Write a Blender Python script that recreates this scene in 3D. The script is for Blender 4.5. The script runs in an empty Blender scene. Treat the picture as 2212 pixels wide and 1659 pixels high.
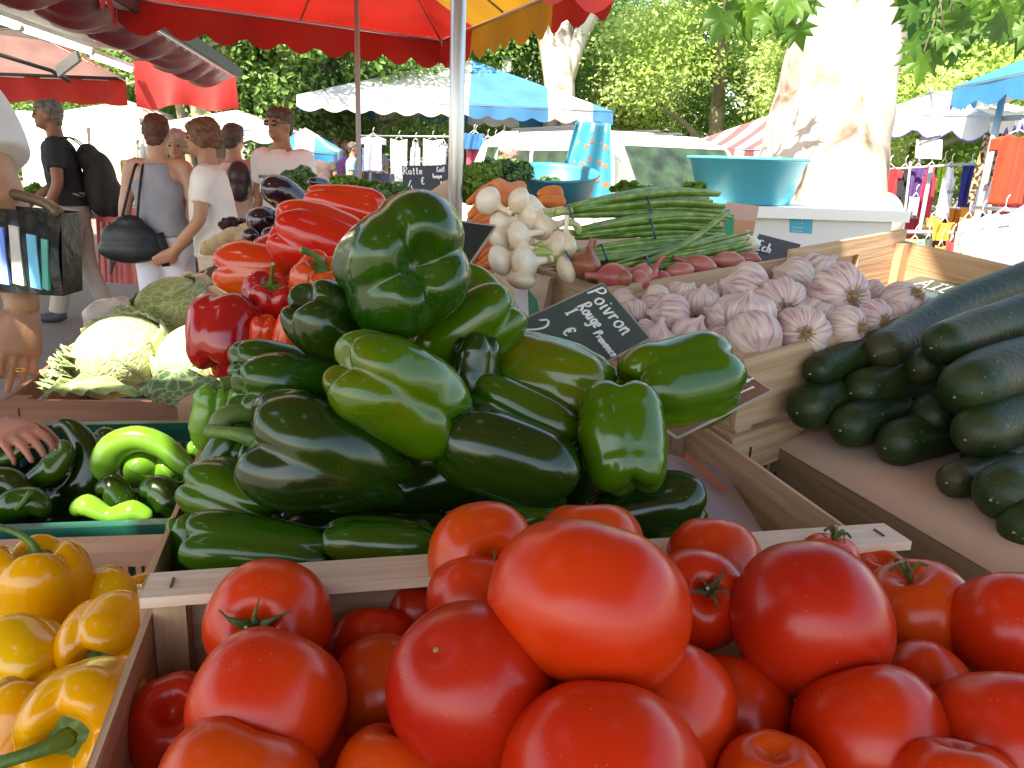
import bpy, math, random
import numpy as np
from mathutils import Vector, Matrix, Quaternion
R = math.radians
SC = bpy.context.scene
COL = SC.collection
# ------------------------------------------------------------------ camera, sky, sun, exposure
CAM_H = 1.40; PITCH = 15.0; ROLL = 2.0; FPX = 1800.0; PW = 2212.0; PH = 1659.0
cd = bpy.data.cameras.new('camera'); cam = bpy.data.objects.new('camera', cd); COL.objects.link(cam)
cd.sensor_width = 36; cd.lens = 36*FPX/PW; cd.clip_start = 0.02; cd.clip_end = 400
CM = (Matrix.Rotation(R(90-PITCH), 3, 'X') @ Matrix.Rotation(R(ROLL), 3, 'Z'))
CP = Vector((0, 0, CAM_H))
cam.matrix_world = Matrix.Translation(CP) @ CM.to_4x4()
SC.camera = cam
cd.dof.use_dof = False
SUNV = Vector((-0.36, -0.62, 1.00)).normalized()      # towards the sun
w = bpy.data.worlds.new('World'); SC.world = w; w.use_nodes = True
nt = w.node_tree; bg = nt.nodes['Background']
sk = nt.nodes.new('ShaderNodeTexSky'); sk.sky_type = 'NISHITA'; sk.sun_disc = False
sk.sun_elevation = math.asin(SUNV.z); sk.sun_rotation = math.atan2(SUNV.x, SUNV.y)
sk.air_density = 1.0; sk.dust_density = 1.5; sk.ozone_density = 1.0
nt.links.new(sk.outputs[0], bg.inputs[0]); bg.inputs[1].default_value = 0.15
sl = bpy.data.lights.new('sun', 'SUN'); sl.energy = 4.6; sl.angle = R(0.5); sl.color = (1, .95, .87)
so = bpy.data.objects.new('sun', sl); COL.objects.link(so)
so.rotation_euler = SUNV.to_track_quat('Z', 'Y').to_euler()
so.location = (0, 0, 10)
SC.view_settings.view_transform = 'Standard'; SC.view_settings.look = 'None'
SC.view_settings.exposure = 1.85; SC.view_settings.gamma = 1
SC.view_settings.use_white_balance = True; SC.view_settings.white_balance_temperature = 7600; SC.view_settings.white_balance_tint = 8   # the camera's shade balance
SC.cycles.max_bounces = 8; SC.cycles.diffuse_bounces = 4; SC.cycles.glossy_bounces = 4
SC.cycles.transmission_bounces = 6; SC.cycles.transparent_max_bounces = 8
SC.cycles.sample_clamp_indirect = 6.0; SC.cycles.caustics_reflective = False; SC.cycles.caustics_refractive = False

# ------------------------------------------------------------------ points from the photograph's rays
def V(x, y, d):
    return CP + CM @ Vector(((x-PW/2)/FPX*d, -(y-PH/2)/FPX*d, -d))
def WZ(x, y, z):
    r = CM @ Vector(((x-PW/2)/FPX, -(y-PH/2)/FPX, -1))
    return CP + r*((z-CP.z)/r.z)
def DIR(phi, tau=0):
    p, t = R(phi), R(tau)
    return (CM @ Vector((math.cos(t)*math.cos(p), math.cos(t)*math.sin(p), math.sin(t)))).normalized()
def S(px, d): return px*d/FPX
def rnd(seed): return random.Random(seed)
UP = Vector((0, 0, 1))

# ------------------------------------------------------------------ materials
MT = {}
def rampnode(nt, stops):
    r = nt.nodes.new('ShaderNodeValToRGB'); e = r.color_ramp.elements
    while len(e) < len(stops): e.new(0.5)
    for k, (p, c) in enumerate(stops):
        e[k].position = p; e[k].color = (*c, 1)
    return r
def mat(name, c, rough=.5, c2=None, scale=8, stretch=(1, 1, 1), detail=3, bump=0, bscale=None, metal=0, spec=.5,
        coat=0, sss=0, vary=0, coord='Object', emit=0, c3=None, rvar=0, lo=.35, hi=.65, sssr=(1, .3, .1), sheen=0, trans=0, dist=0, speck=None):
    if name in MT: return MT[name]
    m = bpy.data.materials.new(name); m.use_nodes = True; MT[name] = m
    nt = m.node_tree; L = nt.links; b = nt.nodes['Principled BSDF']
    b.inputs['Roughness'].default_value = rough; b.inputs['Metallic'].default_value = metal
    b.inputs['Specular IOR Level'].default_value = spec
    b.inputs['Coat Weight'].default_value = coat; b.inputs['Coat Roughness'].default_value = .12
    b.inputs['Sheen Weight'].default_value = sheen
    if sss:
        b.inputs['Subsurface Weight'].default_value = sss; b.inputs['Subsurface Scale'].default_value = .008
        b.inputs['Subsurface Radius'].default_value = sssr
    tc = nt.nodes.new('ShaderNodeTexCoord'); mp = nt.nodes.new('ShaderNodeMapping')
    L.new(tc.outputs[coord], mp.inputs[0]); mp.inputs['Scale'].default_value = stretch
    col = None
    if c2:
        n = nt.nodes.new('ShaderNodeTexNoise'); n.inputs['Scale'].default_value = scale; n.inputs['Detail'].default_value = detail
        n.inputs['Distortion'].default_value = dist
        n.noise_dimensions = '4D'
        oi = nt.nodes.new('ShaderNodeObjectInfo'); mu = nt.nodes.new('ShaderNodeMath'); mu.operation = 'MULTIPLY'; mu.inputs[1].default_value = 40
        L.new(oi.outputs['Random'], mu.inputs[0]); L.new(mu.outputs[0], n.inputs['W'])
        L.new(mp.outputs[0], n.inputs['Vector'])
        st = [(lo, c), (hi, c2)] if not c3 else [(lo, c), ((lo+hi)/2, c2), (hi, c3)]
        r = rampnode(nt, st); L.new(n.outputs['Fac'], r.inputs[0]); col = r.outputs[0]
        if rvar:
            mr = nt.nodes.new('ShaderNodeMapRange'); L.new(n.outputs['Fac'], mr.inputs[0])
            mr.inputs[3].default_value = max(rough-rvar, .02); mr.inputs[4].default_value = rough+rvar
            L.new(mr.outputs[0], b.inputs['Roughness'])
    else:
        q = nt.nodes.new('ShaderNodeRGB'); q.outputs[0].default_value = (*c, 1); col = q.outputs[0]
    if vary:
        oi = nt.nodes.new('ShaderNodeObjectInfo'); mr = nt.nodes.new('ShaderNodeMapRange'); L.new(oi.outputs['Random'], mr.inputs[0])
        mr.inputs[3].default_value = 1-vary; mr.inputs[4].default_value = 1+vary
        hs = nt.nodes.new('ShaderNodeHueSaturation'); L.new(mr.outputs[0], hs.inputs['Value']); L.new(col, hs.inputs['Color'])
        m2 = nt.nodes.new('ShaderNodeMapRange'); L.new(oi.outputs['Random'], m2.inputs[0])
        m2.inputs[3].default_value = .5+vary*.06; m2.inputs[4].default_value = .5-vary*.06; L.new(m2.outputs[0], hs.inputs['Hue'])
        col = hs.outputs[0]
    if speck:
        vo = nt.nodes.new('ShaderNodeTexVoronoi'); vo.inputs['Scale'].default_value = speck[0]; L.new(tc.outputs['Object'], vo.inputs['Vector'])
        nz = nt.nodes.new('ShaderNodeTexNoise'); nz.inputs['Scale'].default_value = speck[0]*.13; L.new(tc.outputs['Object'], nz.inputs['Vector'])
        ml = nt.nodes.new('ShaderNodeMath'); ml.operation = 'MULTIPLY'; ml.inputs[1].default_value = speck[2]; L.new(nz.outputs['Fac'], ml.inputs[0])
        lt = nt.nodes.new('ShaderNodeMath'); lt.operation = 'LESS_THAN'; L.new(vo.outputs['Distance'], lt.inputs[0]); L.new(ml.outputs[0], lt.inputs[1])
        mf = nt.nodes.new('ShaderNodeMath'); mf.operation = 'MULTIPLY'; mf.inputs[1].default_value = speck[3]; L.new(lt.outputs[0], mf.inputs[0])
        mx_ = nt.nodes.new('ShaderNodeMixRGB'); L.new(mf.outputs[0], mx_.inputs[0]); L.new(col, mx_.inputs[1]); mx_.inputs[2].default_value = (*speck[1], 1); col = mx_.outputs[0]
    L.new(col, b.inputs['Base Color'])
    if bump:
        n2 = nt.nodes.new('ShaderNodeTexNoise'); n2.inputs['Scale'].default_value = bscale or scale*3; n2.inputs['Detail'].default_value = 4
        L.new(mp.outputs[0], n2.inputs['Vector'])
        bp = nt.nodes.new('ShaderNodeBump'); bp.inputs['Strength'].default_value = min(bump, 1); bp.inputs['Distance'].default_value = .003 if bump <= 1 else .003*bump
        L.new(n2.outputs['Fac'], bp.inputs['Height']); L.new(bp.outputs[0], b.inputs['Normal'])
    if emit:
        L.new(col, b.inputs['Emission Color']); b.inputs['Emission Strength'].default_value = emit
    if trans:                                        # thin sheet that lets some light through
        t = nt.nodes.new('ShaderNodeBsdfTranslucent'); mx = nt.nodes.new('ShaderNodeMixShader'); mx.inputs[0].default_value = trans
        L.new(col, t.inputs[0]); L.new(b.outputs[0], mx.inputs[1]); L.new(t.outputs[0], mx.inputs[2])
        L.new(mx.outputs[0], nt.nodes['Material Output'].inputs[0])
    return m

# ------------------------------------------------------------------ mesh building
class MB:
    def __init__(s): s.v = []; s.f = []; s.mi = []; s.sm = []; s.uv = []; s.n = 0
    def add(s, vs, fs, mi=0, smooth=True, uvs=None):
        s.v.append(np.asarray(vs, float)); o = s.n; s.n += len(vs)
        for k, f in enumerate(fs):
            s.f.append([a+o for a in f]); s.mi.append(mi); s.sm.append(smooth)
            s.uv.append(uvs[k] if uvs else [(0, 0)]*len(f))
    def hexa(s, c, mi=0, L=None, smooth=False):      # 8 corners: 0-3 one end, 4-7 the other end (long axis 0->4)
        c = [Vector(q) for q in c]
        fs = [(0, 3, 2, 1), (4, 5, 6, 7), (0, 1, 5, 4), (1, 2, 6, 5), (2, 3, 7, 6), (3, 0, 4, 7)]
        l = (c[4]-c[0]).length; a = (c[1]-c[0]).length; b = (c[2]-c[1]).length; ou = s.n*.371 % 7
        uv = [[(ou, 0), (ou, b), (ou+a, b), (ou+a, 0)]]*2 + [[(ou, 0), (ou, x), (ou+l, x), (ou+l, 0)] for x in (a, b, a, b)]
        # flat uv order matches (i, j, j+4, i+4)
        uv = uv[:2]+[[(ou, o2), (ou, o2+x), (ou+l, o2+x), (ou+l, o2)] for x, o2 in ((a, 0), (b, a), (a, a+b), (b, 2*a+b))]
        s.add([tuple(q) for q in c], fs, mi, smooth, uv)
    def beam(s, a, b, wd, ht, up=UP, mi=0, off=0):
        a, b, up = Vector(a), Vector(b), Vector(up); d = (b-a).normalized(); sd = d.cross(up).normalized(); u = sd.cross(d).normalized()
        c = []
        for q in (a, b):
            for sx, sy in ((-1, -1), (1, -1), (1, 1), (-1, 1)):
                c.append(q+sd*(sx*wd/2)+u*(sy*ht/2))
        s.hexa(c, mi)
    def box(s, c, size, rz=0, mi=0):
        c = Vector(c); X = Vector((math.cos(rz), math.sin(rz), 0))
        s.beam(c-X*size[0]/2, c+X*size[0]/2, size[1], size[2], mi=mi)
    def grid(s, P, mi=0, cu=False, cv=False, smooth=True, flip=False):
        P = np.asarray(P, float); n, m = P.shape[:2]; fs = []; uv = []
        for i in range(n if cu else n-1):
            for j in range(m if cv else m-1):
                a, b, c, d = i*m+j, ((i+1) % n)*m+j, ((i+1) % n)*m+(j+1) % m, i*m+(j+1) % m
                fs.append((a, d, c, b) if flip else (a, b, c, d))
                u0, u1, v0, v1 = i/(n-1 or 1), (i+1)/(n-1 or 1), j/(m-1 or 1), (j+1)/(m-1 or 1)
                uv.append([(u0, v0), (u0, v1), (u1, v1), (u1, v0)] if flip else [(u0, v0), (u1, v0), (u1, v1), (u0, v1)])
        s.add(P.reshape(-1, 3), fs, mi, smooth, uv)
    def rings(s, P, mi=0, cap0=None, cap1=None, smooth=True):   # P (n rings, m around, 3), closed around, capped
        P = np.asarray(P, float); n, m = P.shape[:2]; fs = []
        for i in range(n-1):
            for j in range(m): fs.append((i*m+j, i*m+(j+1) % m, (i+1)*m+(j+1) % m, (i+1)*m+j))
        vs = list(P.reshape(-1, 3)); a = len(vs); vs.append(P[0].mean(0) if cap0 is None else cap0); vs.append(P[-1].mean(0) if cap1 is None else cap1)
        for j in range(m):
            fs.append((a, (j+1) % m, j)); fs.append((a+1, (n-1)*m+j, (n-1)*m+(j+1) % m))
        s.add(vs, fs, mi, smooth)
    def tube(s, pts, rad, seg=8, mi=0, flat=1.0, side=None, smooth=True):
        pts = [Vector(p) for p in pts]; n = len(pts)
        if not hasattr(rad, '__len__'): rad = [rad]*n
        T = [(pts[min(i+1, n-1)]-pts[max(i-1, 0)]).normalized() for i in range(n)]
        N = Vector(side) if side is not None else T[0].orthogonal()
        P = []
        for i in range(n):
            N = (N-T[i]*N.dot(T[i])); N = N.normalized() if N.length > 1e-6 else T[i].orthogonal().normalized()
            B = T[i].cross(N); r = rad[i]; rx, ry = (r if hasattr(r, '__len__') else (r, r*flat))
            P.append([tuple(pts[i]+N*(rx*math.cos(2*math.pi*k/seg))+B*(ry*math.sin(2*math.pi*k/seg))) for k in range(seg)])
        s.rings(P, mi, smooth=smooth)
    def ball(s, c, r, mi=0, seg=16, rg=10, axes=None):
        c = np.array(c); r = np.array(r if hasattr(r, '__len__') else (r, r, r), float); A = np.eye(3) if axes is None else np.array(axes)
        P = []
        for i in range(1, rg):
            t = math.pi*i/rg
            P.append([c+A @ (r*np.array((math.sin(t)*math.cos(2*math.pi*k/seg), math.sin(t)*math.sin(2*math.pi*k/seg), -math.cos(t)))) for k in range(seg)])
        s.rings(P, mi, c+A @ (r*np.array((0, 0, -1))), c+A @ (r*np.array((0, 0, 1))))
    def build(s, name, mats, parent=None, origin=None, smooth=None, M=None):
        if not isinstance(mats, (list, tuple)): mats = [mats]
        vs = np.concatenate(s.v) if s.v else np.zeros((0, 3))
        if parent is not None and origin is None: origin = ORG.get(parent.name, Vector((0, 0, 0)))
        if origin is None: origin = Vector(vs.mean(0)); 
        if M is None: vs = vs-np.array(origin)
        me = bpy.data.meshes.new(name); me.from_pydata(vs.tolist(), [], s.f)
        for m in mats: me.materials.append(m)
        me.polygons.foreach_set('material_index', s.mi)
        me.polygons.foreach_set('use_smooth', s.sm if smooth is None else [smooth]*len(s.f))
        ul = me.uv_layers.new(name='UVMap'); ul.data.foreach_set('uv', [c for f in s.uv for q in f for c in q])
        me.update()
        o = bpy.data.objects.new(name, me); COL.objects.link(o)
        if parent is not None: o.parent = parent
        if M is not None: o.matrix_local = M if parent is None else M
        elif parent is None: o.location = origin
        ORG[o.name] = Vector(origin)
        return o
ORG = {}
def tag(o, label=None, cat=None, group=None, kind=None):
    if label: o['label'] = label
    if cat: o['category'] = cat
    if group: o['group'] = group
    if kind: o['kind'] = kind
    return o
def thing(name, label, cat, loc, group=None):
    o = bpy.data.objects.new(name, None); COL.objects.link(o); o.location = loc; o.empty_display_size = .05
    ORG[o.name] = Vector(loc); return tag(o, label, cat, group)
def structure(o): o['kind'] = 'structure'; return o
def spl(pts, n=24):                                   # smooth curve through points
    pts = [Vector(p) for p in pts]; out = []
    q = [pts[0]*2-pts[1]]+pts+[pts[-1]*2-pts[-2]]; k = len(pts)-1
    for i in range(n+1):
        u = i/n*k; a = min(int(u), k-1); t = u-a; p0, p1, p2, p3 = q[a:a+4]
        out.append(.5*((2*p1)+(p2-p0)*t+(2*p0-5*p1+4*p2-p3)*t*t+(3*p1-p0-3*p2+p3)*t**3))
    return out
def lerp_list(vals, n):
    return [float(np.interp(i/n*(len(vals)-1), range(len(vals)), vals)) for i in range(n+1)]
def frame_to(dirv, spin=0, ref=None):                # matrix whose +Z is dirv
    z = Vector(dirv).normalized(); q = z.to_track_quat('Z', 'Y')
    return (q @ Quaternion((0, 0, 1), spin)).to_matrix()
# ------------------------------------------------------------------ produce shapes
def wob(seed, amp=1.0, k=3):
    r = rnd(seed); T = [(Vector((r.gauss(0, 1), r.gauss(0, 1), r.gauss(0, 1))), r.uniform(0, 6.28)) for _ in range(k)]
    def f(p, sc): return amp*sum(math.sin(t.dot(p)*sc+ph) for t, ph in T)/k
    return f
def lobed(L, W, n, seed, e=.54, groove=.25, dim0=.16, dim1=.22, taper=0, bend=0, wave=.085, nu=56, nv=40, asym=.17, pinch=0):
    """axis z: -L/2 blossom end ... +L/2 stem end"""
    r = rnd(seed); ph = r.uniform(0, 6.28); sh = [1+r.uniform(-asym, asym) for _ in range(n)]; f = wob(seed, 1)
    P = []
    for i in range(1, nv):
        a = -math.pi/2+math.pi*i/nv; s_, c_ = math.sin(a), math.cos(a)
        z = L/2*math.copysign(abs(s_)**e, s_); rr = c_**e; t = z/L+.5; row = []
        for k in range(nu):
            th = 2*math.pi*k/nu; x = ((th+ph) % (2*math.pi))/(2*math.pi)*n; li = int(x) % n; u = x-int(x)
            g = math.sin(math.pi*u)**.55; lob = sh[li]*(1-u)*1+sh[(li+1) % n]*u if False else sh[li]*g+(1-g)*.5*(sh[li]+sh[(li-1 if u < .5 else li+1) % n])
            tp = 1-taper*(1-t)
            end = abs(2*t-1)**3
            gd = groove*(.55+1.1*end)
            rad = W/2*rr*tp*(1-gd+gd*g)*lob*(1-pinch*math.exp(-((t-.45)/.15)**2))
            rad *= 1+wave*f(Vector((math.cos(th), math.sin(th), t*2.2)), 1.7)+wave*.3*f(Vector((math.sin(th)*1.5, math.cos(th)*1.5, t*5)), 2.4)
            zz = z
            edge = math.exp(-((rr-.60)/.36)**2)*end
            zz += math.copysign(1, s_)*W*.13*edge*(g*sh[li]-.35)
            q = rr/.36
            dd = dim1 if s_ > 0 else dim0
            zz -= math.copysign(1, s_)*W*dd*math.exp(-q*q)*(1.15-.3*g)
            row.append((rad*math.cos(th)+bend*W*(t-.5)**2*2, rad*math.sin(th), zz))
        P.append(row)
    c0 = np.array((bend*W*.5, 0, -L/2+W*dim0*.97)); c1 = np.array((bend*W*.5, 0, L/2-W*dim1*.97))
    return P, c0, c1
def place_M(pos, dirv, spin=0):
    return Matrix.Translation(pos) @ frame_to(dirv, spin).to_4x4()
STEM = mat('pepper_stem', (.12, .21, .03), .5, (.05, .12, .02), scale=60, stretch=(1, 1, .3), bump=.5)
STEMD = mat('pepper_stem_dark', (.03, .10, .02), .5, (.015, .055, .01), scale=60, bump=.5)
CUT = mat('stem_cut_end', (.42, .36, .2), .8)
def stem_mesh(base, L, r, bend, seed, cal=None, mats=(STEM, CUT), up=1):
    """curved stem rising along z from base, with calyx"""
    rr = rnd(seed); a = rr.uniform(0, 6.28) if bend[1] is None else bend[1]; b = bend[0]
    pts = [Vector((base[0]+math.cos(a)*b*L*(t**1.8), base[1]+math.sin(a)*b*L*(t**1.8), base[2]+L*(t-.38*abs(b)*t*t))) for t in (0, .2, .4, .6, .8, 1)]
    pts = spl(pts, 12); rad = [r*(1.35-.6*math.sin(min(t, .75)*2.1)+(.45*max(0, t-.6))) for t in np.linspace(0, 1, 13)]
    mb = MB(); mb.tube(pts, rad, 10)
    T = (pts[-1]-pts[-2]).normalized(); mb.tube([pts[-1], pts[-1]+T*r*.12], [rad[-1]*.9, rad[-1]*.8], 10, 1)
    if cal:
        n = 36; P = []
        for i, q in enumerate((.25, .6, .85, 1.0, .97)):
            row = []
            for k in range(n):
                th = 2*math.pi*k/n; R_ = cal*q*(1+.16*math.cos(6*th+seed)*(q > .7)+.05*math.sin(11*th+seed))
                zz = base[2]+(.35*cal*(1-q)**1.2-.05*cal if i < 4 else -.16*cal)+.06*cal*math.cos(6*th+seed)*q
                row.append((base[0]+R_*math.cos(th), base[1]+R_*math.sin(th), zz))
            P.append(row)
        mb.rings(P[::-1], 0)
    return mb, mats
def pepper(x, y, d, lpx, wpx, phi, tau, m, label, n=None, seed=0, stem=None, group=None, name='bell_pepper', **kw):
    """stem = (length px, bend amount, bend angle or None, radius px)"""
    r = rnd(seed+77); L, W = S(lpx, d), S(wpx, d); n = n or r.choice((3, 4))
    P, c0, c1 = lobed(L, W, n, seed, **kw)
    mb = MB(); mb.rings(P, 0, c0, c1)
    Mx_ = place_M(V(x, y, d), DIR(phi, tau), r.uniform(0, 6.28)); o = mb.build(name, m, M=Mx_)
    tag(o, label, 'bell pepper', group)
    if stem:
        lv = Mx_.to_3x3().inverted() @ DIR(stem[2], 0) if stem[2] is not None and abs(stem[2]) > 7 else None
        BA = math.atan2(lv.y, lv.x) if lv is not None else stem[2]
        dp = W*kw.get('dim1', .22); st, ms = stem_mesh((c1[0], c1[1], c1[2]+dp*.62), S(stem[0], d)+dp*.5, S(stem[3] if len(stem) > 3 else 8, d), (stem[1], BA), seed, cal=W*.19)
        so_ = st.build('stem', list(ms), parent=o, origin=Vector((0, 0, 0)))
    return o
PEP = {}
SEPAL = mat('tomato_sepal', (.10, .14, .03), .6, (.05, .08, .02), scale=90, bump=.4)
def tomato(x, y, d, wpx, hpx, phi, tau, m, label, seed=0, cal=0, dry=False, ribs=None, scar=False, curl=1.0, **kw):
    W = S(wpx, d); H = max(min(S(hpx, d), W*1.02), W*.74); r = rnd(seed+5)
    nl = ribs or r.choice((5, 6, 7))
    P = []; f = wob(seed+9); nu, nv = 60, 40; ph = r.uniform(0, 6.28)
    g0 = kw.get('groove', .05)
    for i in range(1, nv):
        a = -math.pi/2+math.pi*i/nv; s_, c_ = math.sin(a), math.cos(a); rr = c_**.86; z = H/2*math.copysign(abs(s_)**.9, s_); t = z/H+.5; row = []
        for k in range(nu):
            th = 2*math.pi*k/nu; g = abs(math.cos(nl*(th+ph)/2))
            gd = g0*(max(0, t-.25)/.75)**1.5+.01
            rad = W/2*rr*(1-gd*(1-g))*(1+.028*f(Vector((math.cos(th), math.sin(th), t*2)), 1.5))
            zz = z-(W*kw.get('dim', .13)*math.exp(-(rr/.30)**2) if s_ > 0 else 0)+(W*.022*math.exp(-(rr/.18)**2) if s_ < 0 else 0)
            zz += W*.02*f(Vector((math.cos(th), math.sin(th), 0)), 1.2)
            row.append((rad*math.cos(th), rad*math.sin(th), zz))
        P.append(row)
    c1 = np.array((0, 0, H/2-W*kw.get('dim', .13))); c0 = np.array((0, 0, -H/2+W*.02))
    mb = MB(); mb.rings(P, 0, c0, c1)
    o = mb.build('tomato', m, M=place_M(V(x, y, d), DIR(phi, tau), r.uniform(0, 6.28)))
    tag(o, label, 'tomato', 'tomatoes in the wooden crate')
    if cal:
        cm = mat('sepal_dry', (.13, .11, .05), .8, (.06, .05, .02), scale=120, bump=.5) if dry else SEPAL
        s = MB(); b = Vector(c1)
        for k in range(5):
            a = 2*math.pi*(k+r.uniform(-.2, .2))/5; ln = S(cal, d)*r.uniform(.75, 1.25); lift = r.uniform(.02, .35)*curl
            dr = Vector((math.cos(a), math.sin(a), 0)); z1 = H/2-b.z
            pts = spl([b+UP*.001, b+dr*ln*.3+UP*(z1*.8+.003), b+dr*ln*.65+UP*(z1+.004+lift*ln*.3), b+dr*ln+UP*(z1+lift*ln*r.choice((-.4, 1, .6)))], 12)
            s.tube(pts, [(ln*.14*w_, .0012) for w_ in lerp_list((.9, 1.2, .8, .45, .2, .08), 12)], 6, side=dr.cross(UP))
        s.tube(spl([b, b+Vector((.001, .001, .004)), b+Vector((.003, -.001, .010+z1*.6))], 6), S(5, d)*.9, 8)
        s.tube([b+Vector((.003, -.001, .010+z1*.6)), b+Vector((.0031, -.001, .0108+z1*.6))], S(4, d)*.8, 8, 1)
        s.build('calyx', [cm, CUT], parent=o, origin=Vector((0, 0, 0)))
    if scar:
        s = MB(); zb = -H/2+W*.03
        for k in range(5):
            a = 2*math.pi*k/5+r.uniform(0, .5); ln = S(9, d)*r.uniform(.6, 1.2)
            s.tube([(0, 0, zb-W*.012), (math.cos(a)*ln, math.sin(a)*ln, zb-W*.009)], [.0009, .0003], 5)
        s.ball((0, 0, zb-W*.01), (.0018, .0018, .001), seg=8, rg=5)
        s.build('blossom_scar', mat('scar', (.30, .20, .08), .9), parent=o, origin=Vector((0, 0, 0)))
    return o
def rod_fruit(name, pts3, radii, m, label, cat, group, seg=24, nz=28, seed=0, rough=.03, flat=1, dimple=False):
    """tube-shaped fruit along world points with rounded ends"""
    pts = spl(pts3, nz); k = len(pts); rads = lerp_list(radii, nz); f = wob(seed)
    L = sum((pts[i+1]-pts[i]).length for i in range(nz)); acc = 0; out = []
    T0 = (pts[1]-pts[0]).normalized(); N = T0.orthogonal().normalized(); P = []
    tot = [0]
    for i in range(nz): tot.append(tot[-1]+(pts[i+1]-pts[i]).length)
    for i in range(k):
        T = (pts[min(i+1, k-1)]-pts[max(i-1, 0)]).normalized(); N = (N-T*N.dot(T)).normalized(); B = T.cross(N); r = rads[i]
        for e, s in ((tot[i], rads[0]), (L-tot[i], rads[-1])):
            s = s*1.0
            if e < s: r = min(r, rads[i]*math.sqrt(max(1-(1-e/s)**2, .02)))
        P.append([tuple(pts[i]+(N*math.cos(a)+B*math.sin(a)*flat)*(r*(1+rough*f(Vector((math.cos(a), math.sin(a), tot[i]/max(rads)*.5)), 1.8)))) for a in [2*math.pi*j/seg for j in range(seg)]])
    c = sum(pts, Vector((0, 0, 0)))/k
    mb = MB(); mb.rings(P, 0)
    o = mb.build(name, m, origin=c); tag(o, label, cat, group)
    return o, pts
# ------------------------------------------------------------------ crates
def woodmat(name, a, b, rough=.7):
    return mat(name, a, rough, b, scale=1.0, stretch=(5, 110, 110), coord='UV', detail=8, bump=.35, bscale=1.6, lo=.3, hi=.7, vary=.08, dist=.4)
WOOD = woodmat('poplar_wood', (.66, .46, .30), (.44, .26, .14))
WOODD = woodmat('aged_wood', (.30, .17, .09), (.20, .11, .06))
WOODP = woodmat('pale_wood', (.80, .66, .52), (.70, .53, .39))
PAPER = mat('pinkish_paper', (.66, .47, .36), .8, (.58, .40, .30), scale=5, bump=.3, bscale=30)
STAPLE = mat('staple_wire', (.10, .06, .05), .5, metal=.6)
def crate(name, label, A, B, C, D, h, slats=((0, 1),), m=WOOD, post=.022, th=.006, down=None, walls='ABCD', floor=True, group=None, toprail=None, posth=0, cat='crate', staples=True, pm=None, flm=None):
    """rim corners A,B,C,D counter-clockwise seen from above; slats = (lo, hi) spans of the wall height, 0 = rim"""
    A, B, C, D = map(Vector, (A, B, C, D)); n = (B-A).cross(D-A).normalized(); down = Vector(down).normalized() if down else -n
    ctr = (A+B+C+D)/4+down*h; t = thing(name, label, cat, ctr, group)
    sides = {'A': (A, B), 'B': (B, C), 'C': (C, D), 'D': (D, A)}
    for kx, (p, q) in sides.items():
        if kx not in walls: continue
        mb = MB(); dn = down; along = (q-p).normalized(); out = along.cross(-down).normalized()
        for lo, hi in slats:
            mid = (lo+hi)/2*h; a = p+dn*mid+out*(th/2); b = q+dn*mid+out*(th/2)
            if kx in 'AC': a -= along*th*1.5; b += along*th*1.5
            else: a += along*.001; b -= along*.001
            mb.beam(a, b, th, (hi-lo)*h, up=-dn)
        mb.build('side_panel', m, parent=t)
        if staples:
            for (lo, hi) in slats:
                for u in (.035, .965):
                    c = p.lerp(q, u)+dn*((lo+hi)/2*h)+out*(th+.0012); sb = MB()
                    sb.beam(c-dn*.007, c+dn*.007, .0019, .0016, up=out); sb.build('staple', STAPLE, parent=t)
    cc = (A+B+C+D)/4
    for p, q, r in ((A, B, D), (B, C, A), (C, D, B), (D, A, C)):
        e1 = (q-p).normalized(); e2 = (r-p).normalized(); c = p+e1*(post/2+.0008)+e2*(post/2+.0008)
        mb = MB(); mb.beam(c+down*(h-.001), c-down*(posth-.0012), post, post, up=e1); mb.build('corner_post', pm or m, parent=t)
    if floor:
        mb = MB(); k = 5
        for i in range(k):
            a = A.lerp(D, (i+.5)/k)+down*(h-.008); b = B.lerp(C, (i+.5)/k)+down*(h-.008); mb.beam(a, b, (D-A).length/k*.9, .004, up=-down)
        mb.build('floor_panel', flm or m, parent=t)
    if toprail:
        for kx, wd, thk in toprail:
            p, q = sides[kx]; along = (q-p).normalized(); out = along.cross(-down).normalized(); mb = MB()
            a = p-out*(wd/2-th)-down*(thk/2+.0015+posth)+along*-.004; b = q-out*(wd/2-th)-down*(thk/2+.0015+posth)+along*.004
            mb.beam(a, b, wd, thk, up=-down); mb.build('top_rail', WOODP, parent=t)
            for u in (.03, .34, .66, .97):
                c = a.lerp(b, u)-down*(thk/2+.0008); sb = MB(); sb.beam(c-out*.006, c+out*.006, .0014, .0012, up=-down)
                sb.build('staple', STAPLE, parent=t)
    return t
# ------------------------------------------------------------------ foreground crates
BL = WZ(338, 1268, 1.12); BR = WZ(1903, 1156, 1.12); E1 = (BR-BL).normalized(); E2 = Vector((-E1.y, E1.x, 0))
TAP = mat('tabletop_board', (.16, .11, .08), .8, (.10, .07, .05), scale=6, bump=.3)
crate('tomato_crate', 'pale wooden crate heaped with red tomatoes at the front of the stall', BL-E2*.40, BR-E2*.40, BR, BL, .135,
      slats=((.06, .92),), m=WOOD, post=.020, th=.004, toprail=(('C', .034, .007),), group='wooden produce crates', posth=.0)
g0 = BL+E2*.030-E1*.012; g1 = BR+E2*.03+E1*.0
crate('pepper_crate', 'wooden crate holding the mound of green peppers behind the tomatoes', g0-UP*.015, g1-UP*.015, g1+E2*.36-UP*.015, g0+E2*.36-UP*.015, .12,
      slats=((.0, .9),), m=WOOD, post=.016, th=.004, group='wooden produce crates')
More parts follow.
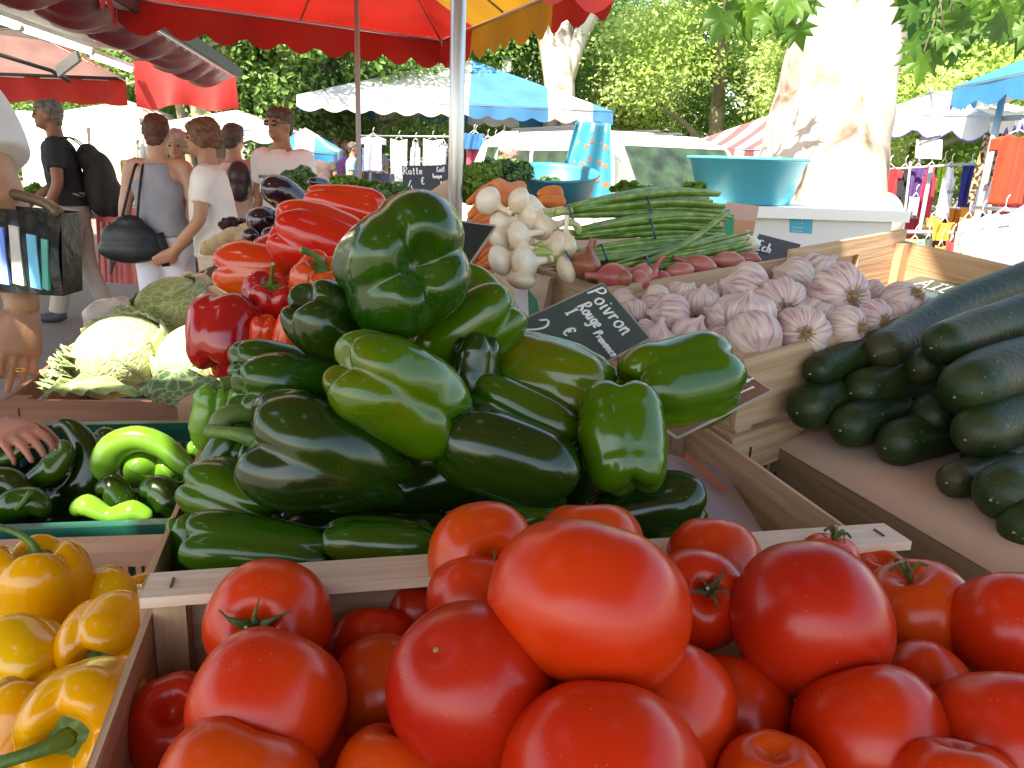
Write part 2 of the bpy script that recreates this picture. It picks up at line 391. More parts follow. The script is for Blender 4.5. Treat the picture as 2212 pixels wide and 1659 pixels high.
# plastic crates
def plastic_crate(name, label, A, B, C, D, h, m, handles=True, slotsB='AC'):
    A, B, C, D = map(Vector, (A, B, C, D)); t = thing(name, label, 'plastic crate', (A+B+C+D)/4-UP*h, None)
    for kx, p, q in (('A', A, B), ('B', B, C), ('C', C, D), ('D', D, A)):
        al = (q-p).normalized(); out = al.cross(UP); L = (q-p).length; mb = MB()
        mb.beam(p-UP*.006-al*.0, q-UP*.006, .016, .012)                    # rolled rim
        mb.beam(p-UP*(h-.02)+al*.008, q-UP*(h-.02)-al*.008, .005, .04)
        k = int(L/.0135)
        for i in range(k+1):
            c = p+al*(.010+(L-.02)*i/k); u = i/k
            if handles and .37 < u < .63 and L > .3:
                mb.beam(c-UP*.0125, c-UP*.024, .008 if .385 < u < .615 else .0145, .004, up=out); mb.beam(c-UP*.052, c-UP*(h-.04), .006, .004, up=out); 
                continue
            wide = (i % 12 in (0, 11)) or u < .06 or u > .94
            if kx in slotsB and not wide:
                mb.beam(c-UP*.0125, c-UP*.032, .0132, .003, up=out); mb.beam(c-UP*.032, c-UP*(h-.04), .0055, .005, up=out)
            else: mb.beam(c-UP*.0125, c-UP*(h-.04), .0132, .004, up=out)
        mb.build('side_panel', m, parent=t)
    mb = MB()
    for i in range(14):
        a = A.lerp(D, (i+.5)/14)-UP*(h-.004); b = B.lerp(C, (i+.5)/14)-UP*(h-.004); mb.beam(a, b, (D-A).length/14*.7, .004)
    mb.build('floor_panel', m, parent=t)
    for c in (A, B, C, D):
        mb = MB(); mb.tube([c-UP*.0005, c-UP*(h-.001)], .013, 12); mb.build('corner_post', m, parent=t)
    return t
BEIGE = mat('beige_plastic', (.58, .36, .26), .45, (.52, .32, .23), scale=6)
GREENP = mat('green_plastic', (.01, .13, .09), .35, (.008, .10, .07), scale=6, vary=.05)
b0 = WZ(-230, 1180, 1.0); b1 = WZ(372, 1160, 1.0); be = (b1-b0).normalized(); bn = Vector((-be.y, be.x, 0))
plastic_crate('beige_crate', 'beige slotted plastic crate of yellow peppers', b0-bn*.50, b1-bn*.50, b1, b0, .16, BEIGE)
q0 = WZ(-260, 1150, 1.0); q1 = WZ(398, 1124, 1.0); qe = (q1-q0).normalized(); qn = Vector((-qe.y, qe.x, 0))
plastic_crate('green_crate', 'dark green plastic crate of long green peppers', q0, q1, q1+qn*.37, q0+qn*.37, .17, GREENP)
CA = WZ(15, 862, .97); CD_ = WZ(185, 735, .97); ce = (WZ(430, 866, .97)-CA).normalized()
crate('cabbage_crate', 'reddish wooden crate of pale savoy cabbages at the left', CA, CA+ce*.62, CA+ce*.62+(CD_-CA), CD_, .15,
      slats=((.0, .28), (.36, .92)), m=woodmat('reddish_wood', (.36, .17, .11), (.25, .12, .08)), post=.03, th=.009, group='wooden produce crates')

# ------------------------------------------------------------------ tomatoes
tm = dict(rough=.27, sss=.12, coat=.0, spec=.38, scale=14, detail=2, bump=.02, bscale=150, lo=.3, hi=.75, speck=(170, (.80, .45, .30), .14, .16))
TR = mat('tomato_red', (.50, .016, .004), c2=(.60, .045, .005), **tm)
TD = mat('tomato_deep', (.40, .012, .005), c2=(.50, .028, .005), **tm)
TO = mat('tomato_orange', (.62, .075, .005), c2=(.54, .028, .004), **tm)
TT = [  # x, y, d, w, h, phi, tau, material, calyx px, dry, scar, label
 (1272, 1310, .440, 446, 352, 75, -28, TR, 0, 0, 0, 'largest tomato crowning the heap'),
 (1300, 1690, .385, 440, 410, 80, -35, TR, 0, 0, 0, 'big tomato cut by the photo bottom under the largest one'),
 (1022, 1490, .430, 362, 400, -60, -38, TD, 0, 0, 1, 'dark tomato with a tiny star scar left of the largest one'),
 (1752, 1340, .500, 334, 322, 100, -50, TD, 0, 0, 1, 'round deep red tomato with a brown scar right of the largest one'),
 (582, 1345, .515, 274, 252, 80, 80, TR, 66, 0, 0, 'tomato with a green star calyx by the left rail end'),
 (578, 1518, .440, 338, 312, 70, -30, TR, 0, 0, 0, 'smooth tomato below the one with the green star calyx'),
 (515, 1705, .400, 352, 290, 70, -20, TO, 0, 0, 0, 'orange red tomato at the bottom left corner of the heap'),
 (385, 1570, .490, 226, 275, 78, 48, TD, 0, 0, 0, 'tomato with a deep dimple against the left crate side'),
 (812, 1405, .560, 210, 190, 90, -20, TR, 0, 0, 0, 'shaded tomato behind the one with the curled sepal'),
 (826, 1490, .505, 228, 230, -82, 52, TO, 52, 0, 0, 'tomato with a curled sepal between two big tomatoes'),
 (850, 1685, .420, 262, 225, 80, -10, TO, 0, 0, 0, 'bright tomato at the bottom between two big ones'),
 (1045, 1205, .562, 244, 196, 20, 76, TO, 24, 1, 0, 'ribbed orange tomato touching the pale crate rail'),
 (1025, 1295, .535, 214, 184, 85, -25, TR, 0, 0, 0, 'tomato wedged left of the largest one'),
 (1275, 1180, .590, 236, 200, 90, -10, TO, 0, 0, 0, 'farthest tomato showing over the largest one'),
 (1541, 1215, .605, 212, 194, 80, -20, TO, 0, 0, 0, 'pale shouldered tomato at the rear right of the largest one'),
 (1505, 1295, .545, 222, 262, 85, 66, TR, 46, 1, 0, 'tomato with a withered brown calyx beside the largest one'),
 (1440, 1535, .455, 300, 330, 75, -25, TR, 0, 0, 0, 'tomato leaning under the right side of the largest one'),
 (1590, 1535, .500, 242, 240, 80, -20, TR, 0, 0, 0, 'tomato half hidden below the round deep red one'),
 (1880, 1592, .450, 322, 300, 100, -28, TR, 0, 0, 0, 'broad tomato in the bottom right of the heap'),
 (1672, 1705, .410, 246, 224, 95, 15, TO, 0, 0, 0, 'tomato peeking up at the bottom edge right of centre'),
 (2185, 1605, .440, 340, 306, 80, -30, TR, 0, 0, 0, 'tomato cut off by the right edge of the photo lowest on that side'),
 (1982, 1325, .575, 236, 216, 108, 12, TO, 40, 0, 0, 'tomato with thin dark sepals near the right crate end'),
 (2185, 1352, .535, 256, 236, 90, -30, TR, 0, 0, 0, 'tomato cut off by the right edge above the others'),
 (1995, 1485, .510, 196, 186, -40, 12, TR, 0, 0, 0, 'small dimpled tomato tucked among bigger ones on the right'),
 (1898, 1250, .630, 150, 112, 90, 20, TO, 0, 0, 0, 'orange tomato below the right end of the pale rail'),
 (1790, 1212, .628, 130, 118, 80, 10, TO, 30, 0, 0, 'little tomato with black hairlike sepals in front of the rail'),
 (905, 1322, .580, 130, 120, 85, -10, TD, 0, 0, 0, 'dark tomato deep under the rail left of centre'),
 (2070, 1705, .400, 262, 210, 85, -10, TR, 0, 0, 0, 'sliver of tomato along the bottom right edge'),
]
for i, (x, y, d, w_, h_, ph, ta, m, cal, dry, sc_, lb) in enumerate(TT):
    kw = dict(groove=.13, dim=.17) if i in (11, 23) else (dict(dim=.22) if i == 7 else {})
    tomato(x, y, d, w_, h_, ph, ta, m, lb, seed=i*3+1, cal=cal, dry=bool(dry), scar=bool(sc_), **kw)
r = rnd(4)
for i in range(13):
    u, v = (i % 5+.5)/5, (i//5+.5)/3
    p = BL-E2*.37+E1*(.05+.48*u)+E2*(.33*v)-UP*.075
    P, c0, c1 = lobed(.07, .08, 5, i, e=.9, groove=.03)
    mb = MB(); mb.rings(P, 0, c0, c1); o = mb.build('tomato', TR, M=place_M(p, Vector((r.uniform(-1, 1), r.uniform(-1, 1), 1)), 0))
    tag(o, 'tomato buried under the top layer of the tomato crate', 'tomato', 'buried tomatoes')

# ------------------------------------------------------------------ green peppers
pk = dict(rough=.17, spec=.5, coat=.15, stretch=(1, 1, .28), detail=3, bump=.03, bscale=60, lo=.33, hi=.80, dist=.5, speck=(150, (.30, .30, .12), .12, .5))
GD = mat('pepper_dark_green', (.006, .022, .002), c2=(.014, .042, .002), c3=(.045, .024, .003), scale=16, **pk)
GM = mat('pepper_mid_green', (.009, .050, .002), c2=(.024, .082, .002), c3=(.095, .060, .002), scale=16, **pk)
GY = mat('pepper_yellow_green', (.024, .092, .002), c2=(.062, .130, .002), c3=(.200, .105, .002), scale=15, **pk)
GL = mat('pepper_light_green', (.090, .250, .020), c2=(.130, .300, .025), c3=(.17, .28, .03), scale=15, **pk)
GG = 'green peppers piled in the wooden crate'
GP = [ # x,y,d, L,W, phi,tau, mat, seed, n, stem, label, extra
 (868, 585, .700, 262, 292, 172, -66, GM, 11, 4, 0, 'large four lobed green pepper on the very top of the pile', dict(groove=.30, dim0=.17, wave=.09, e=.72)),
 (1012, 712, .770, 225, 165, 215, -10, GY, 12, 3, 0, 'green pepper leaning under the right side of the topmost one', {}),
 (716, 716, .740, 205, 172, -50, -38, GD, 13, 4, 0, 'dark green pepper under the left side of the topmost one', {}),
 (858, 850, .665, 290, 222, -30, -30, GY, 14, 4, 0, 'yellowish green pepper facing front below the topmost one', dict(groove=.26)),
 (632, 862, .710, 240, 185, -8, -38, GM, 15, 4, 0, 'three humped green pepper on the left slope of the pile', dict(groove=.22)),
 (585, 790, .770, 165, 118, -15, -38, GM, 16, 3, 0, 'brown streaked green pepper touching the orange red peppers', {}),
 (715, 998, .650, 350, 285, 160, 20, GD, 17, 4, (95, .5, 168, 17), 'big dark pepper with a dried cut stem pointing left', dict(taper=.50, bend=.30, groove=.24, dim1=.16, e=.62)),
 (1098, 990, .680, 290, 200, 160, 5, GD, 18, 3, 0, 'dark wrinkled pepper lying in the middle of the pile', dict(groove=.14, wave=.12)),
 (1130, 898, .735, 255, 130, 153, 0, GM, 19, 3, 0, 'long brown edged pepper lying above the dark wrinkled one', {}),
 (1178, 812, .790, 258, 180, 162, -16, GY, 20, 4, 0, 'glossy green pepper just below the price board', dict(groove=.2)),
 (1472, 832, .800, 258, 205, 190, 22, GY, 21, 4, 0, 'isolated green pepper in front of the garlic', dict(groove=.2)),
 (1357, 948, .715, 222, 200, 95, -22, GY, 22, 4, 0, 'squat upright green pepper with orange blush', dict(groove=.1)),
 (1390, 1102, .740, 250, 150, 15, 0, GD, 23, 3, 0, 'very dark wrinkled pepper at the right foot of the pile', dict(wave=.12)),
 (1090, 1132, .680, 225, 120, 10, 0, GM, 24, 3, 0, 'green pepper peeping out behind the ribbed orange tomato', {}),
 (558, 1184, .635, 300, 146, 172, 5, GM, 25, 3, 0, 'long green pepper resting on the rail at the left foot of the pile', dict(taper=.25)),
 (828, 1175, .645, 248, 128, 176, 0, GM, 26, 3, 0, 'green pepper lying along the rail in the middle', {}),
 (500, 1078, .690, 210, 160, 160, -5, GY, 27, 4, 0, 'green pepper under the big one with the dried stem', {}),
 (403, 1172, .680, 116, 90, 100, 0, GY, 28, 3, 0, 'small green pepper pressed against the left side of its crate', {}),
 (484, 985, .760, 120, 100, 60, 0, GM, 29, 3, 0, 'blue green shiny pepper left of the dried stem', {}),
 (462, 900, .830, 135, 100, 80, 10, GL, 30, 4, 0, 'pale bright green pepper hanging over the crate side', {}),
 (548, 838, .800, 130, 90, 70, 0, GL, 37, 3, 0, 'bright green pepper next to the cabbage leaf', {}),
 (1306, 842, .860, 100, 85, 60, 0, GY, 31, 3, 0, 'green pepper mostly hidden behind the glossy one', {}),
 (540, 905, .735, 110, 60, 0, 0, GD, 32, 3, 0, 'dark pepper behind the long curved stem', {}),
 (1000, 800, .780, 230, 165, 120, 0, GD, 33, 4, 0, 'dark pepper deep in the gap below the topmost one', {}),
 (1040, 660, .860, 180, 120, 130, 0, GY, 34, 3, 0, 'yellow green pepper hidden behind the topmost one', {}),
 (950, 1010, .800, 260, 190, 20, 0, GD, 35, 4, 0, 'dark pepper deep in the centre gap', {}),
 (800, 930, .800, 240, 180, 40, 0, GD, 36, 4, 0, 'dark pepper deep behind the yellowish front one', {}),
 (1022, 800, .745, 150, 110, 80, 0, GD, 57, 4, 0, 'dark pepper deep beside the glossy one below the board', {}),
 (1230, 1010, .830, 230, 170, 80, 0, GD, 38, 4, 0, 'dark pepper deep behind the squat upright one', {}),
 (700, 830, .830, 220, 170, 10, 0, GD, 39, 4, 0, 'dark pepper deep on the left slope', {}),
]
for (x, y, d, l, w_, ph, ta, m, sd, n, st, lb, ex) in GP:
    pepper(x, y, d, l, w_, ph, ta, m, lb, n=n, seed=sd, stem=st or None, group=GG, **ex)
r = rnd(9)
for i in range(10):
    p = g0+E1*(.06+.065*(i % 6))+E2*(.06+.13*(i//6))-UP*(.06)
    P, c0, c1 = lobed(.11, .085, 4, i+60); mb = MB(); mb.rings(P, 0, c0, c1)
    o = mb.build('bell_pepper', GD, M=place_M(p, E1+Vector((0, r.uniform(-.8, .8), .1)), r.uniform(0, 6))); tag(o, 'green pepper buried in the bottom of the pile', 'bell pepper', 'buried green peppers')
# the long curved stem of the three humped pepper
def loose_stem(pts, rad, m, label, name='pepper_stalk', cat='stalk'):
    mb = MB(); mb.tube(spl(pts, 16), lerp_list(rad, 16), 10); o = mb.build(name, m); tag(o, label, cat); return o
loose_stem([V(600, 880, .69), V(560, 890, .68), V(515, 893, .67), V(485, 903, .665), V(478, 925, .665)], (.011, .009, .008, .009, .011), mat('stalk_olive', (.09, .15, .03), .4), 'thick curved olive stalk on the left slope of the pepper pile')
loose_stem([V(545, 826, .80), V(512, 822, .79), V(478, 832, .785)], (.006, .005, .008), mat('stalk_olive', (.09, .15, .03), .4), 'thin stalk sticking out over the cabbage leaf')
# ------------------------------------------------------------------ red peppers
rk = dict(rough=.16, spec=.5, coat=.25, stretch=(1, 1, .3), detail=2, lo=.35, hi=.75, sss=.05, scale=14)
RR = mat('pepper_red', (.55, .012, .006), c2=(.62, .03, .008), c3=(.60, .06, .010), **rk)
RO = mat('pepper_orange_red', (.62, .075, .006), c2=(.60, .035, .006), c3=(.66, .12, .012), **rk)
RD = mat('pepper_crimson', (.34, .006, .008), c2=(.44, .012, .008), **rk)
RG = 'red peppers behind the green pile'
RP = [
 (744, 448, 1.20, 165, 92, -12, 0, RR, 41, 3, 0, 'rosy red pepper lying highest of the red ones', dict(taper=.1, wave=.12)),
 (700, 532, 1.06, 220, 165, -20, -20, RR, 42, 4, 0, 'big bright red pepper under the highest one', dict(groove=.2)),
 (556, 586, 1.12, 165, 125, -5, -5, RO, 43, 4, 0, 'orange brown red pepper by the eggplants', dict(groove=.16)),
 (500, 722, .960, 150, 170, 85, -15, RD, 44, 4, 0, 'boxy deep red pepper hanging over the cabbages', dict(groove=.15)),
 (586, 660, .990, 125, 130, 75, 40, RD, 45, 4, (62, .25, 1.5, 5), 'crimson lobed pepper with a thin upright stem', dict(groove=.22)),
 (690, 618, .960, 130, 125, 70, 45, RO, 46, 4, (42, .8, 2.6, 8), 'orange red pepper with a thick green stem', dict(groove=.22)),
 (573, 722, .940, 75, 70, 80, 20, RO, 47, 3, 0, 'small orange pepper squeezed above the green ones', {}),
 (625, 722, .930, 95, 75, 70, 10, RO, 48, 3, 0, 'orange pepper half behind the dark green one', {}),
 (1022, 606, 1.15, 90, 48, -40, 0, RR, 49, 3, 0, 'red pepper end showing right of the topmost green pepper', {}),
 (486, 780, 1.02, 70, 50, 90, 0, RD, 50, 3, 0, 'dark red pepper end low beside the cabbage', {}),
 (640, 560, 1.22, 170, 140, 20, 0, RD, 51, 4, 0, 'red pepper hidden under the big bright one', {}),
 (800, 600, 1.15, 180, 160, 20, 0, RR, 52, 4, 0, 'red pepper hidden behind the topmost green pepper', {}),
 (600, 760, 1.08, 170, 140, 20, 0, RD, 53, 4, 0, 'red pepper deep under the crimson ones', {}),
]
for (x, y, d, l, w_, ph, ta, m, sd, n, st, lb, ex) in RP:
    pepper(x, y, d, l, w_, ph, ta, m, lb, n=n, seed=sd, stem=st or None, group=RG, **ex)
RA = V(490, 810, 1.05); RB = V(1060, 790, 1.15)
crate('red_pepper_crate', 'wooden crate hidden under the red peppers', RA-UP*.03, RB-UP*.03, RB+E2*.34-UP*.03, RA+E2*.34-UP*.03, .12, slats=((0, .9),), m=WOODD, post=.016, th=.004, group='wooden produce crates')
# ------------------------------------------------------------------ yellow peppers
yk = dict(rough=.17, spec=.5, coat=.2, stretch=(1, 1, .4), detail=2, lo=.3, hi=.75, sss=.08, scale=12)
YY = mat('pepper_yellow', (.80, .42, .004), c2=(.86, .54, .010), **yk)
YO = mat('pepper_amber', (.76, .30, .003), c2=(.82, .42, .005), **yk)
YG = 'yellow peppers in the beige crate'
YP = [
 (84, 1280, .690, 200, 225, 88, 8, YO, 61, 4, (75, 1.0, 150, 9), 'tall amber pepper with a curved pale green stem', dict(groove=.18, wave=.08)),
 (50, 1428, .600, 175, 190, 150, -35, YY, 62, 3, 0, 'knobbly bright yellow pepper below the tall amber one', dict(wave=.12)),
 (240, 1388, .610, 165, 215, -80, 68, YO, 63, 4, (16, .1, 0, 13), 'amber pepper with a stub stem against the tomato crate', dict(groove=.15, dim1=.3)),
 (182, 1562, .490, 205, 262, 30, 84, YO, 64, 4, (120, 1.2, 192, 17), 'big yellow pepper with a thick stem facing the camera', dict(groove=.14, dim1=.26)),
 (228, 1322, .720, 165, 180, 60, -20, YY, 65, 3, 0, 'glowing yellow pepper between two amber ones', {}),
 (32, 1580, .520, 200, 180, 80, -20, YO, 66, 3, 0, 'dull amber pepper in the bottom left corner', {}),
 (302, 1276, .780, 80, 70, 20, 0, YO, 67, 3, 0, 'yellow pepper tip near the pale rail end', {}),
 (120, 1730, .540, 230, 190, 30, 0, YO, 68, 4, 0, 'yellow pepper under the big one with the thick stem', {}),
 (150, 1450, .720, 200, 160, 10, 0, YO, 69, 4, 0, 'shaded yellow pepper in the middle of the crate', {}),
 (20, 1330, .800, 180, 160, 10, 0, YO, 70, 4, 0, 'yellow pepper hidden behind the tall amber one', {}),
]
for (x, y, d, l, w_, ph, ta, m, sd, n, st, lb, ex) in YP:
    ex = dict(dict(wave=.05, groove=.18, asym=.1), **ex); ex['wave'] = min(ex['wave'], .06); pepper(x, y, d, l, w_, ph, ta, m, lb, n=n, seed=sd, stem=st or None, group=YG, **ex)
pepper(305, 1305, .71, 70, 30, 40, 0, GM, 'green leafy pepper tip between the yellow peppers', n=3, seed=71)
# ------------------------------------------------------------------ long green peppers in the green crate
LGm = 'long green peppers in the green crate'
def longp(pts, d, rpx, m, label, seed=0, flat=.8):
    p3 = [V(x, y, dd if dd else d) for (x, y, dd) in [(q+(0,))[:3] for q in pts]]
    o, c = rod_fruit('long_pepper', p3, [S(a*1.2, d) for a in rpx], m, label, 'long pepper', LGm, seed=seed, rough=.10, flat=flat); return o
longp([(112, 925), (140, 915), (172, 940), (195, 990), (190, 1045), (155, 1082), (105, 1090), (50, 1062)], 1.06, (5, 12, 20, 26, 34, 34, 26, 12), GD, 'big dark curled pepper arching beside the reaching hand', 1)
longp([(40, 1050), (80, 1032), (115, 1010), (140, 975), (130, 950)], 1.03, (9, 20, 30, 20, 8), GM, 'olive long pepper inside the curl of the big dark one', 2)
longp([(228, 1042), (226, 1005), (250, 965), (300, 948), (352, 965), (398, 1005), (418, 1030)], 1.04, (12, 27, 28, 26, 24, 20, 8), GL, 'pale green pepper bent in an arch and lit by the sun', 3, .9)
longp([(300, 1055), (305, 1010), (345, 1000)], 1.06, (20, 34, 26), GL, 'blocky light green pepper under the pale arch', 4, 1)
longp([(352, 1050), (372, 1015), (400, 1010)], 1.07, (20, 32, 22), GL, 'light green pepper wedged right of the blocky one', 5, 1)
longp([(152, 1108), (185, 1092), (235, 1112), (285, 1104), (330, 1118)], .97, (12, 22, 14, 20, 10), GL, 'pale knobbly pepper lying on the front rim in the sun', 6)
longp([(205, 1060), (240, 1050), (262, 1085), (262, 1125)], 1.01, (10, 24, 28, 16), GD, 'dark shiny pepper behind the pale knobbly one', 7)
longp([(300, 1062), (335, 1055), (370, 1085), (392, 1125)], 1.0, (12, 28, 30, 14), GD, 'dark pepper by the front right corner of the crate', 8)
longp([(-30, 1035), (20, 1040), (60, 1075), (110, 1105)], 1.0, (22, 24, 20, 8), GD, 'dark long pepper at the left photo edge', 9)
longp([(-10, 1110), (30, 1088), (72, 1085), (105, 1110)], .97, (20, 30, 28, 12), GM, 'green pepper with a thin stalk at the front left', 10)
longp([(-20, 990), (25, 985), (60, 960), (90, 950)], 1.08, (12, 16, 14, 6), GM, 'slim pepper under the reaching fingers', 11)
longp([(195, 960), (225, 940), (260, 950)], 1.2, (12, 16, 10), GM, 'green pepper tip near the back of the green crate', 12)
longp([(190, 985), (230, 975), (270, 985)], 1.15, (8, 12, 8), GM, 'thin pepper behind the pale arch', 13)
longp([(405, 975), (425, 968), (445, 985)], 1.1, (10, 17, 14), GL, 'small light pepper near the right crate side', 14)
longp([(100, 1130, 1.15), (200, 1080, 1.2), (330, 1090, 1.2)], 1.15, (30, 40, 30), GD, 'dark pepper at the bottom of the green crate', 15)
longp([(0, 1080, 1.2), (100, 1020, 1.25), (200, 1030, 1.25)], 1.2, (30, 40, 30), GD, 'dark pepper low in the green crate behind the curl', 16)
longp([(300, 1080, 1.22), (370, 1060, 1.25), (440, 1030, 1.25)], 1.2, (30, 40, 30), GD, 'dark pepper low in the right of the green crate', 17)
loose_stem([V(36, 1100, .955), V(50, 1085, .95), V(66, 1062, .945)], (.003, .003, .004), STEM, 'thin pale stalk of the front left green pepper')
# ------------------------------------------------------------------ handwriting
FONT = {
 'P': [[(0, 0), (.05, .5), (.08, 1)], [(.0, .92), (.25, 1.02), (.45, .9), (.4, .65), (.08, .5)]],
 'o': [[(.25, .5), (.05, .35), (.08, .08), (.28, 0), (.42, .2), (.35, .45), (.2, .5)]],
 'i': [[(.1, .48), (.1, .05), (.2, 0)], [(.12, .68), (.14, .74)]],
 'v': [[(0, .5), (.12, .05), (.2, .02), (.34, .5)]],
 'r': [[(.05, .5), (.08, 0)], [(.07, .3), (.2, .48), (.32, .42)]],
 'n': [[(.03, .5), (.06, 0)], [(.06, .3), (.2, .5), (.3, .42), (.32, .05), (.42, 0)]],
 'R': [[(0, 0), (.05, .5), (.08, 1)], [(0, .92), (.25, 1.02), (.42, .85), (.35, .6), (.08, .5), (.3, .25), (.48, 0)]],
 'u': [[(.03, .5), (.05, .12), (.16, 0), (.3, .15), (.33, .5)], [(.33, .5), (.34, .08), (.42, 0)]],
 'g': [[(.35, .45), (.15, .5), (.04, .25), (.18, .03), (.34, .2), (.36, .48), (.34, -.25), (.18, -.42), (.02, -.3)]],
 'e': [[(.05, .22), (.32, .3), (.28, .48), (.12, .5), (.04, .25), (.14, .02), (.36, .06)]],
 'c': [[(.32, .42), (.16, .5), (.04, .25), (.14, .02), (.34, .06)]],
 'a': [[(.34, .48), (.12, .5), (.03, .22), (.15, .02), (.33, .2), (.35, .48), (.36, .06), (.44, .02)]],
 'I': [[(.15, 0), (.15, 1)], [(0, 0), (.3, 0)], [(0, 1), (.3, 1)]],
 'A': [[(0, 0), (.22, 1), (.28, 1), (.5, 0)], [(.08, .4), (.44, .4)]],
 'L': [[(.05, 1), (.05, 0), (.42, .02)]],
 'E': [[(.4, .98), (.06, 1), (.04, 0), (.42, 0)], [(.05, .52), (.34, .52)]],
 'h': [[(.05, 1), (.06, 0)], [(.06, .3), (.2, .5), (.32, .4), (.34, 0)]],
 't': [[(.14, .85), (.12, .1), (.26, 0)], [(.0, .52), (.28, .54)]],
 '4': [[(.28, 1), (.02, .38), (.45, .38)], [(.32, .62), (.3, 0)]],
 '2': [[(.03, .78), (.2, 1), (.42, .85), (.36, .55), (.0, .02), (.25, .08), (.5, .0)]],
 '9': [[(.38, .9), (.15, 1), (.04, .75), (.2, .55), (.38, .75), (.36, .3), (.15, 0)]],
 '0': [[(.22, 1), (.04, .6), (.1, .1), (.28, 0), (.42, .4), (.36, .9), (.2, 1)]],
 '€': [[(.45, .85), (.25, 1), (.1, .7), (.1, .3), (.25, 0), (.45, .12)], [(0, .6), (.35, .62)], [(0, .42), (.32, .44)]],
 'K': [[(.05, 1), (.05, 0)], [(.42, .98), (.06, .45), (.44, 0)]],
 'C': [[(.42, .85), (.22, 1), (.04, .6), (.1, .1), (.3, 0), (.45, .12)]],
 'T': [[(0, 1), (.45, 1)], [(.22, 1), (.2, 0)]],
 'q': [[(.32, .45), (.12, .5), (.03, .25), (.15, .03), (.32, .2), (.34, .5), (.33, -.4)]],
 'l': [[(.08, 1), (.08, .05), (.18, 0)]], '/': [[(0, -.1), (.35, 1)]], 'k': [[(.05, 1), (.05, 0)], [(.3, .5), (.06, .22), (.34, 0)]],
 '3': [[(.03, .9), (.25, 1), (.35, .78), (.15, .55), (.38, .35), (.28, .03), (.02, .08)]],
 '-': [[(.05, .45), (.32, .45)]], 'm': [[(.03, .5), (.04, 0)], [(.04, .35), (.16, .5), (.22, .35), (.22, 0)], [(.22, .35), (.34, .5), (.42, .35), (.44, 0)]],
 'd': [[(.34, .4), (.12, .5), (.03, .22), (.15, .02), (.33, .2)], [(.36, 1), (.35, 0)]], 's': [[(.3, .45), (.1, .5), (.08, .32), (.28, .2), (.22, .02), (.03, .05)]],
 'M': [[(0, 0), (.05, 1), (.25, .35), (.45, 1), (.5, 0)]], 'N': [[(0, 0), (.03, 1), (.4, 0), (.43, 1)]], 'V': [[(0, 1), (.22, 0), (.42, 1)]], 'S': [[(.38, .9), (.15, 1), (.05, .75), (.36, .35), (.25, .03), (.02, .1)]],
 'x': [[(0, .5), (.32, 0)], [(.32, .5), (0, 0)]], 'U': [[(.03, 1), (.06, .15), (.22, 0), (.38, .15), (.4, 1)]], 'O': [[(.22, 1), (.03, .6), (.08, .1), (.28, 0), (.45, .4), (.38, .9), (.2, 1)]],
}
CHALK = mat('white_paint_pen', (.82, .83, .80), .7)
def write(t, TL, TR, BL_, words, nrm, rad=.0012, m=None, name='lettering'):
    """words: (text, u, v, letter height in v, letter width factor, slant); u right, v down, 0..1 on the board"""
    U = TR-TL; Vv = BL_-TL
    for (tx, u, v, h, wf, *rest) in words:
        mb = MB(); du = rest[0] if rest else 0; cu = u; cv = v
        for ch in tx:
            if ch == ' ': cu += h*wf*.4; continue
            w_ = max(p[0] for s_ in FONT[ch] for p in s_)
            for s_ in FONT[ch]:
                pts = [TL+U*(cu+p[0]*h*wf)+Vv*(cv-p[1]*h)+nrm*(rad*.35) for p in s_]
                if len(pts) > 2: pts = spl(pts, len(pts)*3)
                mb.tube(pts, rad, 6, flat=.35, side=(pts[1]-pts[0]).cross(nrm))
            cu += (w_+.14)*h*wf; cv += du*h
        mb.build(name, m or CHALK, parent=t)
def board(name, label, TL, TR, BR_, BL_, m, words=(), th=.003, rad=.0012, cat='price sign', tm_=None, edge=None):
    t = thing(name, label, cat, (TL+TR+BR_+BL_)/4, 'price signs'); n = (TR-TL).cross(TL-BL_).normalized()
    n = -n if n.dot(CP-TL) < 0 else n
    mb = MB(); mb.hexa([TL, BL_, BL_-n*th, TL-n*th, TR, BR_, BR_-n*th, TR-n*th]); mb.build('board', m, parent=t)
    if edge:
        mb = MB()
        for a, b in ((TL, TR), (TR, BR_), (BR_, BL_), (BL_, TL)): mb.tube([a-n*th/2, b-n*th/2], th*.62, 6)
        mb.build('board_edge', edge, parent=t)
    if words: write(t, TL, TR, BL_, words, n, rad, tm_)
    return t
SLATE = mat('slate_board', (.045, .075, .065), .32, (.065, .10, .088), scale=30, bump=.05, spec=.6)
SLATED = mat('dark_slate', (.012, .018, .018), .4)
EDG = mat('board_edge_mat', (.30, .27, .2), .5)
a, b, d_ = V(1301, 611, .99), V(1404, 730, .94), V(1098, 704, .90); c_ = b+d_-a
board('price_sign', 'slanted slate sign lettered Poivron Rouge I Provence in white', a, b, c_, d_, SLATE,
      [('Poivron', .05, .20, .17, 1.3), ('Rouge', .17, .37, .13, 1.1), ('I', .17, .50, .11, 1.5), ('€', .38, .64, .11, 1.7), ('2', .10, .98, .30, 1.0), ('Provence', .60, .42, .08, 1.2)], rad=.00150, edge=EDG)
a, b, c_, d_ = V(1560, 772, .86), V(1666, 843, .82), V(1462, 944, .76), V(1345, 860, .80)
board('price_sign', 'brownish sign sticking out under the isolated green pepper', a, b, c_, d_, mat('brown_glossy_board', (.20, .09, .06), .2, (.25, .12, .09), scale=20, spec=.7),
      [('I', .78, .22, .13, 1.2), ('4', .62, .12, .12, 1)], rad=.0011, edge=EDG)
board('price_sign', 'black back of a sign behind the topmost green pepper', V(880, 462, .98), V(1070, 488, .98), V(1008, 580, .96), V(850, 560, .96), SLATED, edge=EDG)
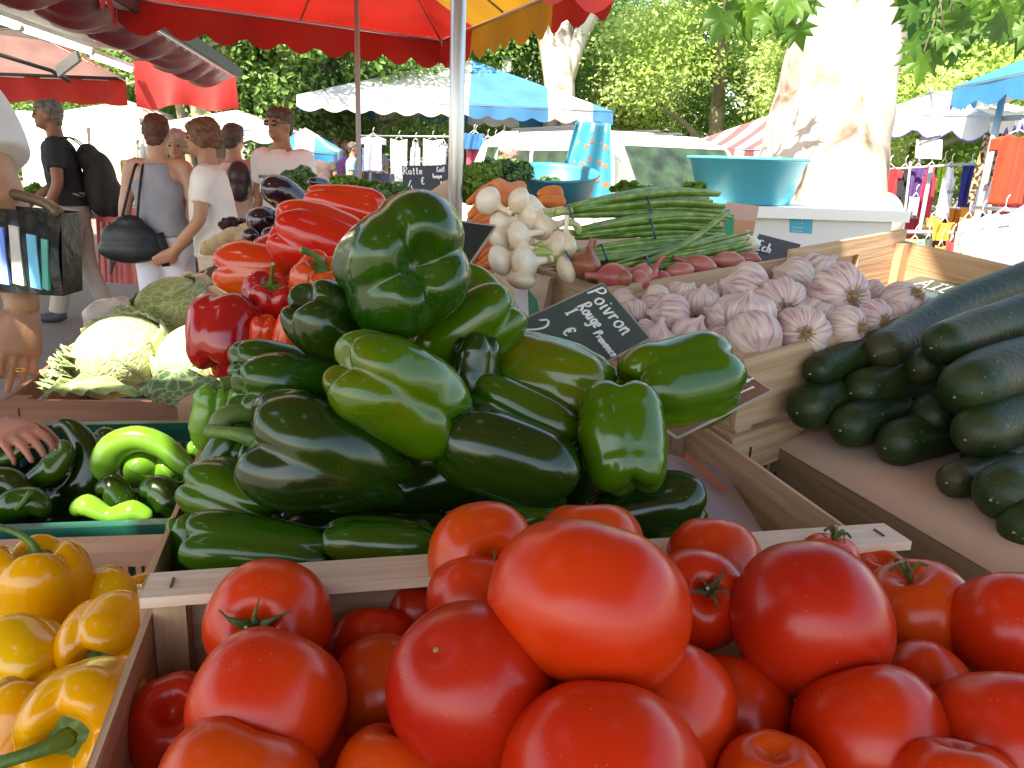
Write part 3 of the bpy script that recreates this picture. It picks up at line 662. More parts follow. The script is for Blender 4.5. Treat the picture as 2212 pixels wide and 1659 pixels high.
a, b, c_, d_ = V(1990, 596, 1.52), V(2130, 626, 1.40), V(2010, 688, 1.22), V(1872, 632, 1.30)
board('price_sign', 'green slate sign lettered AIL behind the garlic', a, b, c_, d_, SLATE, [('AIL', .18, .42, .28, 1.35, .02), ('4', .25, .85, .25, 1.2)], rad=.0014)
a, b, c_, d_ = V(1640, 505, 1.66), V(1730, 528, 1.66), V(1705, 585, 1.60), V(1612, 556, 1.60)
board('price_sign', 'grey sign lettered Ech behind the shallots', a, b, c_, d_, mat('grey_slate', (.07, .06, .055), .5), [('Ech', .10, .62, .36, .62, .04), ('-', .1, .9, .3, 1)], rad=.0022)
a, b, c_, d_ = V(868, 358, 2.7), V(972, 356, 2.72), V(972, 436, 2.68), V(872, 434, 2.66)
board('price_sign', 'black slate lettered Ratte 4 euro behind the steel pole', a, b, c_, d_, mat('night_slate', (.02, .025, .04), .5),
      [('Ratte', .03, .26, .22, .72), ('CatI', .72, .20, .14, .6), ('Tomque', .62, .38, .12, .5), ('4', .1, .82, .40, .6), ('€', .38, .55, .2, .7), ('90', .42, .88, .14, .8), ('K', .78, .72, .25, .7)], rad=.0020)
a, b, c_, d_ = V(851, 420, 2.2), V(859, 438, 2.2), V(820, 462, 2.18), V(812, 448, 2.18)
board('price_sign', 'small slate tag in the leafy greens', a, b, c_, d_, SLATED, [('42', .2, .5, .35, 1)], rad=.0014)

# ------------------------------------------------------------------ garlic
def garlic_mat():
    m = mat('garlic_skin', (.70, .58, .56), .55); nt = m.node_tree; L = nt.links; b = nt.nodes['Principled BSDF']
    tc = nt.nodes.new('ShaderNodeTexCoord'); sp = nt.nodes.new('ShaderNodeSeparateXYZ'); L.new(tc.outputs['Object'], sp.inputs[0])
    at = nt.nodes.new('ShaderNodeMath'); at.operation = 'ARCTAN2'; L.new(sp.outputs[1], at.inputs[0]); L.new(sp.outputs[0], at.inputs[1])
    si = nt.nodes.new('ShaderNodeMath'); si.operation = 'SINE'; L.new(at.outputs[0], si.inputs[0])
    co = nt.nodes.new('ShaderNodeMath'); co.operation = 'COSINE'; L.new(at.outputs[0], co.inputs[0])
    mz = nt.nodes.new('ShaderNodeMath'); mz.operation = 'MULTIPLY'; mz.inputs[1].default_value = 5; L.new(sp.outputs[2], mz.inputs[0])
    cb = nt.nodes.new('ShaderNodeCombineXYZ'); L.new(si.outputs[0], cb.inputs[0]); L.new(co.outputs[0], cb.inputs[1]); L.new(mz.outputs[0], cb.inputs[2])
    oi = nt.nodes.new('ShaderNodeObjectInfo'); mu = nt.nodes.new('ShaderNodeMath'); mu.operation = 'MULTIPLY'; mu.inputs[1].default_value = 30; L.new(oi.outputs['Random'], mu.inputs[0])
    n = nt.nodes.new('ShaderNodeTexNoise'); n.noise_dimensions = '4D'; n.inputs['Scale'].default_value = 8; n.inputs['Detail'].default_value = 5; L.new(cb.outputs[0], n.inputs['Vector']); L.new(mu.outputs[0], n.inputs['W'])
    r = rampnode(nt, [(.34, (.38, .20, .24)), (.47, (.58, .42, .40)), (.60, (.70, .58, .50)), (.78, (.60, .44, .38))]); L.new(n.outputs['Fac'], r.inputs[0])
    L.new(r.outputs[0], b.inputs['Base Color']); bp = nt.nodes.new('ShaderNodeBump'); bp.inputs['Strength'].default_value = .25; bp.inputs['Distance'].default_value = .001
    L.new(n.outputs['Fac'], bp.inputs['Height']); L.new(bp.outputs[0], b.inputs['Normal']); return m
GARL = garlic_mat(); ROOT = mat('garlic_root', (.42, .28, .15), .9, (.3, .18, .09), scale=200)
def garlic(x, y, d, wpx, phi, tau, label, seed, neck=.4):
    """local +z is the neck, -z the root tuft"""
    W = S(wpx*1.08, d); r = rnd(seed); n = r.choice((8, 9, 10)); f = wob(seed); P = []; nu, nv = 60, 30; sh = [1+r.uniform(-.06, .06) for _ in range(n)]
    for i in range(1, nv):
        t = i/nv; a = -math.pi/2+math.pi*t; rr = math.cos(a)**.8; z = W*.40*math.sin(a)
        if t > .72: u = (t-.72)/.28; rr = max(rr*(1-u)**.7, .13); z = W*(.40*math.sin(-math.pi/2+math.pi*.72)+.12*u+neck*.38*u*u)
        row = []
        for k in range(nu):
            th = 2*math.pi*k/nu; q = th/(2*math.pi)*n; li = int(q) % n; g = math.sin(math.pi*(q-int(q)))**.6
            rad = W/2*rr*(1-.10*(1-g))*sh[li]*(1+.05*f(Vector((math.cos(th), math.sin(th), t*2)), 1.5))
            zz = z+(W*.07*math.exp(-(rr/.35)**2) if t < .5 else 0)
            row.append((rad*math.cos(th), rad*math.sin(th), zz))
        P.append(row)
    mb = MB(); mb.rings(P, 0, (0, 0, -W*.33))
    o = mb.build('garlic_bulb', GARL, M=place_M(V(x, y, d), DIR(phi, tau), r.uniform(0, 6))); tag(o, label, 'garlic', 'garlic bulbs in the tilted crate')
    s = MB()
    for k in range(46):
        a = r.uniform(0, 6.28); q = r.uniform(.03, .15)*W; s.tube([(q*.5*math.cos(a), q*.5*math.sin(a), -W*.33), (q*math.cos(a), q*math.sin(a), -W*r.uniform(.36, .44)), (q*1.5*math.cos(a), q*1.5*math.sin(a), -W*r.uniform(.36, .43))], .0006, 4)
    s.ball((0, 0, -W*.335), (W*.11, W*.11, W*.045), seg=10, rg=6)
    s.build('root_tuft', ROOT, parent=o, origin=Vector((0, 0, 0)))
    return o
GL_ = [
 (1710, 603, 1.32, 96, 150, 0, .3, 'garlic bulb at the back left of the row below the handle slot'), (1768, 592, 1.36, 96, 50, 10, .5, 'garlic bulb whose neck pokes at the handle slot'),
 (1688, 663, 1.12, 122, 80, -80, .3, 'pale garlic bulb with its roots facing the camera left of the biggest'), (1811, 640, 1.14, 128, 150, -74, .3, 'biggest garlic bulb with brown roots facing the camera'),
 (1884, 640, 1.22, 66, 20, -30, .3, 'small garlic bulb right of the biggest one'), (1950, 660, 1.14, 104, -120, -48, .3, 'garlic bulb farthest right with a rusty root tuft up'),
 (1886, 688, 1.06, 78, 150, -62, .3, 'garlic bulb by the front rim with roots turned right'), (1936, 680, 1.12, 66, 120, -30, .3, 'orange tinted garlic bulb squeezed before the farthest right one'),
 (1828, 706, 1.02, 88, 170, -52, .3, 'garlic bulb against the front rim right of the purple striped one'), (1733, 714, 1.00, 108, 60, -74, .3, 'purple striped garlic bulb with orange roots at the front'),
 (1614, 676, 1.00, 112, 90, 20, .2, 'garlic bulb with a ridged top above the largest front one'), (1622, 732, .965, 128, -70, 30, .1, 'large whitish garlic bulb at the front left corner'),
 (1568, 690, 1.02, 104, 150, -20, .3, 'violet shaded garlic bulb left of the ridged one'), (1606, 628, 1.16, 112, 160, 0, .3, 'wide garlic bulb behind the violet shaded one'),
 (1515, 652, 1.10, 74, 85, 20, .4, 'upright papery garlic bulb with dark neck'), (1448, 684, 1.04, 96, 170, 0, .5, 'white violet garlic bulb with neck pointing left'),
 (1478, 645, 1.14, 84, 60, 0, .3, 'garlic bulb behind the white violet one'), (1414, 660, 1.12, 80, 170, 0, .2, 'pale garlic bulb in the back left group'),
 (1368, 680, 1.06, 66, 100, -40, .3, 'garlic bulb with dark roots beside the slate sign'), (1492, 722, .99, 82, 60, 20, .6, 'reddish garlic bulb with upright neck behind the isolated pepper'),
 (1420, 738, .98, 80, 80, 10, .9, 'garlic bulb hidden but for its tall pale neck'), (1350, 655, 1.14, 60, 20, 0, .3, 'small garlic bulb at the far left of the crate'),
 (1652, 650, 1.2, 70, 20, 0, .3, 'garlic bulb wedged between the wide one and the pale rooty one'), (1548, 640, 1.2, 64, 90, 0, .3, 'small brownish garlic bulb behind the papery upright one'),
 (1385, 725, 1.0, 66, 150, 0, .3, 'garlic bulb in shade at the right tip of the slate sign'), (1560, 745, 1.0, 90, 20, 0, .3, 'garlic bulb behind the back of the isolated pepper'),
 (1660, 755, 1.02, 90, 20, 0, .3, 'garlic bulb low against the front rim'), (1770, 690, 1.10, 90, 50, 0, .3, 'garlic bulb deep between the striped and biggest ones'),
 (1320, 690, 1.1, 70, 50, 0, .3, 'garlic bulb hidden behind the slate sign'),
]
for i, (x, y, d, w_, ph, ta, nk, lb) in enumerate(GL_): garlic(x, y, d, w_, ph, ta, lb, 300+i, nk)
gD, gC, gA = V(1317, 622, 1.17), V(1946, 507, 1.56), V(1610, 770, .925); gB = gA+(gC-gD)*.98
gt = crate('garlic_crate', 'light wooden crate of pink garlic bulbs', gA, gB, gC-UP*.01, gD, .15, slats=((0, .58), (.64, 1)), m=WOOD, post=.026, th=.006, group='wooden produce crates')
# raised end board with a hand slot
dn = -(gB-gA).cross(gD-gA).normalized(); h0 = gD.lerp(gC, .53)-dn*.012; h1 = gC-dn*.012; al = (h1-h0).normalized(); L_ = (h1-h0).length; ou = al.cross(dn).normalized()
mb = MB()
for u0, u1, z0, z1 in ((0, 1, 0, .030), (0, .30, .0301, .055), (.58, 1, .0301, .055), (0, 1, .0551, .11)):
    mb.beam(h0+al*L_*u0+dn*(z0+z1)/2-ou*.008, h0+al*L_*u1+dn*(z0+z1)/2-ou*.008, .007, z1-z0, up=-dn)
mb.build('end_board', WOOD, parent=gt)
# shallots, their crate
sA, sB, sD = V(1312, 622, 1.20)+UP*.0, V(1610, 566, 1.46), V(1168, 578, 1.36); sC = sB+(sD-sA)
crate('shallot_crate', 'small wooden crate of red shallots under the spring onions', sA, sB, sC, sD, .13, slats=((0, .62), (.68, 1)), m=WOOD, post=.02, th=.005, group='wooden produce crates')
SHR = mat('shallot_skin', (.42, .10, .08), .3, (.50, .18, .13), c3=(.36, .07, .07), scale=20, stretch=(1, 1, .3), spec=.5, bump=.1)
SHB = mat('shallot_brown', (.33, .11, .06), .35, (.24, .07, .04), scale=20, stretch=(1, 1, .3), bump=.1)
def bulb(name, x, y, d, wpx, lpx, phi, tau, m, label, cat, group, seed=0, neck=.5, parent=None, ntip=.12, roots=True):
    W = S(wpx, d); L = S(lpx, d); f = wob(seed); P = []; nv = 26
    for i in range(1, nv):
        t = i/nv; z = -L/2+L*t; b_ = 1-neck*.9
        rr = math.sin(math.pi*min(t/b_/1.0, 1)*.5+0)**.55 if t < b_*.5 else None
        u = t/b_
        if u < 1: rr = math.sin(math.pi*u)**.62; 
        else: rr = 0
        rr = max(rr, ntip*min(1, t*9)) if t > b_*.4 else rr
        if t > b_*.5: rr = max(rr, ntip+.35*max(0, 1-(t-b_*.8)/.2)*.5*(rr > .01))
        P.append([(W/2*rr*math.cos(th)*(1+.04*f(Vector((math.cos(th), math.sin(th), t)), 1.5)), W/2*rr*math.sin(th)*(1+.04*f(Vector((math.sin(th), math.cos(th), t)), 1.2)), z) for th in [2*math.pi*k/28 for k in range(28)]])
    mb = MB(); mb.rings(P); Mx = place_M(V(x, y, d), DIR(phi, tau))
    if parent is None: o = mb.build(name, m, M=Mx); tag(o, label, cat, group)
    else:
        mb.v = [np.array([tuple(Mx @ Vector(p)) for p in q]) for q in mb.v]; o = mb.build(name, m, parent=parent)
    if roots and parent is None:
        s = MB(); r = rnd(seed)
        for k in range(10): a = r.uniform(0, 6.28); s.tube([(0, 0, -L/2+.002), (W*.05*math.cos(a), W*.05*math.sin(a), -L/2-.003), (W*.13*math.cos(a), W*.13*math.sin(a), -L/2-W*.13)], .0005, 4)
        s.build('root_tuft', ROOT, parent=o, origin=Vector((0, 0, 0)))
    return o
SG = 'shallots in the small crate'
for i, (x, y, d, w_, l, ph, m, nk, lb) in enumerate([
 (1268, 558, 1.22, 56, 82, 72, SHB, .35, 'brown shallot standing upright on its crate'), (1310, 597, 1.20, 48, 86, 178, SHR, .3, 'pinkish shallot lying at the foot of the brown one'),
 (1372, 590, 1.24, 44, 70, 160, SHR, .4, 'round red shallot in the middle of the crate'), (1412, 582, 1.26, 40, 66, 55, SHR, .45, 'shallot with a flared torn neck pointing up'),
 (1344, 602, 1.19, 30, 40, 200, SHB, .2, 'small dark shallot end with a hole'), (1456, 588, 1.28, 30, 80, 190, SHR, .3, 'long red shallot by the rim'),
 (1500, 570, 1.34, 36, 92, 165, SHR, .3, 'dark red shallot with a frayed tip pointing left'), (1560, 562, 1.40, 30, 90, 178, SHR, .3, 'slim red shallot at the right of the crate'),
 (1612, 558, 1.45, 24, 60, 170, SHR, .3, 'red shallot farthest right under the leaf tips'), (1390, 605, 1.22, 40, 60, 20, SHR, .3, 'red shallot pressed to the front board'), (1325, 618, 1.22, 44, 60, 10, SHR, .3, 'shallot behind the front corner post'), (1440, 610, 1.26, 44, 60, 10, SHR, .3, 'shallot low behind the front board')]):
    bulb('shallot', x, y, d, w_*1.3, l*1.2, ph, 10, m, lb, 'shallot', SG, 400+i, nk, ntip=.22, roots=False)
# ------------------------------------------------------------------ spring onions
ONI = mat('onion_white', (.82, .74, .60), .25, (.76, .62, .44), c3=(.84, .80, .68), scale=14, spec=.5, sss=.08, sssr=(1, .9, .7))
NECK = mat('onion_neck', (.45, .50, .22), .4, (.30, .42, .10), scale=20)
LEAF = mat('onion_leaf', (.09, .19, .022), .38, (.15, .27, .035), c3=(.28, .34, .09), scale=9, stretch=(4, 4, 1), spec=.4, bump=.1, bscale=60)
BAND = mat('blue_band', (.04, .08, .16), .5)
def onion_bunch(label, bulbs, knot, ends, n, d0, d1, bands, seed, rpx=9.5, fat=1.0, sag=10):
    r = rnd(seed); kx, ky = knot; t = thing('spring_onion_bunch', label, 'spring onions', V(kx, ky, d0), 'spring onion bunches')
    for i, (x, y, w_, l, ph) in enumerate(bulbs):
        bulb('onion_bulb', x, y, d0-.02+r.uniform(-.02, .02), w_*1.32, l*1.18, ph, 8, ONI, '', '', '', seed+i, .42, parent=t, ntip=.2)
        p0 = V(x, y, d0-.02)+DIR(ph, 8)*S(l*.36, d0); p1 = V(kx, ky, d0+r.uniform(-.01, .01))
        mb = MB(); mb.tube(spl([p0, p0.lerp(p1, .5)+DIR(ph, 8)*.01, p1], 8), lerp_list((S(w_*.12, d0), S(6, d0)), 8), 8); mb.build('onion_neck', NECK, parent=t)
    (x0, y0), (x1, y1) = ends
    for i in range(n):
        u = (i+.5)/n; k = r.uniform(-1, 1)
        ex = x0+(x1-x0)*u+r.uniform(-55, 25); ey = y0+(y1-y0)*u+r.uniform(-4, 4)
        q = [V(kx+r.uniform(-6, 6), ky+(u-.5)*22, d0+k*.012), V(kx*.66+ex*.34, ky*.66+ey*.34+(u-.5)*20-sag*.7, d0*.66+d1*.34+k*.022), V(kx*.3+ex*.7, ky*.3+ey*.7+(u-.5)*10-sag, d0*.3+d1*.7+k*.03), V(ex, ey, d1+k*.035)]
        w_ = S(rpx, d0)*r.uniform(.7, 1.25)*fat; mb = MB()
        mb.tube(spl(q, 14), [(w_*a, w_*a*.6) for a in lerp_list((.55, .9, 1.15, 1.1, .8), 14)], 8); mb.build('leaf', LEAF, parent=t)
    for (bx, by0, by1, bd) in bands:
        mb = MB(); mb.tube(spl([V(bx-3, by0, bd+.02), V(bx, by0-2, bd-.01), V(bx+6, (by0+by1)/2, bd-.036), V(bx+12, by1, bd-.03), V(bx+12, by1+2, bd+.0)], 12), .0018, 6); mb.build('rubber_band', BAND, parent=t)
    return t
onion_bunch('topmost bunch of spring onions with the largest bulb', [(1069, 442, 48, 78, -30), (1098, 477, 44, 72, 12), (1133, 440, 44, 66, -30), (1167, 463, 70, 92, 8), (1090, 505, 50, 66, 30)], (1232, 456), ((1528, 412), (1560, 470)), 28, 1.30, 1.62, [(1228, 446, 478, 1.30), (1398, 424, 470, 1.46)], 21)
onion_bunch('second bunch of spring onions bound with a blue band', [(1193, 490, 56, 76, 20), (1136, 507, 52, 70, 10), (1222, 513, 38, 88, 88)], (1250, 505), ((1560, 462), (1545, 512)), 26, 1.28, 1.58, [(1404, 470, 512, 1.42)], 22)
onion_bunch('lowest bunch of spring onions behind the brown shallot', [(1187, 530, 52, 66, 170), (1096, 556, 52, 74, 20), (1151, 566, 64, 84, 8), (1139, 536, 34, 44, 0), (1128, 592, 46, 60, 80), (1236, 578, 48, 60, 20)], (1226, 556), ((1560, 508), (1600, 548)), 26, 1.25, 1.56, [(1222, 545, 562, 1.24), (1300, 532, 562, 1.30)], 23, sag=4)
onion_bunch('thin bunch of spring onion leaves crossing to the upper right', [(1300, 590, 20, 40, 10)], (1330, 578), ((1600, 500), (1605, 556)), 12, 1.24, 1.52, [(1396, 556, 580, 1.27)], 24, rpx=10, sag=-3)
mb = MB(); mb.tube(spl([V(1390, 570, 1.26), V(1490, 520, 1.34), V(1574, 456, 1.42)], 12), lerp_list((S(6, 1.3), S(7.5, 1.3), S(6, 1.3)), 12), 8); tag(mb.build('onion_leaf', LEAF), 'single thick onion leaf rising diagonally over the bunches', 'onion leaf')
for i, (x, y, w_, lb) in enumerate([(1540, 494, 30, 'small white onion beyond the leaf tips'), (1618, 522, 46, 'white onion at the right end of the leaves')]):
    bulb('white_onion', x, y, 1.62, w_, w_*1.2, 100, 0, ONI, lb, 'onion', 'white onions right of the leaves', 480+i, .3)
# woven box under the onions
wA, wB = V(1080, 560, 1.36), V(1185, 600, 1.30); wd = Vector((.10, .20, 0)); t = crate('veneer_box', 'pale veneer box under the spring onion bulbs', wA, wB, wB+wd, wA+wd, .13, slats=((0, 1),), m=WOODP, post=.012, th=.003, group='wooden produce crates')
lp = V(1118, 614, 1.325); lt = thing('box_label', 'white and green paper label on the veneer box', 'label', lp)
q = [V(1113, 612, 1.30), V(1112, 664, 1.30), V(1142, 683, 1.285), V(1140, 624, 1.285)]; mb = MB(); n_ = Vector((0, -1, 0)); k_ = n_*-.0012
mb.hexa([q[0], q[1], q[1]+k_, q[0]+k_, q[3], q[2], q[2]+k_, q[3]+k_]); mb.build('label_face', mat('label_white', (.70, .74, .80), .6), parent=lt)
q = [V(1140, 624, 1.285), V(1142, 683, 1.285), V(1168, 690, 1.27), V(1160, 648, 1.27)]; mb = MB()
mb.hexa([q[0], q[1], q[1]+k_, q[0]+k_, q[3], q[2], q[2]+k_, q[3]+k_]); mb.build('label_band', mat('label_green', (.01, .22, .12), .5), parent=lt)
# ------------------------------------------------------------------ carrots
CAR = mat('carrot_skin', (.74, .22, .035), .5, (.62, .14, .02), scale=30, stretch=(1, 1, 1), bump=.3, bscale=90)
rc = rnd(31)
CL = [((1012, 470, 1.75), (1108, 415, 1.85), 22), ((1060, 396, 1.95), (1118, 420, 1.9), 12), ((1008, 492, 1.7), (1080, 462, 1.75), 14), ((1022, 500, 1.66), (1078, 478, 1.7), 12), ((1160, 420, 1.75), (1215, 424, 1.78), 15), ((1150, 436, 1.72), (1222, 440, 1.74), 12),
      ((1010, 575, 1.5), (1075, 520, 1.56), 10), ((1022, 590, 1.48), (1074, 552, 1.52), 10), ((1005, 555, 1.52), (1066, 500, 1.6), 11), ((1030, 585, 1.46), (1078, 574, 1.5), 9), ((1040, 600, 1.44), (1080, 596, 1.48), 9), ((1000, 530, 1.6), (1070, 490, 1.66), 10),
      ((1035, 560, 1.5), (1078, 540, 1.55), 9), ((1008, 440, 1.9), (1090, 398, 2.0), 14), ((1075, 430, 1.8), (1130, 405, 1.9), 14), ((1015, 515, 1.62), (1075, 505, 1.64), 11), ((995, 550, 1.65), (1060, 470, 1.75), 16), ((1000, 580, 1.6), (1060, 560, 1.6), 16)]
CN = ['big carrot pointing at the steel pole', 'carrot tip sticking up above the heap', 'carrot just below the big one', 'slim carrot under the second layer', 'carrot end right of the onion bulbs', 'short carrot under the right hand one', 'knobbly carrot low by the sign back', 'lower carrot beside the veneer box', 'thin carrot low in the stack', 'carrot touching the veneer box corner', 'lowest carrot of the heap', 'carrot sloping behind the black sign', 'tiny carrot tip in the stack', 'carrot at the back under the greens', 'carrot beneath the blue basin', 'short stub carrot in the middle', 'thick carrot inside the heap', 'carrot buried at the bottom']
for i, (p, q, rp) in enumerate(CL):
    a, b = V(*p), V(*q); rr_ = S(rp*1.3, p[2]); o, _ = rod_fruit('carrot', [a, a.lerp(b, .5)+UP*.004, b], [rr_*.3, rr_*.75, rr_*.95, rr_], CAR, CN[i] if i < len(CN) else CN[0], 'carrot', 'heap of carrots', seed=500+i, rough=.07, seg=16, nz=20)
# ------------------------------------------------------------------ eggplants
EGG = mat('eggplant_skin', (.018, .004, .012), .10, (.03, .006, .014), scale=8, spec=.6, coat=.6)
for i, (pts, d, rp, lb) in enumerate([
 ([(566, 405), (605, 415), (650, 450), (680, 470)], 1.45, (26, 36, 34, 22), 'longest eggplant lying on top of the others'),
 ([(668, 392), (695, 400), (730, 425)], 1.55, (10, 16, 12), 'slim eggplant behind the rosy red pepper'),
 ([(552, 468), (570, 480), (620, 500)], 1.38, (26, 34, 30), 'round ended eggplant facing the white blouse'),
 ([(615, 458), (640, 470), (690, 490)], 1.36, (18, 24, 24), 'small eggplant end under the longest one'),
 ([(572, 505), (600, 515), (640, 525)], 1.30, (18, 22, 22), 'eggplant end in the lowest row'), ([(538, 505), (550, 515), (590, 530)], 1.36, (16, 22, 22), 'eggplant at the lower left of the heap'), ([(600, 520), (625, 530), (660, 540)], 1.28, (16, 20, 20), 'eggplant peeking above the orange brown pepper')]):
    rod_fruit('eggplant', [V(x, y, d+.03*k) for k, (x, y) in enumerate(pts)], [S(a, d) for a in rp], EGG, lb, 'eggplant', 'heap of eggplants', seed=520+i)
# ------------------------------------------------------------------ cucumbers
CUC = mat('cucumber_skin', (.008, .022, .005), .46, (.016, .036, .007), c3=(.050, .050, .022), scale=9, stretch=(1, 1, 1), spec=.35, bump=.35, bscale=130, dist=1, speck=(90, (.18, .20, .10), .2, .6))
KL = [
 ([(1890, 768, .98), (1990, 708, 1.06), (2110, 645, 1.14), (2330, 560, 1.24)], 43, 'longest cucumber lying on top at the back'),
 ([(2012, 752, .92), (2110, 718, .96), (2330, 640, 1.05)], 47, 'thick cucumber below the longest one'),
 ([(1975, 800, .96), (2060, 772, 1.0), (2200, 730, 1.05)], 42, 'cucumber end wedged under the two top ones'),
 ([(2062, 858, .86), (2150, 810, .90), (2330, 760, .96)], 62, 'fattest cucumber at the right edge'),
 ([(1838, 850, .96), (1900, 832, .99), (2040, 800, 1.05)], 44, 'cucumber with a brownish shoulder in the middle row'),
 ([(1750, 808, .96), (1805, 784, .99), (1920, 735, 1.06)], 33, 'slimmest cucumber against the garlic crate'),
 ([(1722, 892, .94), (1770, 872, .97), (1880, 845, 1.04)], 45, 'dark cucumber at the left end of the bottom row'),
 ([(1815, 930, .92), (1860, 912, .95), (1960, 890, 1.0)], 46, 'second cucumber of the bottom row'),
 ([(1912, 968, .90), (1980, 945, .93), (2100, 915, .98)], 49, 'third cucumber of the bottom row'),
 ([(1985, 912, .92), (2060, 885, .95), (2180, 850, 1.0)], 50, 'cucumber end with a pale dot in the second row'),
 ([(2085, 950, .84), (2160, 915, .87), (2330, 870, .93)], 56, 'scuffed cucumber below the fattest one'),
 ([(2045, 1043, .82), (2100, 1025, .85), (2200, 1000, .90)], 40, 'small green cucumber end low at the right'),
 ([(2140, 1080, .76), (2200, 1050, .79), (2360, 1000, .85)], 60, 'nearest cucumber at the right edge'),
 ([(1815, 812, 1.01), (1860, 795, 1.03), (1960, 775, 1.08)], 33, 'lighter green cucumber end behind the brownish one'),
 ([(2080, 1000, 1.0), (2200, 960, 1.02), (2330, 940, 1.02)], 60, 'cucumber hidden inside the stack'), ([(1960, 870, 1.06), (2060, 840, 1.08), (2200, 820, 1.1)], 50, 'cucumber hidden in the middle of the stack'),
 ([(2190, 1150, .74), (2260, 1120, .77), (2400, 1080, .83)], 58, 'cucumber at the very edge below the nearest one'), ([(2100, 1015, .88), (2180, 985, .91), (2330, 940, .97)], 54, 'cucumber between the scuffed and the nearest one')]
for i, (pts, rp, lb) in enumerate(KL):
    dd = pts[0][2]; rr_ = S(rp*1.07, dd)
    o, ps = rod_fruit('cucumber', [V(*p) for p in pts], [rr_*.92, rr_, rr_*1.03, rr_], CUC, lb, 'cucumber', 'cucumbers stacked on the papered crate', seed=540+i, rough=.035, nz=34, seg=28)
    T = (ps[0]-ps[1]).normalized(); c = ps[0]+T*.0005-ORG[o.name]; s = MB(); s.ball(c, (.0016, .0016, .0012), seg=8, rg=5); s.build('blossom_scar', mat('pale_scar', (.28, .24, .13), .8), parent=o, origin=Vector((0, 0, 0)))
kA, kB = V(1682, 938, 1.03), V(2380, 1330, .635); kr = Vector(((kB-kA).y*-1, (kB-kA).x, 0)).normalized(); kr = kr if kr.x > 0 else -kr
crate('cucumber_crate', 'dark weathered crate under the cucumbers', kB-UP*.012, kB+kr*.62-UP*.012, kA+kr*.62-UP*.012, kA-UP*.012, .15, slats=((0, .50), (.54, 1)), m=woodmat('mottled_wood', (.36, .25, .16), (.24, .15, .09)), post=.026, th=.007, group='wooden produce crates')
P = []
for i in range(26):
    row = []
    for j in range(16):
        u, v = i/25, j/15; p = kB.lerp(kA, u)+kr*(.60*v-.009); e = math.exp(-v*22)
        p += UP*(-.012*e+.006*(1-e)+.003*math.sin(u*9)*v+.003*min(v*3, 1))
        row.append(tuple(p))
    P.append(row)
mb = MB(); mb.grid(P); o = mb.build('lining_paper', PAPER); tag(o, 'pinkish brown paper lining beneath the cucumbers', 'paper'); md = o.modifiers.new('s', 'SOLIDIFY'); md.thickness = .002
# ------------------------------------------------------------------ cabbages
def cabbage_mat(name, a, b, v_):
    m = mat(name, a, .5); nt = m.node_tree; L = nt.links; bs = nt.nodes['Principled BSDF']
    tc = nt.nodes.new('ShaderNodeTexCoord'); n = nt.nodes.new('ShaderNodeTexNoise'); n.inputs['Scale'].default_value = 12; L.new(tc.outputs['Object'], n.inputs['Vector'])
    ad = nt.nodes.new('ShaderNodeMixRGB'); ad.inputs[0].default_value = .07; L.new(tc.outputs['Object'], ad.inputs[1]); L.new(n.outputs['Color'], ad.inputs[2])
    mp = nt.nodes.new('ShaderNodeMapping'); mp.inputs['Scale'].default_value = (1, 1, 1.7); L.new(ad.outputs[0], mp.inputs[0])
    vo = nt.nodes.new('ShaderNodeTexVoronoi'); vo.feature = 'DISTANCE_TO_EDGE'; vo.inputs['Scale'].default_value = 52; L.new(mp.outputs[0], vo.inputs['Vector'])
    v2 = nt.nodes.new('ShaderNodeTexVoronoi'); v2.feature = 'DISTANCE_TO_EDGE'; v2.inputs['Scale'].default_value = 110; L.new(mp.outputs[0], v2.inputs['Vector'])
    r = rampnode(nt, [(.0, v_), (.03, v_), (.12, b), (.5, a)]); L.new(vo.outputs['Distance'], r.inputs[0]); L.new(r.outputs[0], bs.inputs['Base Color'])
    mi = nt.nodes.new('ShaderNodeMath'); mi.operation = 'MINIMUM'; mi.inputs[1].default_value = .18; L.new(vo.outputs['Distance'], mi.inputs[0])
    m2 = nt.nodes.new('ShaderNodeMath'); m2.operation = 'MULTIPLY_ADD'; m2.inputs[1].default_value = .25; L.new(v2.outputs['Distance'], m2.inputs[0]); L.new(mi.outputs[0], m2.inputs[2])
    bp = nt.nodes.new('ShaderNodeBump'); bp.inputs['Strength'].default_value = .9; bp.inputs['Distance'].default_value = .006; L.new(m2.outputs[0], bp.inputs['Height']); L.new(bp.outputs[0], bs.inputs['Normal']); return m
CB1 = cabbage_mat('savoy_leaf', (.24, .30, .07), (.29, .34, .10), (.44, .47, .22))
CB2 = cabbage_mat('savoy_pale_leaf', (.38, .46, .20), (.44, .50, .24), (.58, .62, .38))
CB3 = cabbage_mat('savoy_dark_leaf', (.07, .15, .06), (.10, .20, .08), (.30, .38, .17))
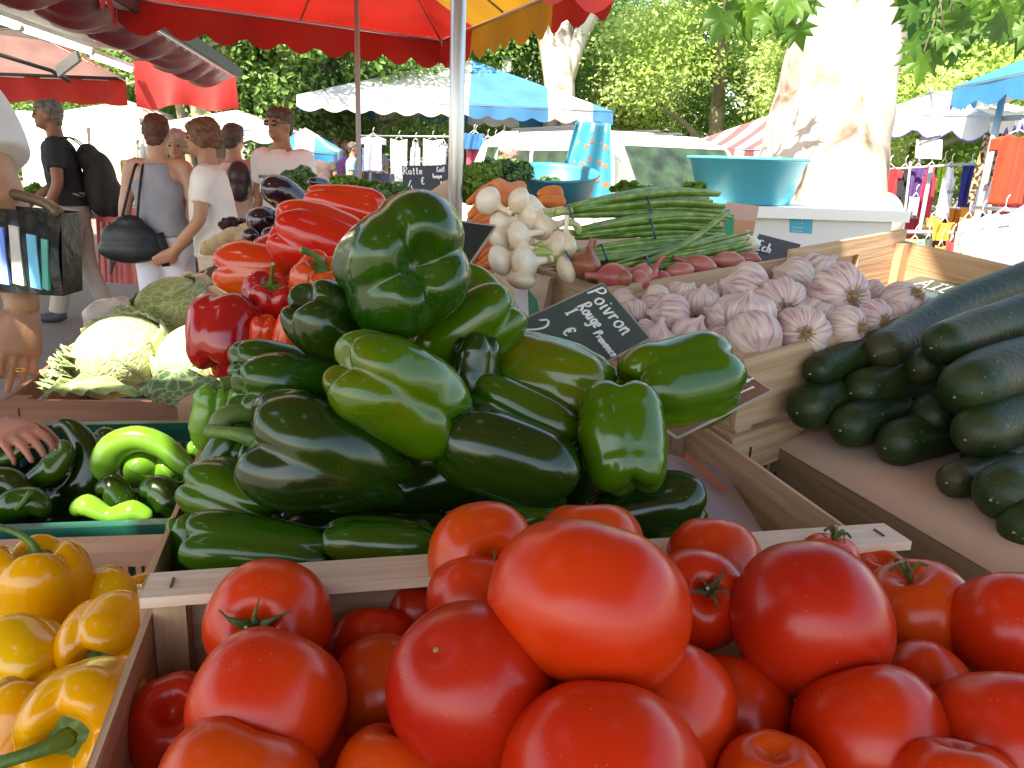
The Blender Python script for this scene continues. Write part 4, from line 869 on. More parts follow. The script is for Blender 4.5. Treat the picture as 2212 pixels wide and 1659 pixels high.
def cabbage(x, y, d, wpx, hpx, m, label, seed):
    W, H = S(wpx, d), S(hpx, d); f = wob(seed, 1, 4); P = []; nu, nv = 48, 30
    for i in range(1, nv):
        a = -math.pi/2+math.pi*i/nv
        P.append([(W/2*math.cos(a)*math.cos(th)*(1+.04*f(Vector((math.cos(th), math.sin(th), a)), 2)), W/2*math.cos(a)*math.sin(th)*(1+.04*f(Vector((math.cos(th), math.sin(th), a)), 2.2)), H/2*math.sin(a)) for th in [2*math.pi*k/nu for k in range(nu)]])
    mb = MB(); mb.rings(P); c = V(x, y, d); o = mb.build('cabbage', m, M=place_M(c, DIR(100, 30), seed)); tag(o, label, 'cabbage', 'savoy cabbages in the reddish crate')
    r = rnd(seed)
    for k in range(4):                                 # wrapping leaves
        a0 = k*1.6+r.uniform(-.3, .3); P = []; top = r.uniform(.35, .8)
        for i in range(18):
            row = []
            for j in range(16):
                u, v = i/17*2-1, j/15; a = -1.25+(1.25+top)*v; th = a0+u*1.05*(.5+.6*v); e = max(abs(u), v)**6
                rr = 1.03+.05*v+.05*e*(1+.8*math.sin(u*16+v*9+k)); row.append((W/2*math.cos(a)*math.cos(th)*rr, W/2*math.cos(a)*math.sin(th)*rr, H/2*math.sin(a)*rr))
            P.append(row)
        s = MB(); s.grid(P); l = s.build('outer_leaf', m, parent=o, origin=Vector((0, 0, 0))); md = l.modifiers.new('s', 'SOLIDIFY'); md.thickness = .0016
    return o
cabbage(372, 664, 1.80, 160, 126, CB1, 'yellow green cabbage on the top of the heap', 1)
cabbage(262, 768, 1.60, 200, 165, CB2, 'very pale cabbage at the front left lit by the sun', 2)
cabbage(432, 782, 1.58, 185, 165, CB2, 'pale sunlit cabbage next to the red peppers', 3)
cabbage(320, 700, 1.98, 130, 110, CB2, 'whitish cabbage behind the top one', 4)
def leafsheet(name, pts, wd, m, label, cat, ruffle=.006, seed=0, parent=None, nrm=UP, n=20):
    c = spl([Vector(p) for p in pts], n); P = []; r = rnd(seed)
    for i, p in enumerate(c):
        T = (c[min(i+1, n)]-c[max(i-1, 0)]).normalized(); sd = T.cross(nrm).normalized(); N = sd.cross(T); w_ = wd*math.sin(math.pi*min(max(i/n, .04), .97))**.6
        P.append([tuple(p+sd*w_*u+N*(ruffle*math.sin(i*1.3+u*5+seed)*abs(u)**1.5*1.6+.12*w_*u*u)) for u in [k/7-1 for k in range(15)]])
    mb = MB(); mb.grid(P); o = mb.build(name, m, parent=parent); md = o.modifiers.new('s', 'SOLIDIFY'); md.thickness = .0014
    if parent is None: tag(o, label, cat, 'loose cabbage leaves')
    return o
leafsheet('cabbage_leaf', [V(300, 842, 1.42), V(360, 838, 1.42), V(440, 848, 1.42), V(500, 852, 1.42)], .035, CB3, 'dark veined cabbage leaf along the front board', 'cabbage leaf', nrm=DIR(90, 60))
leafsheet('cabbage_leaf', [V(95, 848, 1.42), V(150, 835, 1.44), V(220, 832, 1.44), V(300, 850, 1.42)], .018, mat('leaf_rib', (.30, .40, .16), .5), 'pale ribbed leaf stalk along the front board', 'cabbage leaf', nrm=DIR(90, 60))
for k in range(3): leafsheet('cabbage_leaf', [V(120+k*8, 840-k*12, 1.50), V(118+k*9, 815-k*13, 1.52), V(130+k*8, 775-k*6, 1.56)], .028, CB3 if k % 2 else CB2, 'curly cabbage leaf in the left corner of the crate', 'cabbage leaf', ruffle=.012, seed=k*3, nrm=DIR(150, 50))
leafsheet('cabbage_leaf', [V(195, 720, 1.66), V(260, 698, 1.66), V(330, 715, 1.68), V(365, 745, 1.66)], .035, CB1, 'green leaf draped over the front left cabbage', 'cabbage leaf', ruffle=.008, seed=4, nrm=DIR(80, 60))
for k in range(0): leafsheet('cabbage_leaf', [V(150+k*90, 840, 1.55), V(200+k*90, 825, 1.6), V(240+k*90, 845, 1.6)], .06, CB2, 'pale loose leaf lining the cabbage crate', 'cabbage leaf', ruffle=.01, seed=40+k, nrm=DIR(90, 60))
# plastic bag beyond
P = []; c = V(250, 690, 2.2)
mb = MB(); f = wob(5, 1, 5); 
for i in range(1, 20):
    a = -math.pi/2+math.pi*i/20; P.append([(.085*math.cos(a)*math.cos(t_)*(1+.16*f(Vector((math.cos(t_)*2, math.sin(t_)*2, a*3)), 2)), .07*math.cos(a)*math.sin(t_), .06*math.sin(a)*(1+.16*f(Vector((math.cos(t_), a*2, 0)), 3))) for t_ in [2*math.pi*k/30 for k in range(30)]])
mb.rings(P); tag(mb.build('plastic_bag', mat('crinkled_bag', (.42, .33, .28), .3, (.55, .48, .42), scale=30, bump=1, bscale=40), M=Matrix.Translation(c)), 'crinkled greyish plastic bag behind the cabbages', 'bag')
# ------------------------------------------------------------------ yellow onions and potatoes
YON = mat('yellow_onion_skin', (.62, .40, .22), .35, (.70, .52, .34), scale=16, stretch=(1, 1, .3)); POT = mat('potato_skin', (.52, .38, .20), .7, (.44, .30, .15), scale=30, bump=.3, bscale=60)
for i, (x, y, d, w_, lb) in enumerate([(438, 604, 1.9, 44, 'pale onion at the back of the little crate'), (472, 632, 1.82, 52, 'shiny yellow onion next to the orange brown pepper'), (410, 594, 2.0, 26, 'small pinkish onion at the crate corner'), (422, 622, 1.92, 36, 'white onion behind the top cabbage'), (482, 600, 1.95, 40, 'onion half hidden by the orange brown pepper'), (455, 650, 1.9, 46, 'onion low behind the shiny yellow one')]):
    bulb('yellow_onion', x, y, d, w_, w_*1.15, 60, 20, YON, lb, 'onion', 'onions beyond the cabbages', 600+i, .25)
oA, oB = V(378, 640, 2.0), V(520, 640, 1.9); ov = Vector((.02, .3, .02)); crate('onion_crate', 'shallow dark crate of onions behind the top cabbage', oA+UP*.03, oB+UP*.03, oB+ov+UP*.03, oA+ov+UP*.03, .10, m=WOODD, post=.02, th=.007, group='wooden produce crates')
pA, pB = V(437, 552, 2.45), V(560, 552, 2.4); pv = Vector((.03, .34, .01)); pt = crate('potato_crate', 'wooden crate marked CP full of small potatoes', pA, pB, pB+pv, pA+pv, .13, slats=((0, .75), (.8, 1)), m=WOODP, post=.03, th=.008, group='wooden produce crates')
write(pt, V(448, 556, 2.43), V(525, 556, 2.39), V(448, 590, 2.43), [('CP', .2, .8, .65, .55)], Vector((0, -1, 0)), rad=.003, m=mat('dark_marker', (.05, .03, .02), .7))
rp_ = rnd(8); pc = 0
for i in range(7):
    for j in range(5):
        c = pA.lerp(pB, (i+.5)/7)+pv*((j+.5)/5)+UP*(.005+.03*math.sin(math.pi*(i+.5)/7)+rp_.uniform(0, .02)); mb = MB(); f = wob(i*9+j)
        P = [[(.034*math.cos(a)**.8*math.cos(t_)*(1+.08*f(Vector((math.cos(t_), math.sin(t_), a)), 1.5)), .027*math.cos(a)**.8*math.sin(t_), .026*math.sin(a)) for t_ in [2*math.pi*k/16 for k in range(16)]] for a in [-math.pi/2+math.pi*q/10 for q in range(1, 10)]]
        mb.rings(P); o = mb.build('potato', POT, M=Matrix.Translation(c) @ Matrix.Rotation(rp_.uniform(0, 3), 4, 'Z') @ Matrix.Rotation(rp_.uniform(-.5, .5), 4, 'X')); tag(o, 'small yellow potato heaped in the crate marked CP', 'potato', 'potatoes in the crate marked CP')
# ------------------------------------------------------------------ leafy greens
def leaves_mesh(n, rad, size, seed, shell=.55, up=.3, curl=.25, hemi=False):
    """many small folded leaves spread through an ellipsoid, returned as arrays"""
    g = np.random.default_rng(seed); d = g.normal(size=(n, 3)); d /= np.linalg.norm(d, axis=1)[:, None]
    if hemi: d[:, 2] = np.abs(d[:, 2])
    r = g.uniform(shell, 1, n)**.6; c = d*r[:, None]*np.array(rad)
    nn = d*.6+g.normal(size=(n, 3))*.6+np.array([0, 0, up]); nn /= np.linalg.norm(nn, axis=1)[:, None]
    t = g.normal(size=(n, 3)); t -= nn*(t*nn).sum(1)[:, None]; t /= np.linalg.norm(t, axis=1)[:, None]; b = np.cross(nn, t)
    s = size*g.uniform(.6, 1.3, n)[:, None]
    v = np.stack([c-t*s, c-t*s*.1+b*s*.55+nn*s*curl, c+t*s, c-t*s*.1-b*s*.55+nn*s*curl], 1).reshape(-1, 3)
    i = np.arange(n)*4; f = np.concatenate([np.stack([i, i+1, i+2], 1), np.stack([i, i+2, i+3], 1)])
    return v, f
def fast_mesh(name, v, f, m, loc, parent=None, smooth=False):
    me = bpy.data.meshes.new(name); me.vertices.add(len(v)); me.vertices.foreach_set('co', v.astype('f').ravel()); k = f.shape[1]
    me.loops.add(f.size); me.loops.foreach_set('vertex_index', f.ravel().astype('i')); me.polygons.add(len(f))
    me.polygons.foreach_set('loop_start', (np.arange(len(f))*k).astype('i')); me.polygons.foreach_set('loop_total', np.full(len(f), k, 'i'))
    me.update(calc_edges=True); me.validate(); me.materials.append(m); o = bpy.data.objects.new(name, me); COL.objects.link(o); o.location = loc
    if parent is not None: o.parent = parent; o.location = Vector(loc)-ORG[parent.name]
    ORG[o.name] = Vector(loc); return o
def crown_mesh(seed, n, rad, size, clumps=60, cr=(.16, .34)):
    g = np.random.default_rng(seed); d = g.normal(size=(clumps, 3)); d /= np.linalg.norm(d, axis=1)[:, None]; cc = d*(g.uniform(.35, 1, clumps)**.6)[:, None]*np.array(rad)*.86; vs = []; fs = []; o = 0
    per = n//clumps
    for k in range(clumps):
        r = min(rad)*g.uniform(*cr); v, f = leaves_mesh(per, (r*1.2, r*1.2, r*.75), size, seed*100+k, shell=.15, up=.5, curl=.2); v = v+cc[k]; vs.append(v); fs.append(f+o); o += len(v)
    return np.concatenate(vs), np.concatenate(fs)
def greens(label, x, y, d, rx, ry, rz, n, size, m, seed, name='leafy_greens', cat='greens', curl=.3):
    v, f = crown_mesh(seed, n*2, (S(rx, d), rz, S(ry, d)), size*.62, clumps=26, cr=(.30, .62)); o = fast_mesh(name, v, f, m, V(x, y, d)); tag(o, label, cat, 'bunches of leafy greens'); return o
PAR = mat('parsley_leaf', (.12, .24, .02), .6, (.22, .36, .05), scale=20, trans=.25); LET = mat('lettuce_leaf', (.14, .26, .03), .5, (.22, .36, .05), scale=12, trans=.3)
BGR = mat('blue_green_leaf', (.08, .17, .05), .6, (.15, .26, .08), scale=14, trans=.2); PUR = mat('purple_lettuce_leaf', (.06, .02, .03), .6, (.10, .05, .04), scale=14)
greens('dark parsley bunch right of the man in sunglasses', 640, 385, 2.6, 42, 24, .10, 1500, .016, BGR, 1)
greens('bright yellow green curly lettuce behind the rosy red pepper', 765, 408, 2.3, 58, 26, .12, 2600, .014, LET, 2)
greens('grey green leafy bunch left of the slate with Ratte', 850, 425, 2.1, 42, 28, .10, 1500, .018, BGR, 3)
greens('parsley strip above the topmost green pepper', 935, 462, 1.8, 55, 14, .08, 1300, .012, PAR, 4)
greens('large feathery carrot greens right of the steel pole', 1045, 405, 2.4, 60, 42, .16, 4200, .018, PAR, 5)
greens('tall dark greens behind the carrots', 1090, 375, 2.7, 55, 30, .14, 2400, .020, BGR, 6)
greens('feathery dill beyond the top spring onion leaves', 1390, 408, 2.2, 90, 16, .10, 3000, .012, PAR, 7)
greens('dill sprig tips at the right of the spring onions', 1500, 405, 2.3, 30, 12, .06, 700, .012, PAR, 8)
greens('dark red lettuce above the potatoes', 510, 485, 2.6, 34, 14, .09, 1100, .014, PUR, 9)
greens('green salad at the far left stall', 76, 412, 7.3, 16, 14, .14, 700, .04, LET, 10)
greens('leafy scraps between the lettuce and the blue basin', 1180, 400, 2.95, 40, 16, .12, 900, .02, BGR, 11)
# cardboard wedge and dark slats behind
def slab(name, label, cat, q, th, m, group=None):
    n = (q[1]-q[0]).cross(q[-1]-q[0]).normalized(); mb = MB(); a, b, c, d = q
    mb.hexa([a, d, d-n*th, a-n*th, b, c, c-n*th, b-n*th]); o = mb.build(name, m); tag(o, label, cat, group); return o
CARD = mat('cardboard', (.52, .34, .20), .8, (.46, .29, .17), scale=10)
slab('cardboard_flap', 'tan cardboard flap in front of the slate with Ratte', 'cardboard', [V(880, 448, 2.3), V(985, 455, 2.25), V(985, 382, 2.5), V(970, 385, 2.5)], .006, CARD)
for k in range(4): slab('dark_slat', 'dark crate slat among the grey green leaves', 'slat', [V(795+k*3, 440+k*9, 2.0), V(870+k*3, 425+k*9, 2.0), V(870+k*3, 420+k*9, 2.0), V(795+k*3, 434+k*9, 2.0)], .006, mat('black_slat', (.03, .03, .025), .6), 'dark crate slats')
# ------------------------------------------------------------------ basins, cool box
def basin(label, c, r0, r1, h, m, tilt=0, name='basin', m2=None):
    prof = [(r1*.02, .004), (r1, .004), (r0*.96, h-.012), (r0*1.0, h-.004), (r0*1.05, h), (r0*1.07, h-.008), (r0*1.03, h-.012), (r0, h-.016), (r1*1.04, 0), (r1*.02, 0)]
    P = [[(a*math.cos(t_), a*math.sin(t_), z) for t_ in [2*math.pi*k/64 for k in range(64)]] for a, z in prof]
    mb = MB(); mb.rings(P[::-1]); o = mb.build(name, m, M=Matrix.Translation(c) @ Matrix.Rotation(tilt, 4, 'X')); tag(o, label, 'basin', 'turquoise basins'); return o
TUR = mat('turquoise_plastic', (.06, .42, .54), .4, spec=.4); TURL = mat('light_turquoise', (.03, .22, .32), .45)
basin('turquoise basin tilted open behind the spring onions', V(1187, 432, 2.9), .158, .13, .10, TURL, tilt=R(10))
c2 = WZ(1604, 436, 1.0); c2 = V(1605, 438, 2.95)
basin('deep turquoise tub standing on the white box', c2, .197, .150, .155, TUR)
cx = c2; bt = thing('cool_box', 'big white box with a blue sticker under the turquoise tub', 'cool box', (cx.x+.25, cx.y+.2, cx.z-.3))
WH = mat('white_plastic', (.80, .80, .78), .5); mb = MB(); mb.beam((cx.x-.16, cx.y+.10, cx.z-.021), (cx.x+.50, cx.y+.13, cx.z-.021), .62, .036); mb.build('lid', WH, parent=bt)
mb = MB(); mb.beam((cx.x-.14, cx.y+.12, cx.z-.311), (cx.x+.47, cx.y+.12, cx.z-.311), .54, .54); mb.build('body', WH, parent=bt)
st = V(1730, 481, 2.78); mb = MB(); fy = cx.y-.152
def onplane(x, y, yy):
    r_ = CM @ Vector(((x-PW/2)/FPX, -(y-PH/2)/FPX, -1)); return CP+r_*(yy/r_.y)
TURB = mat('sticker_blue', (.04, .42, .62), .4); q = [onplane(1706, 466, fy), onplane(1706, 502, fy), onplane(1754, 505, fy), onplane(1756, 469, fy)]; k_ = Vector((0, .002, 0))
mb.hexa([q[0], q[1], q[1]+k_, q[0]+k_, q[3], q[2], q[2]+k_, q[3]+k_]); mb.build('sticker', TURB, parent=bt)
write(bt, q[0], q[3], q[1], [('3', .47, .42, .3, .5), ('------', .12, .74, .12, 1.4), ('--------', .12, .95, .12, 1.0)], Vector((0, -1, 0)), rad=.0012)
# crate by the box
slab('orange_box', 'orange edged carton under the turquoise tub', 'carton', [V(1560, 470, 1.9), V(1632, 478, 1.9), V(1640, 445, 2.2), V(1570, 436, 2.2)], .05, mat('carton_orange', (.60, .30, .18), .7))
slab('green_carton', 'little green carton beside the leaf tips', 'carton', [V(1566, 512, 1.75), V(1584, 512, 1.75), V(1586, 464, 1.8), V(1568, 462, 1.8)], .03, mat('carton_green', (.02, .30, .14), .6))
# table and supports
def boxthing(name, label, cat, lo, hi, m, group=None, kind=None):
    mb = MB(); lo, hi = Vector(lo), Vector(hi); c = (lo+hi)/2; mb.beam((lo.x, c.y, c.z), (hi.x, c.y, c.z), hi.y-lo.y, hi.z-lo.z); o = mb.build(name, m); tag(o, label, cat, group, kind); return o
def trestle(label, x0, x1, y0, y1, z):
    t = thing('market_table', label, 'table', ((x0+x1)/2, (y0+y1)/2, 0), 'stall tables')
    mb = MB(); mb.beam((x0, (y0+y1)/2, z-.012), (x1, (y0+y1)/2, z-.012), y1-y0, .024); mb.build('tabletop', TAP, parent=t)
    for x in (x0+.06, x1-.06):
        for y in (y0+.06, y1-.06): mb = MB(); mb.beam((x, y, 0), (x, y, z-.025), .035, .035, up=(0, 1, 0)); mb.build('leg', mat('steel_leg', (.3, .3, .3), .4, metal=.8), parent=t)
trestle('low trestle table under the cabbage and plastic crates', -.86, -.27, .10, 1.95, .815)
trestle('main trestle table under the tomato and pepper crates', -.26, 1.55, .05, 2.9, .955)
trestle('side trestle table behind the cabbages', -.72, -.27, 1.97, 2.9, 1.02)
for i, (x, y, sx, sy, z0, z1) in enumerate([(.62, 1.42, .5, .42, .96, 1.06), (.20, 1.72, .34, .5, .96, 1.14), (.1, 2.2, .6, .4, .96, 1.2), (-.42, 1.5, .25, .4, .83, 1.0), (.75, 2.3, .5, .4, .96, 1.18), (-.48, 2.5, .4, .4, 1.03, 1.12)]):
    boxthing('support_carton', ['upturned carton propping up the garlic crate', 'carton propping the shallots and onions', 'carton under the carrots and greens', 'carton under the eggplants', 'carton beside the white box', 'carton under the potato crate'][i], 'carton', (x-sx/2, y-sy/2, z0), (x+sx/2, y+sy/2, z1), CARD, 'cartons propping up crates')
# boards between the peppers and the cucumber crate
slab('paper_board', 'pale cardboard sheet right of the dark wrinkled pepper', 'cardboard', [V(1440, 1150, .74), V(1660, 1165, .78), V(1560, 1010, .95), V(1420, 975, .95)], .003, mat('pale_card', (.42, .34, .34), .7, (.36, .28, .28), scale=20))
slab('loose_plank', 'brown plank lying below the garlic crate', 'plank', [V(1570, 1045, .92), V(1690, 1150, .86), V(1700, 1090, .90), V(1500, 930, 1.02)], .010, woodmat('plank_wood', (.34, .22, .13), (.26, .16, .09)))
slab('orange_strip', 'thin orange strip edging the pale cardboard', 'strip', [V(1478, 985, .93), V(1560, 1062, .86), V(1566, 1056, .86), V(1484, 978, .93)], .003, mat('strip_orange', (.6, .14, .04), .6))
# ------------------------------------------------------------------ ground
ASPH = mat('asphalt', (.20, .17, .15), .9, (.13, .11, .10), scale=60, detail=8, bump=.4, bscale=400, lo=.3, hi=.7)
mb = MB(); mb.grid([[(-90+180*i/20, -60+200*j/20, 0) for j in range(21)] for i in range(21)], smooth=False); o = mb.build('ground', ASPH); tag(o, 'grey brown asphalt of the market square', 'ground', kind='structure')
# ------------------------------------------------------------------ fabric canopies
def fabric(name, c, t=.45, c2=None):
    return mat(name, c, .6, c2 or tuple(x*.70 for x in c), scale=2.6, detail=6, trans=t, sheen=.1, bump=.8, bscale=4, lo=.3, hi=.62)
F_RED = fabric('red_canvas', (.46, .016, .010), .34); F_YEL = fabric('yellow_canvas', (.56, .27, .020), .42); F_WHI = fabric('white_canvas', (.80, .80, .80), .3)
F_BLU = fabric('blue_canvas', (.06, .25, .50), .3); F_LBL = fabric('light_blue_canvas', (.03, .30, .60), .3); F_MAR = mat('maroon_vinyl', (.24, .012, .018), .38, (.15, .010, .016), scale=5, spec=.5)
F_STR = fabric('rosy_stripe_canvas', (.42, .12, .13), .3); F_CRM = fabric('cream_canvas', (.62, .55, .45), .3)
ALU = mat('brushed_aluminium', (.62, .62, .63), .32, (.52, .52, .54), scale=3, stretch=(30, 30, 1), metal=.9); PIPE = mat('grey_pipe', (.34, .35, .37), .5, metal=.1); DARKM = mat('dark_metal', (.04, .04, .045), .5)
def canopy(name, label, cor, apex, mats, sides, drop=.25, scal=.22, amp=.3, pole=None, poler=.018, ribs=True, group='market parasols', cat='parasol', hub=.45, nv=4, edge_m=None, valsides=(0, 1, 2, 3), ribm=None):
    """cor: 4 rim corners; sides: per side a list of (u_end, material index)"""
    cor = [Vector(c) for c in cor]; apex = Vector(apex); t = thing(name, label, cat, (apex.x, apex.y, 0) if pole is None else (pole[0], pole[1], 0), group)
    top = MB(); val = MB(); edg = MB()
    for k in range(4):
        p, q = cor[k], cor[(k+1) % 4]; L = (q-p).length; n = max(int(L/.06), 8); u0 = 0
        def inner(u): return p.lerp(apex, 2*u) if u <= .5 else q.lerp(apex, 2*(1-u))
        outd = (q-p).cross(UP).normalized(); outd = outd if outd.dot((p+q)/2-apex) > 0 else -outd
        for (u1, mi) in sides[k]:
            us = [u0+(u1-u0)*i/max(int(n*(u1-u0)), 3) for i in range(max(int(n*(u1-u0)), 3)+1)]
            top.grid([[tuple(p.lerp(q, u).lerp(inner(u), v/nv)-UP*(.05*math.sin(math.pi*v/nv)*min(u, 1-u)*2)) for v in range(nv+1)] for u in us], mi)
            if k in valsides:
                val.grid([[tuple(p.lerp(q, u)-UP*(drop*(1-amp*(1-abs(math.sin(math.pi*u*L/scal))))*v/4)+outd*(.02*math.sin(u*L*7)*v/4+.004)) for v in range(5)] for u in us], mi)
            if edge_m and k in valsides:
                edg.tube([p.lerp(q, u)-UP*(drop*(1-amp*(1-abs(math.sin(math.pi*u*L/scal)))))+outd*(.02*math.sin(u*L*7)+.004) for u in us], .012, 5)
            u0 = u1
    top.build('canopy', mats, parent=t)
    if valsides: val.build('valance', mats, parent=t)
    if edge_m: edg.build('valance_edging', edge_m, parent=t)
    rm = ribm or ALU
    for k in range(4):
        p, q = cor[k], cor[(k+1) % 4]; m_ = MB(); m_.tube([p-UP*.02, q-UP*.02], .010, 6); m_.build('rim_bar', rm, parent=t)
    if pole:
        b = Vector((pole[0], pole[1], 0)); m_ = MB(); m_.tube([b, Vector((pole[0], pole[1], apex.z-.02))], poler, 16); m_.build('pole', PIPE, parent=t)
        hb = Vector((pole[0], pole[1], apex.z-hub)); m_ = MB(); m_.tube([hb-UP*.05, hb+UP*.05], poler*2, 12); m_.build('hub', PIPE, parent=t)
        if ribs:
            for k in range(4):
                for tgt in (cor[k], (cor[k]+cor[(k+1) % 4])/2):
                    m_ = MB(); top_ = apex.lerp(tgt, .97)-UP*.03; m_.tube([Vector((pole[0], pole[1], apex.z-.06)), top_], .009, 6); m_.build('rib', rm, parent=t)
                    m_ = MB(); m_.tube([hb, apex.lerp(tgt, .55)-UP*.04], .007, 6); m_.build('strut', rm, parent=t)
        m_ = MB(); m_.tube([b+UP*.0, b+UP*.06], .16, 20); m_.build('foot', DARKM, parent=t)
    return t
def alt(n, a, b, k0=0): return [((i+1)/n, a if (i+k0) % 2 == 0 else b) for i in range(n)]
# red and yellow parasol in view
K = WZ(955, 84, 2.42); Lc = WZ(250, -14, 2.42); Rc = WZ(1330, -78, 2.42); Nc = Lc+Rc-K; pb = V(773, 200, 5.3)
canopy('parasol', 'red market parasol with a yellow panel and scalloped edge behind the steel pole', [Nc, Rc, K, Lc], ((pb.x), (pb.y), 3.0), [F_RED, F_YEL], [[(1, 0)], [(.25, 0), (.74, 1), (1, 0)], [(1, 0)], [(1, 0)]], drop=.26, scal=.30, amp=.32, pole=(pb.x, pb.y), poler=.0165, hub=.50)
# unseen covers above the stall, sized to shade it, holes cut for sun patches
patches = [(-.72, 1.47, .19, .13), (-.56, 1.52, .12, .12), (-.455, 1.0, .055, .05), (-.48, .85, .075, .035), (.74, 1.56, .09, .15), (-.95, 1.62, .05, .10)]
def cover(name, label, x0, x1, y0, y1, z, m, group='unseen shade covers over the stall', slope=.10):
    t = thing(name, label, 'parasol', ((x0+x1)/2, (y0+y1)/2, 0), group); mb = MB(); st = .045; nx, ny = int((x1-x0)/st), int((y1-y0)/st); vs = []; fs = []
    def zz(x, y): return z+slope*(1-max(abs(2*(x-x0)/(x1-x0)-1), abs(2*(y-y0)/(y1-y0)-1)))*4
    for i in range(nx+1):
        for j in range(ny+1): x, y = x0+(x1-x0)*i/nx, y0+(y1-y0)*j/ny; vs.append((x, y, zz(x, y)))
    for i in range(nx):
        for j in range(ny):
            x, y = x0+(x1-x0)*(i+.5)/nx, y0+(y1-y0)*(j+.5)/ny; h = zz(x, y)-1.05; qx, qy = x-SUNV.x/SUNV.z*h, y-SUNV.y/SUNV.z*h
            if any(((qx-a)/c)**2+((qy-b)/d)**2 < 1 for a, b, c, d in patches): continue
            fs.append((i*(ny+1)+j, (i+1)*(ny+1)+j, (i+1)*(ny+1)+j+1, i*(ny+1)+j+1))
    mb.add(vs, fs, 0, True); mb.build('canopy', m, parent=t)
    val = MB()
    for (a, b) in (((x0, y0), (x1, y0)), ((x1, y0), (x1, y1)), ((x1, y1), (x0, y1)), ((x0, y1), (x0, y0))):
        a, b = Vector((*a, z)), Vector((*b, z)); L = (b-a).length; n = int(L/.06)
        val.grid([[tuple(a.lerp(b, i/n)-UP*(.20*(1-.3*(1-abs(math.sin(math.pi*i/n*L/.3))))*v/3)) for v in range(4)] for i in range(n+1)])
    val.build('valance', m, parent=t)
    for (a, b) in (((x0, y0), (x1, y0)), ((x1, y0), (x1, y1)), ((x1, y1), (x0, y1)), ((x0, y1), (x0, y0))): q = MB(); q.tube([(*a, z+.0), (*b, z+.0)], .012, 6); q.build('rim_bar', ALU, parent=t)
    return t
cover('parasol', 'unseen dark cover above the vegetables with holes for sun patches', -2.9, 1.42, -1.45, 2.04, 2.62, fabric('ochre_canvas', (.22, .12, .06), .10), slope=.06)
cover('parasol', 'unseen cream cover added to shade the women', -2.6, -.5, 2.3, 4.6, 3.15, F_CRM, slope=.03)  # added out of view to keep the sun off the women
sp = V(983, 470, 2.3); t = thing('steel_pole', 'thick shiny steel pole standing behind the topmost green pepper', 'pole', (sp.x, sp.y, 0)); mb = MB(); mb.tube([(sp.x, sp.y, 0), (sp.x, sp.y, 2.9)], .0205, 24); mb.build('tube', ALU, parent=t); mb = MB(); mb.tube([(sp.x, sp.y, 0), (sp.x, sp.y, .05)], .12, 20); mb.build('foot', DARKM, parent=t)
# ------------------------------------------------------------------ blue and white stalls
A_, B_ = WZ(640, 196, 2.40), WZ(1322, 232, 2.32); dd = (B_-A_); nn_ = Vector((-dd.y, dd.x, 0)).normalized()
bw = [(.22, 1), (.60, 1), (.79, 0), (.93, 1), (1, 0)]
A1, B1 = WZ(640, 205, 2.36), WZ(1325, 240, 2.36); D1, C1 = A1+nn_*3.4, B1+nn_*3.4; ap = (A1+B1+C1+D1)/4+UP*.95
canopy('market_stall', 'big blue and white stall canopy in the middle distance', [A1, B1, C1, D1], ap, [F_BLU, F_WHI], [[(.52, 1), (.78, 0), (.93, 1), (1, 0)], alt(5, 0, 1), [(.15, 1), (.30, 0), (.5, 1), (.70, 0), (.85, 1), (1, 0)], [(.3, 1), (1, 0)]], drop=.26, scal=.42, pole=(ap.x-1.2, ap.y+1.0), hub=.4, group='blue and white stalls', cat='stall')
A2, B2 = WZ(745, 285, 2.20), WZ(1215, 290, 2.20); d2 = (B2-A2).normalized(); A2 = A2*1; n2 = Vector((-d2.y, d2.x, 0)); C2, D2 = B2+n2*3.2, A2+n2*3.2; ap2 = (A2+B2+C2+D2)/4+UP*.55
canopy('market_stall', 'second blue and white stall seen under the big one', [A2, B2, C2, D2], ap2, [F_BLU, F_WHI], [[(.5, 1), (.82, 1), (1, 0)], alt(4, 1, 0), [(.1, 0), (.45, 1), (.7, 0), (1, 1)], alt(4, 0, 1)], drop=.26, scal=.42, pole=(ap2.x, ap2.y), hub=.4, group='blue and white stalls', cat='stall')
# striped awning
q = [V(1462, 318, 12.5), V(1740, 322, 10.5), V(1900, 300, 13.0), V(1600, 300, 15.0)]
canopy('striped_awning', 'red and white striped awning left of the big trunk', q, V(1700, 236, 12.8), [F_STR, F_WHI], [alt(14, 0, 1), alt(14, 1, 0), alt(14, 0, 1), alt(14, 1, 0)], drop=.22, scal=.3, pole=(V(1690, 300, 12.8).x, V(1690, 300, 12.8).y), hub=.5, group=None, cat='awning')
q0_, q1_ = V(1462, 318, 12.5), V(1462, 318, 12.5); mb = MB(); mb.tube([q0_, (q0_.x, q0_.y, 0)], .02, 8); tag(mb.build('awning_post', PIPE), 'thin post at the left tip of the striped awning', 'post')
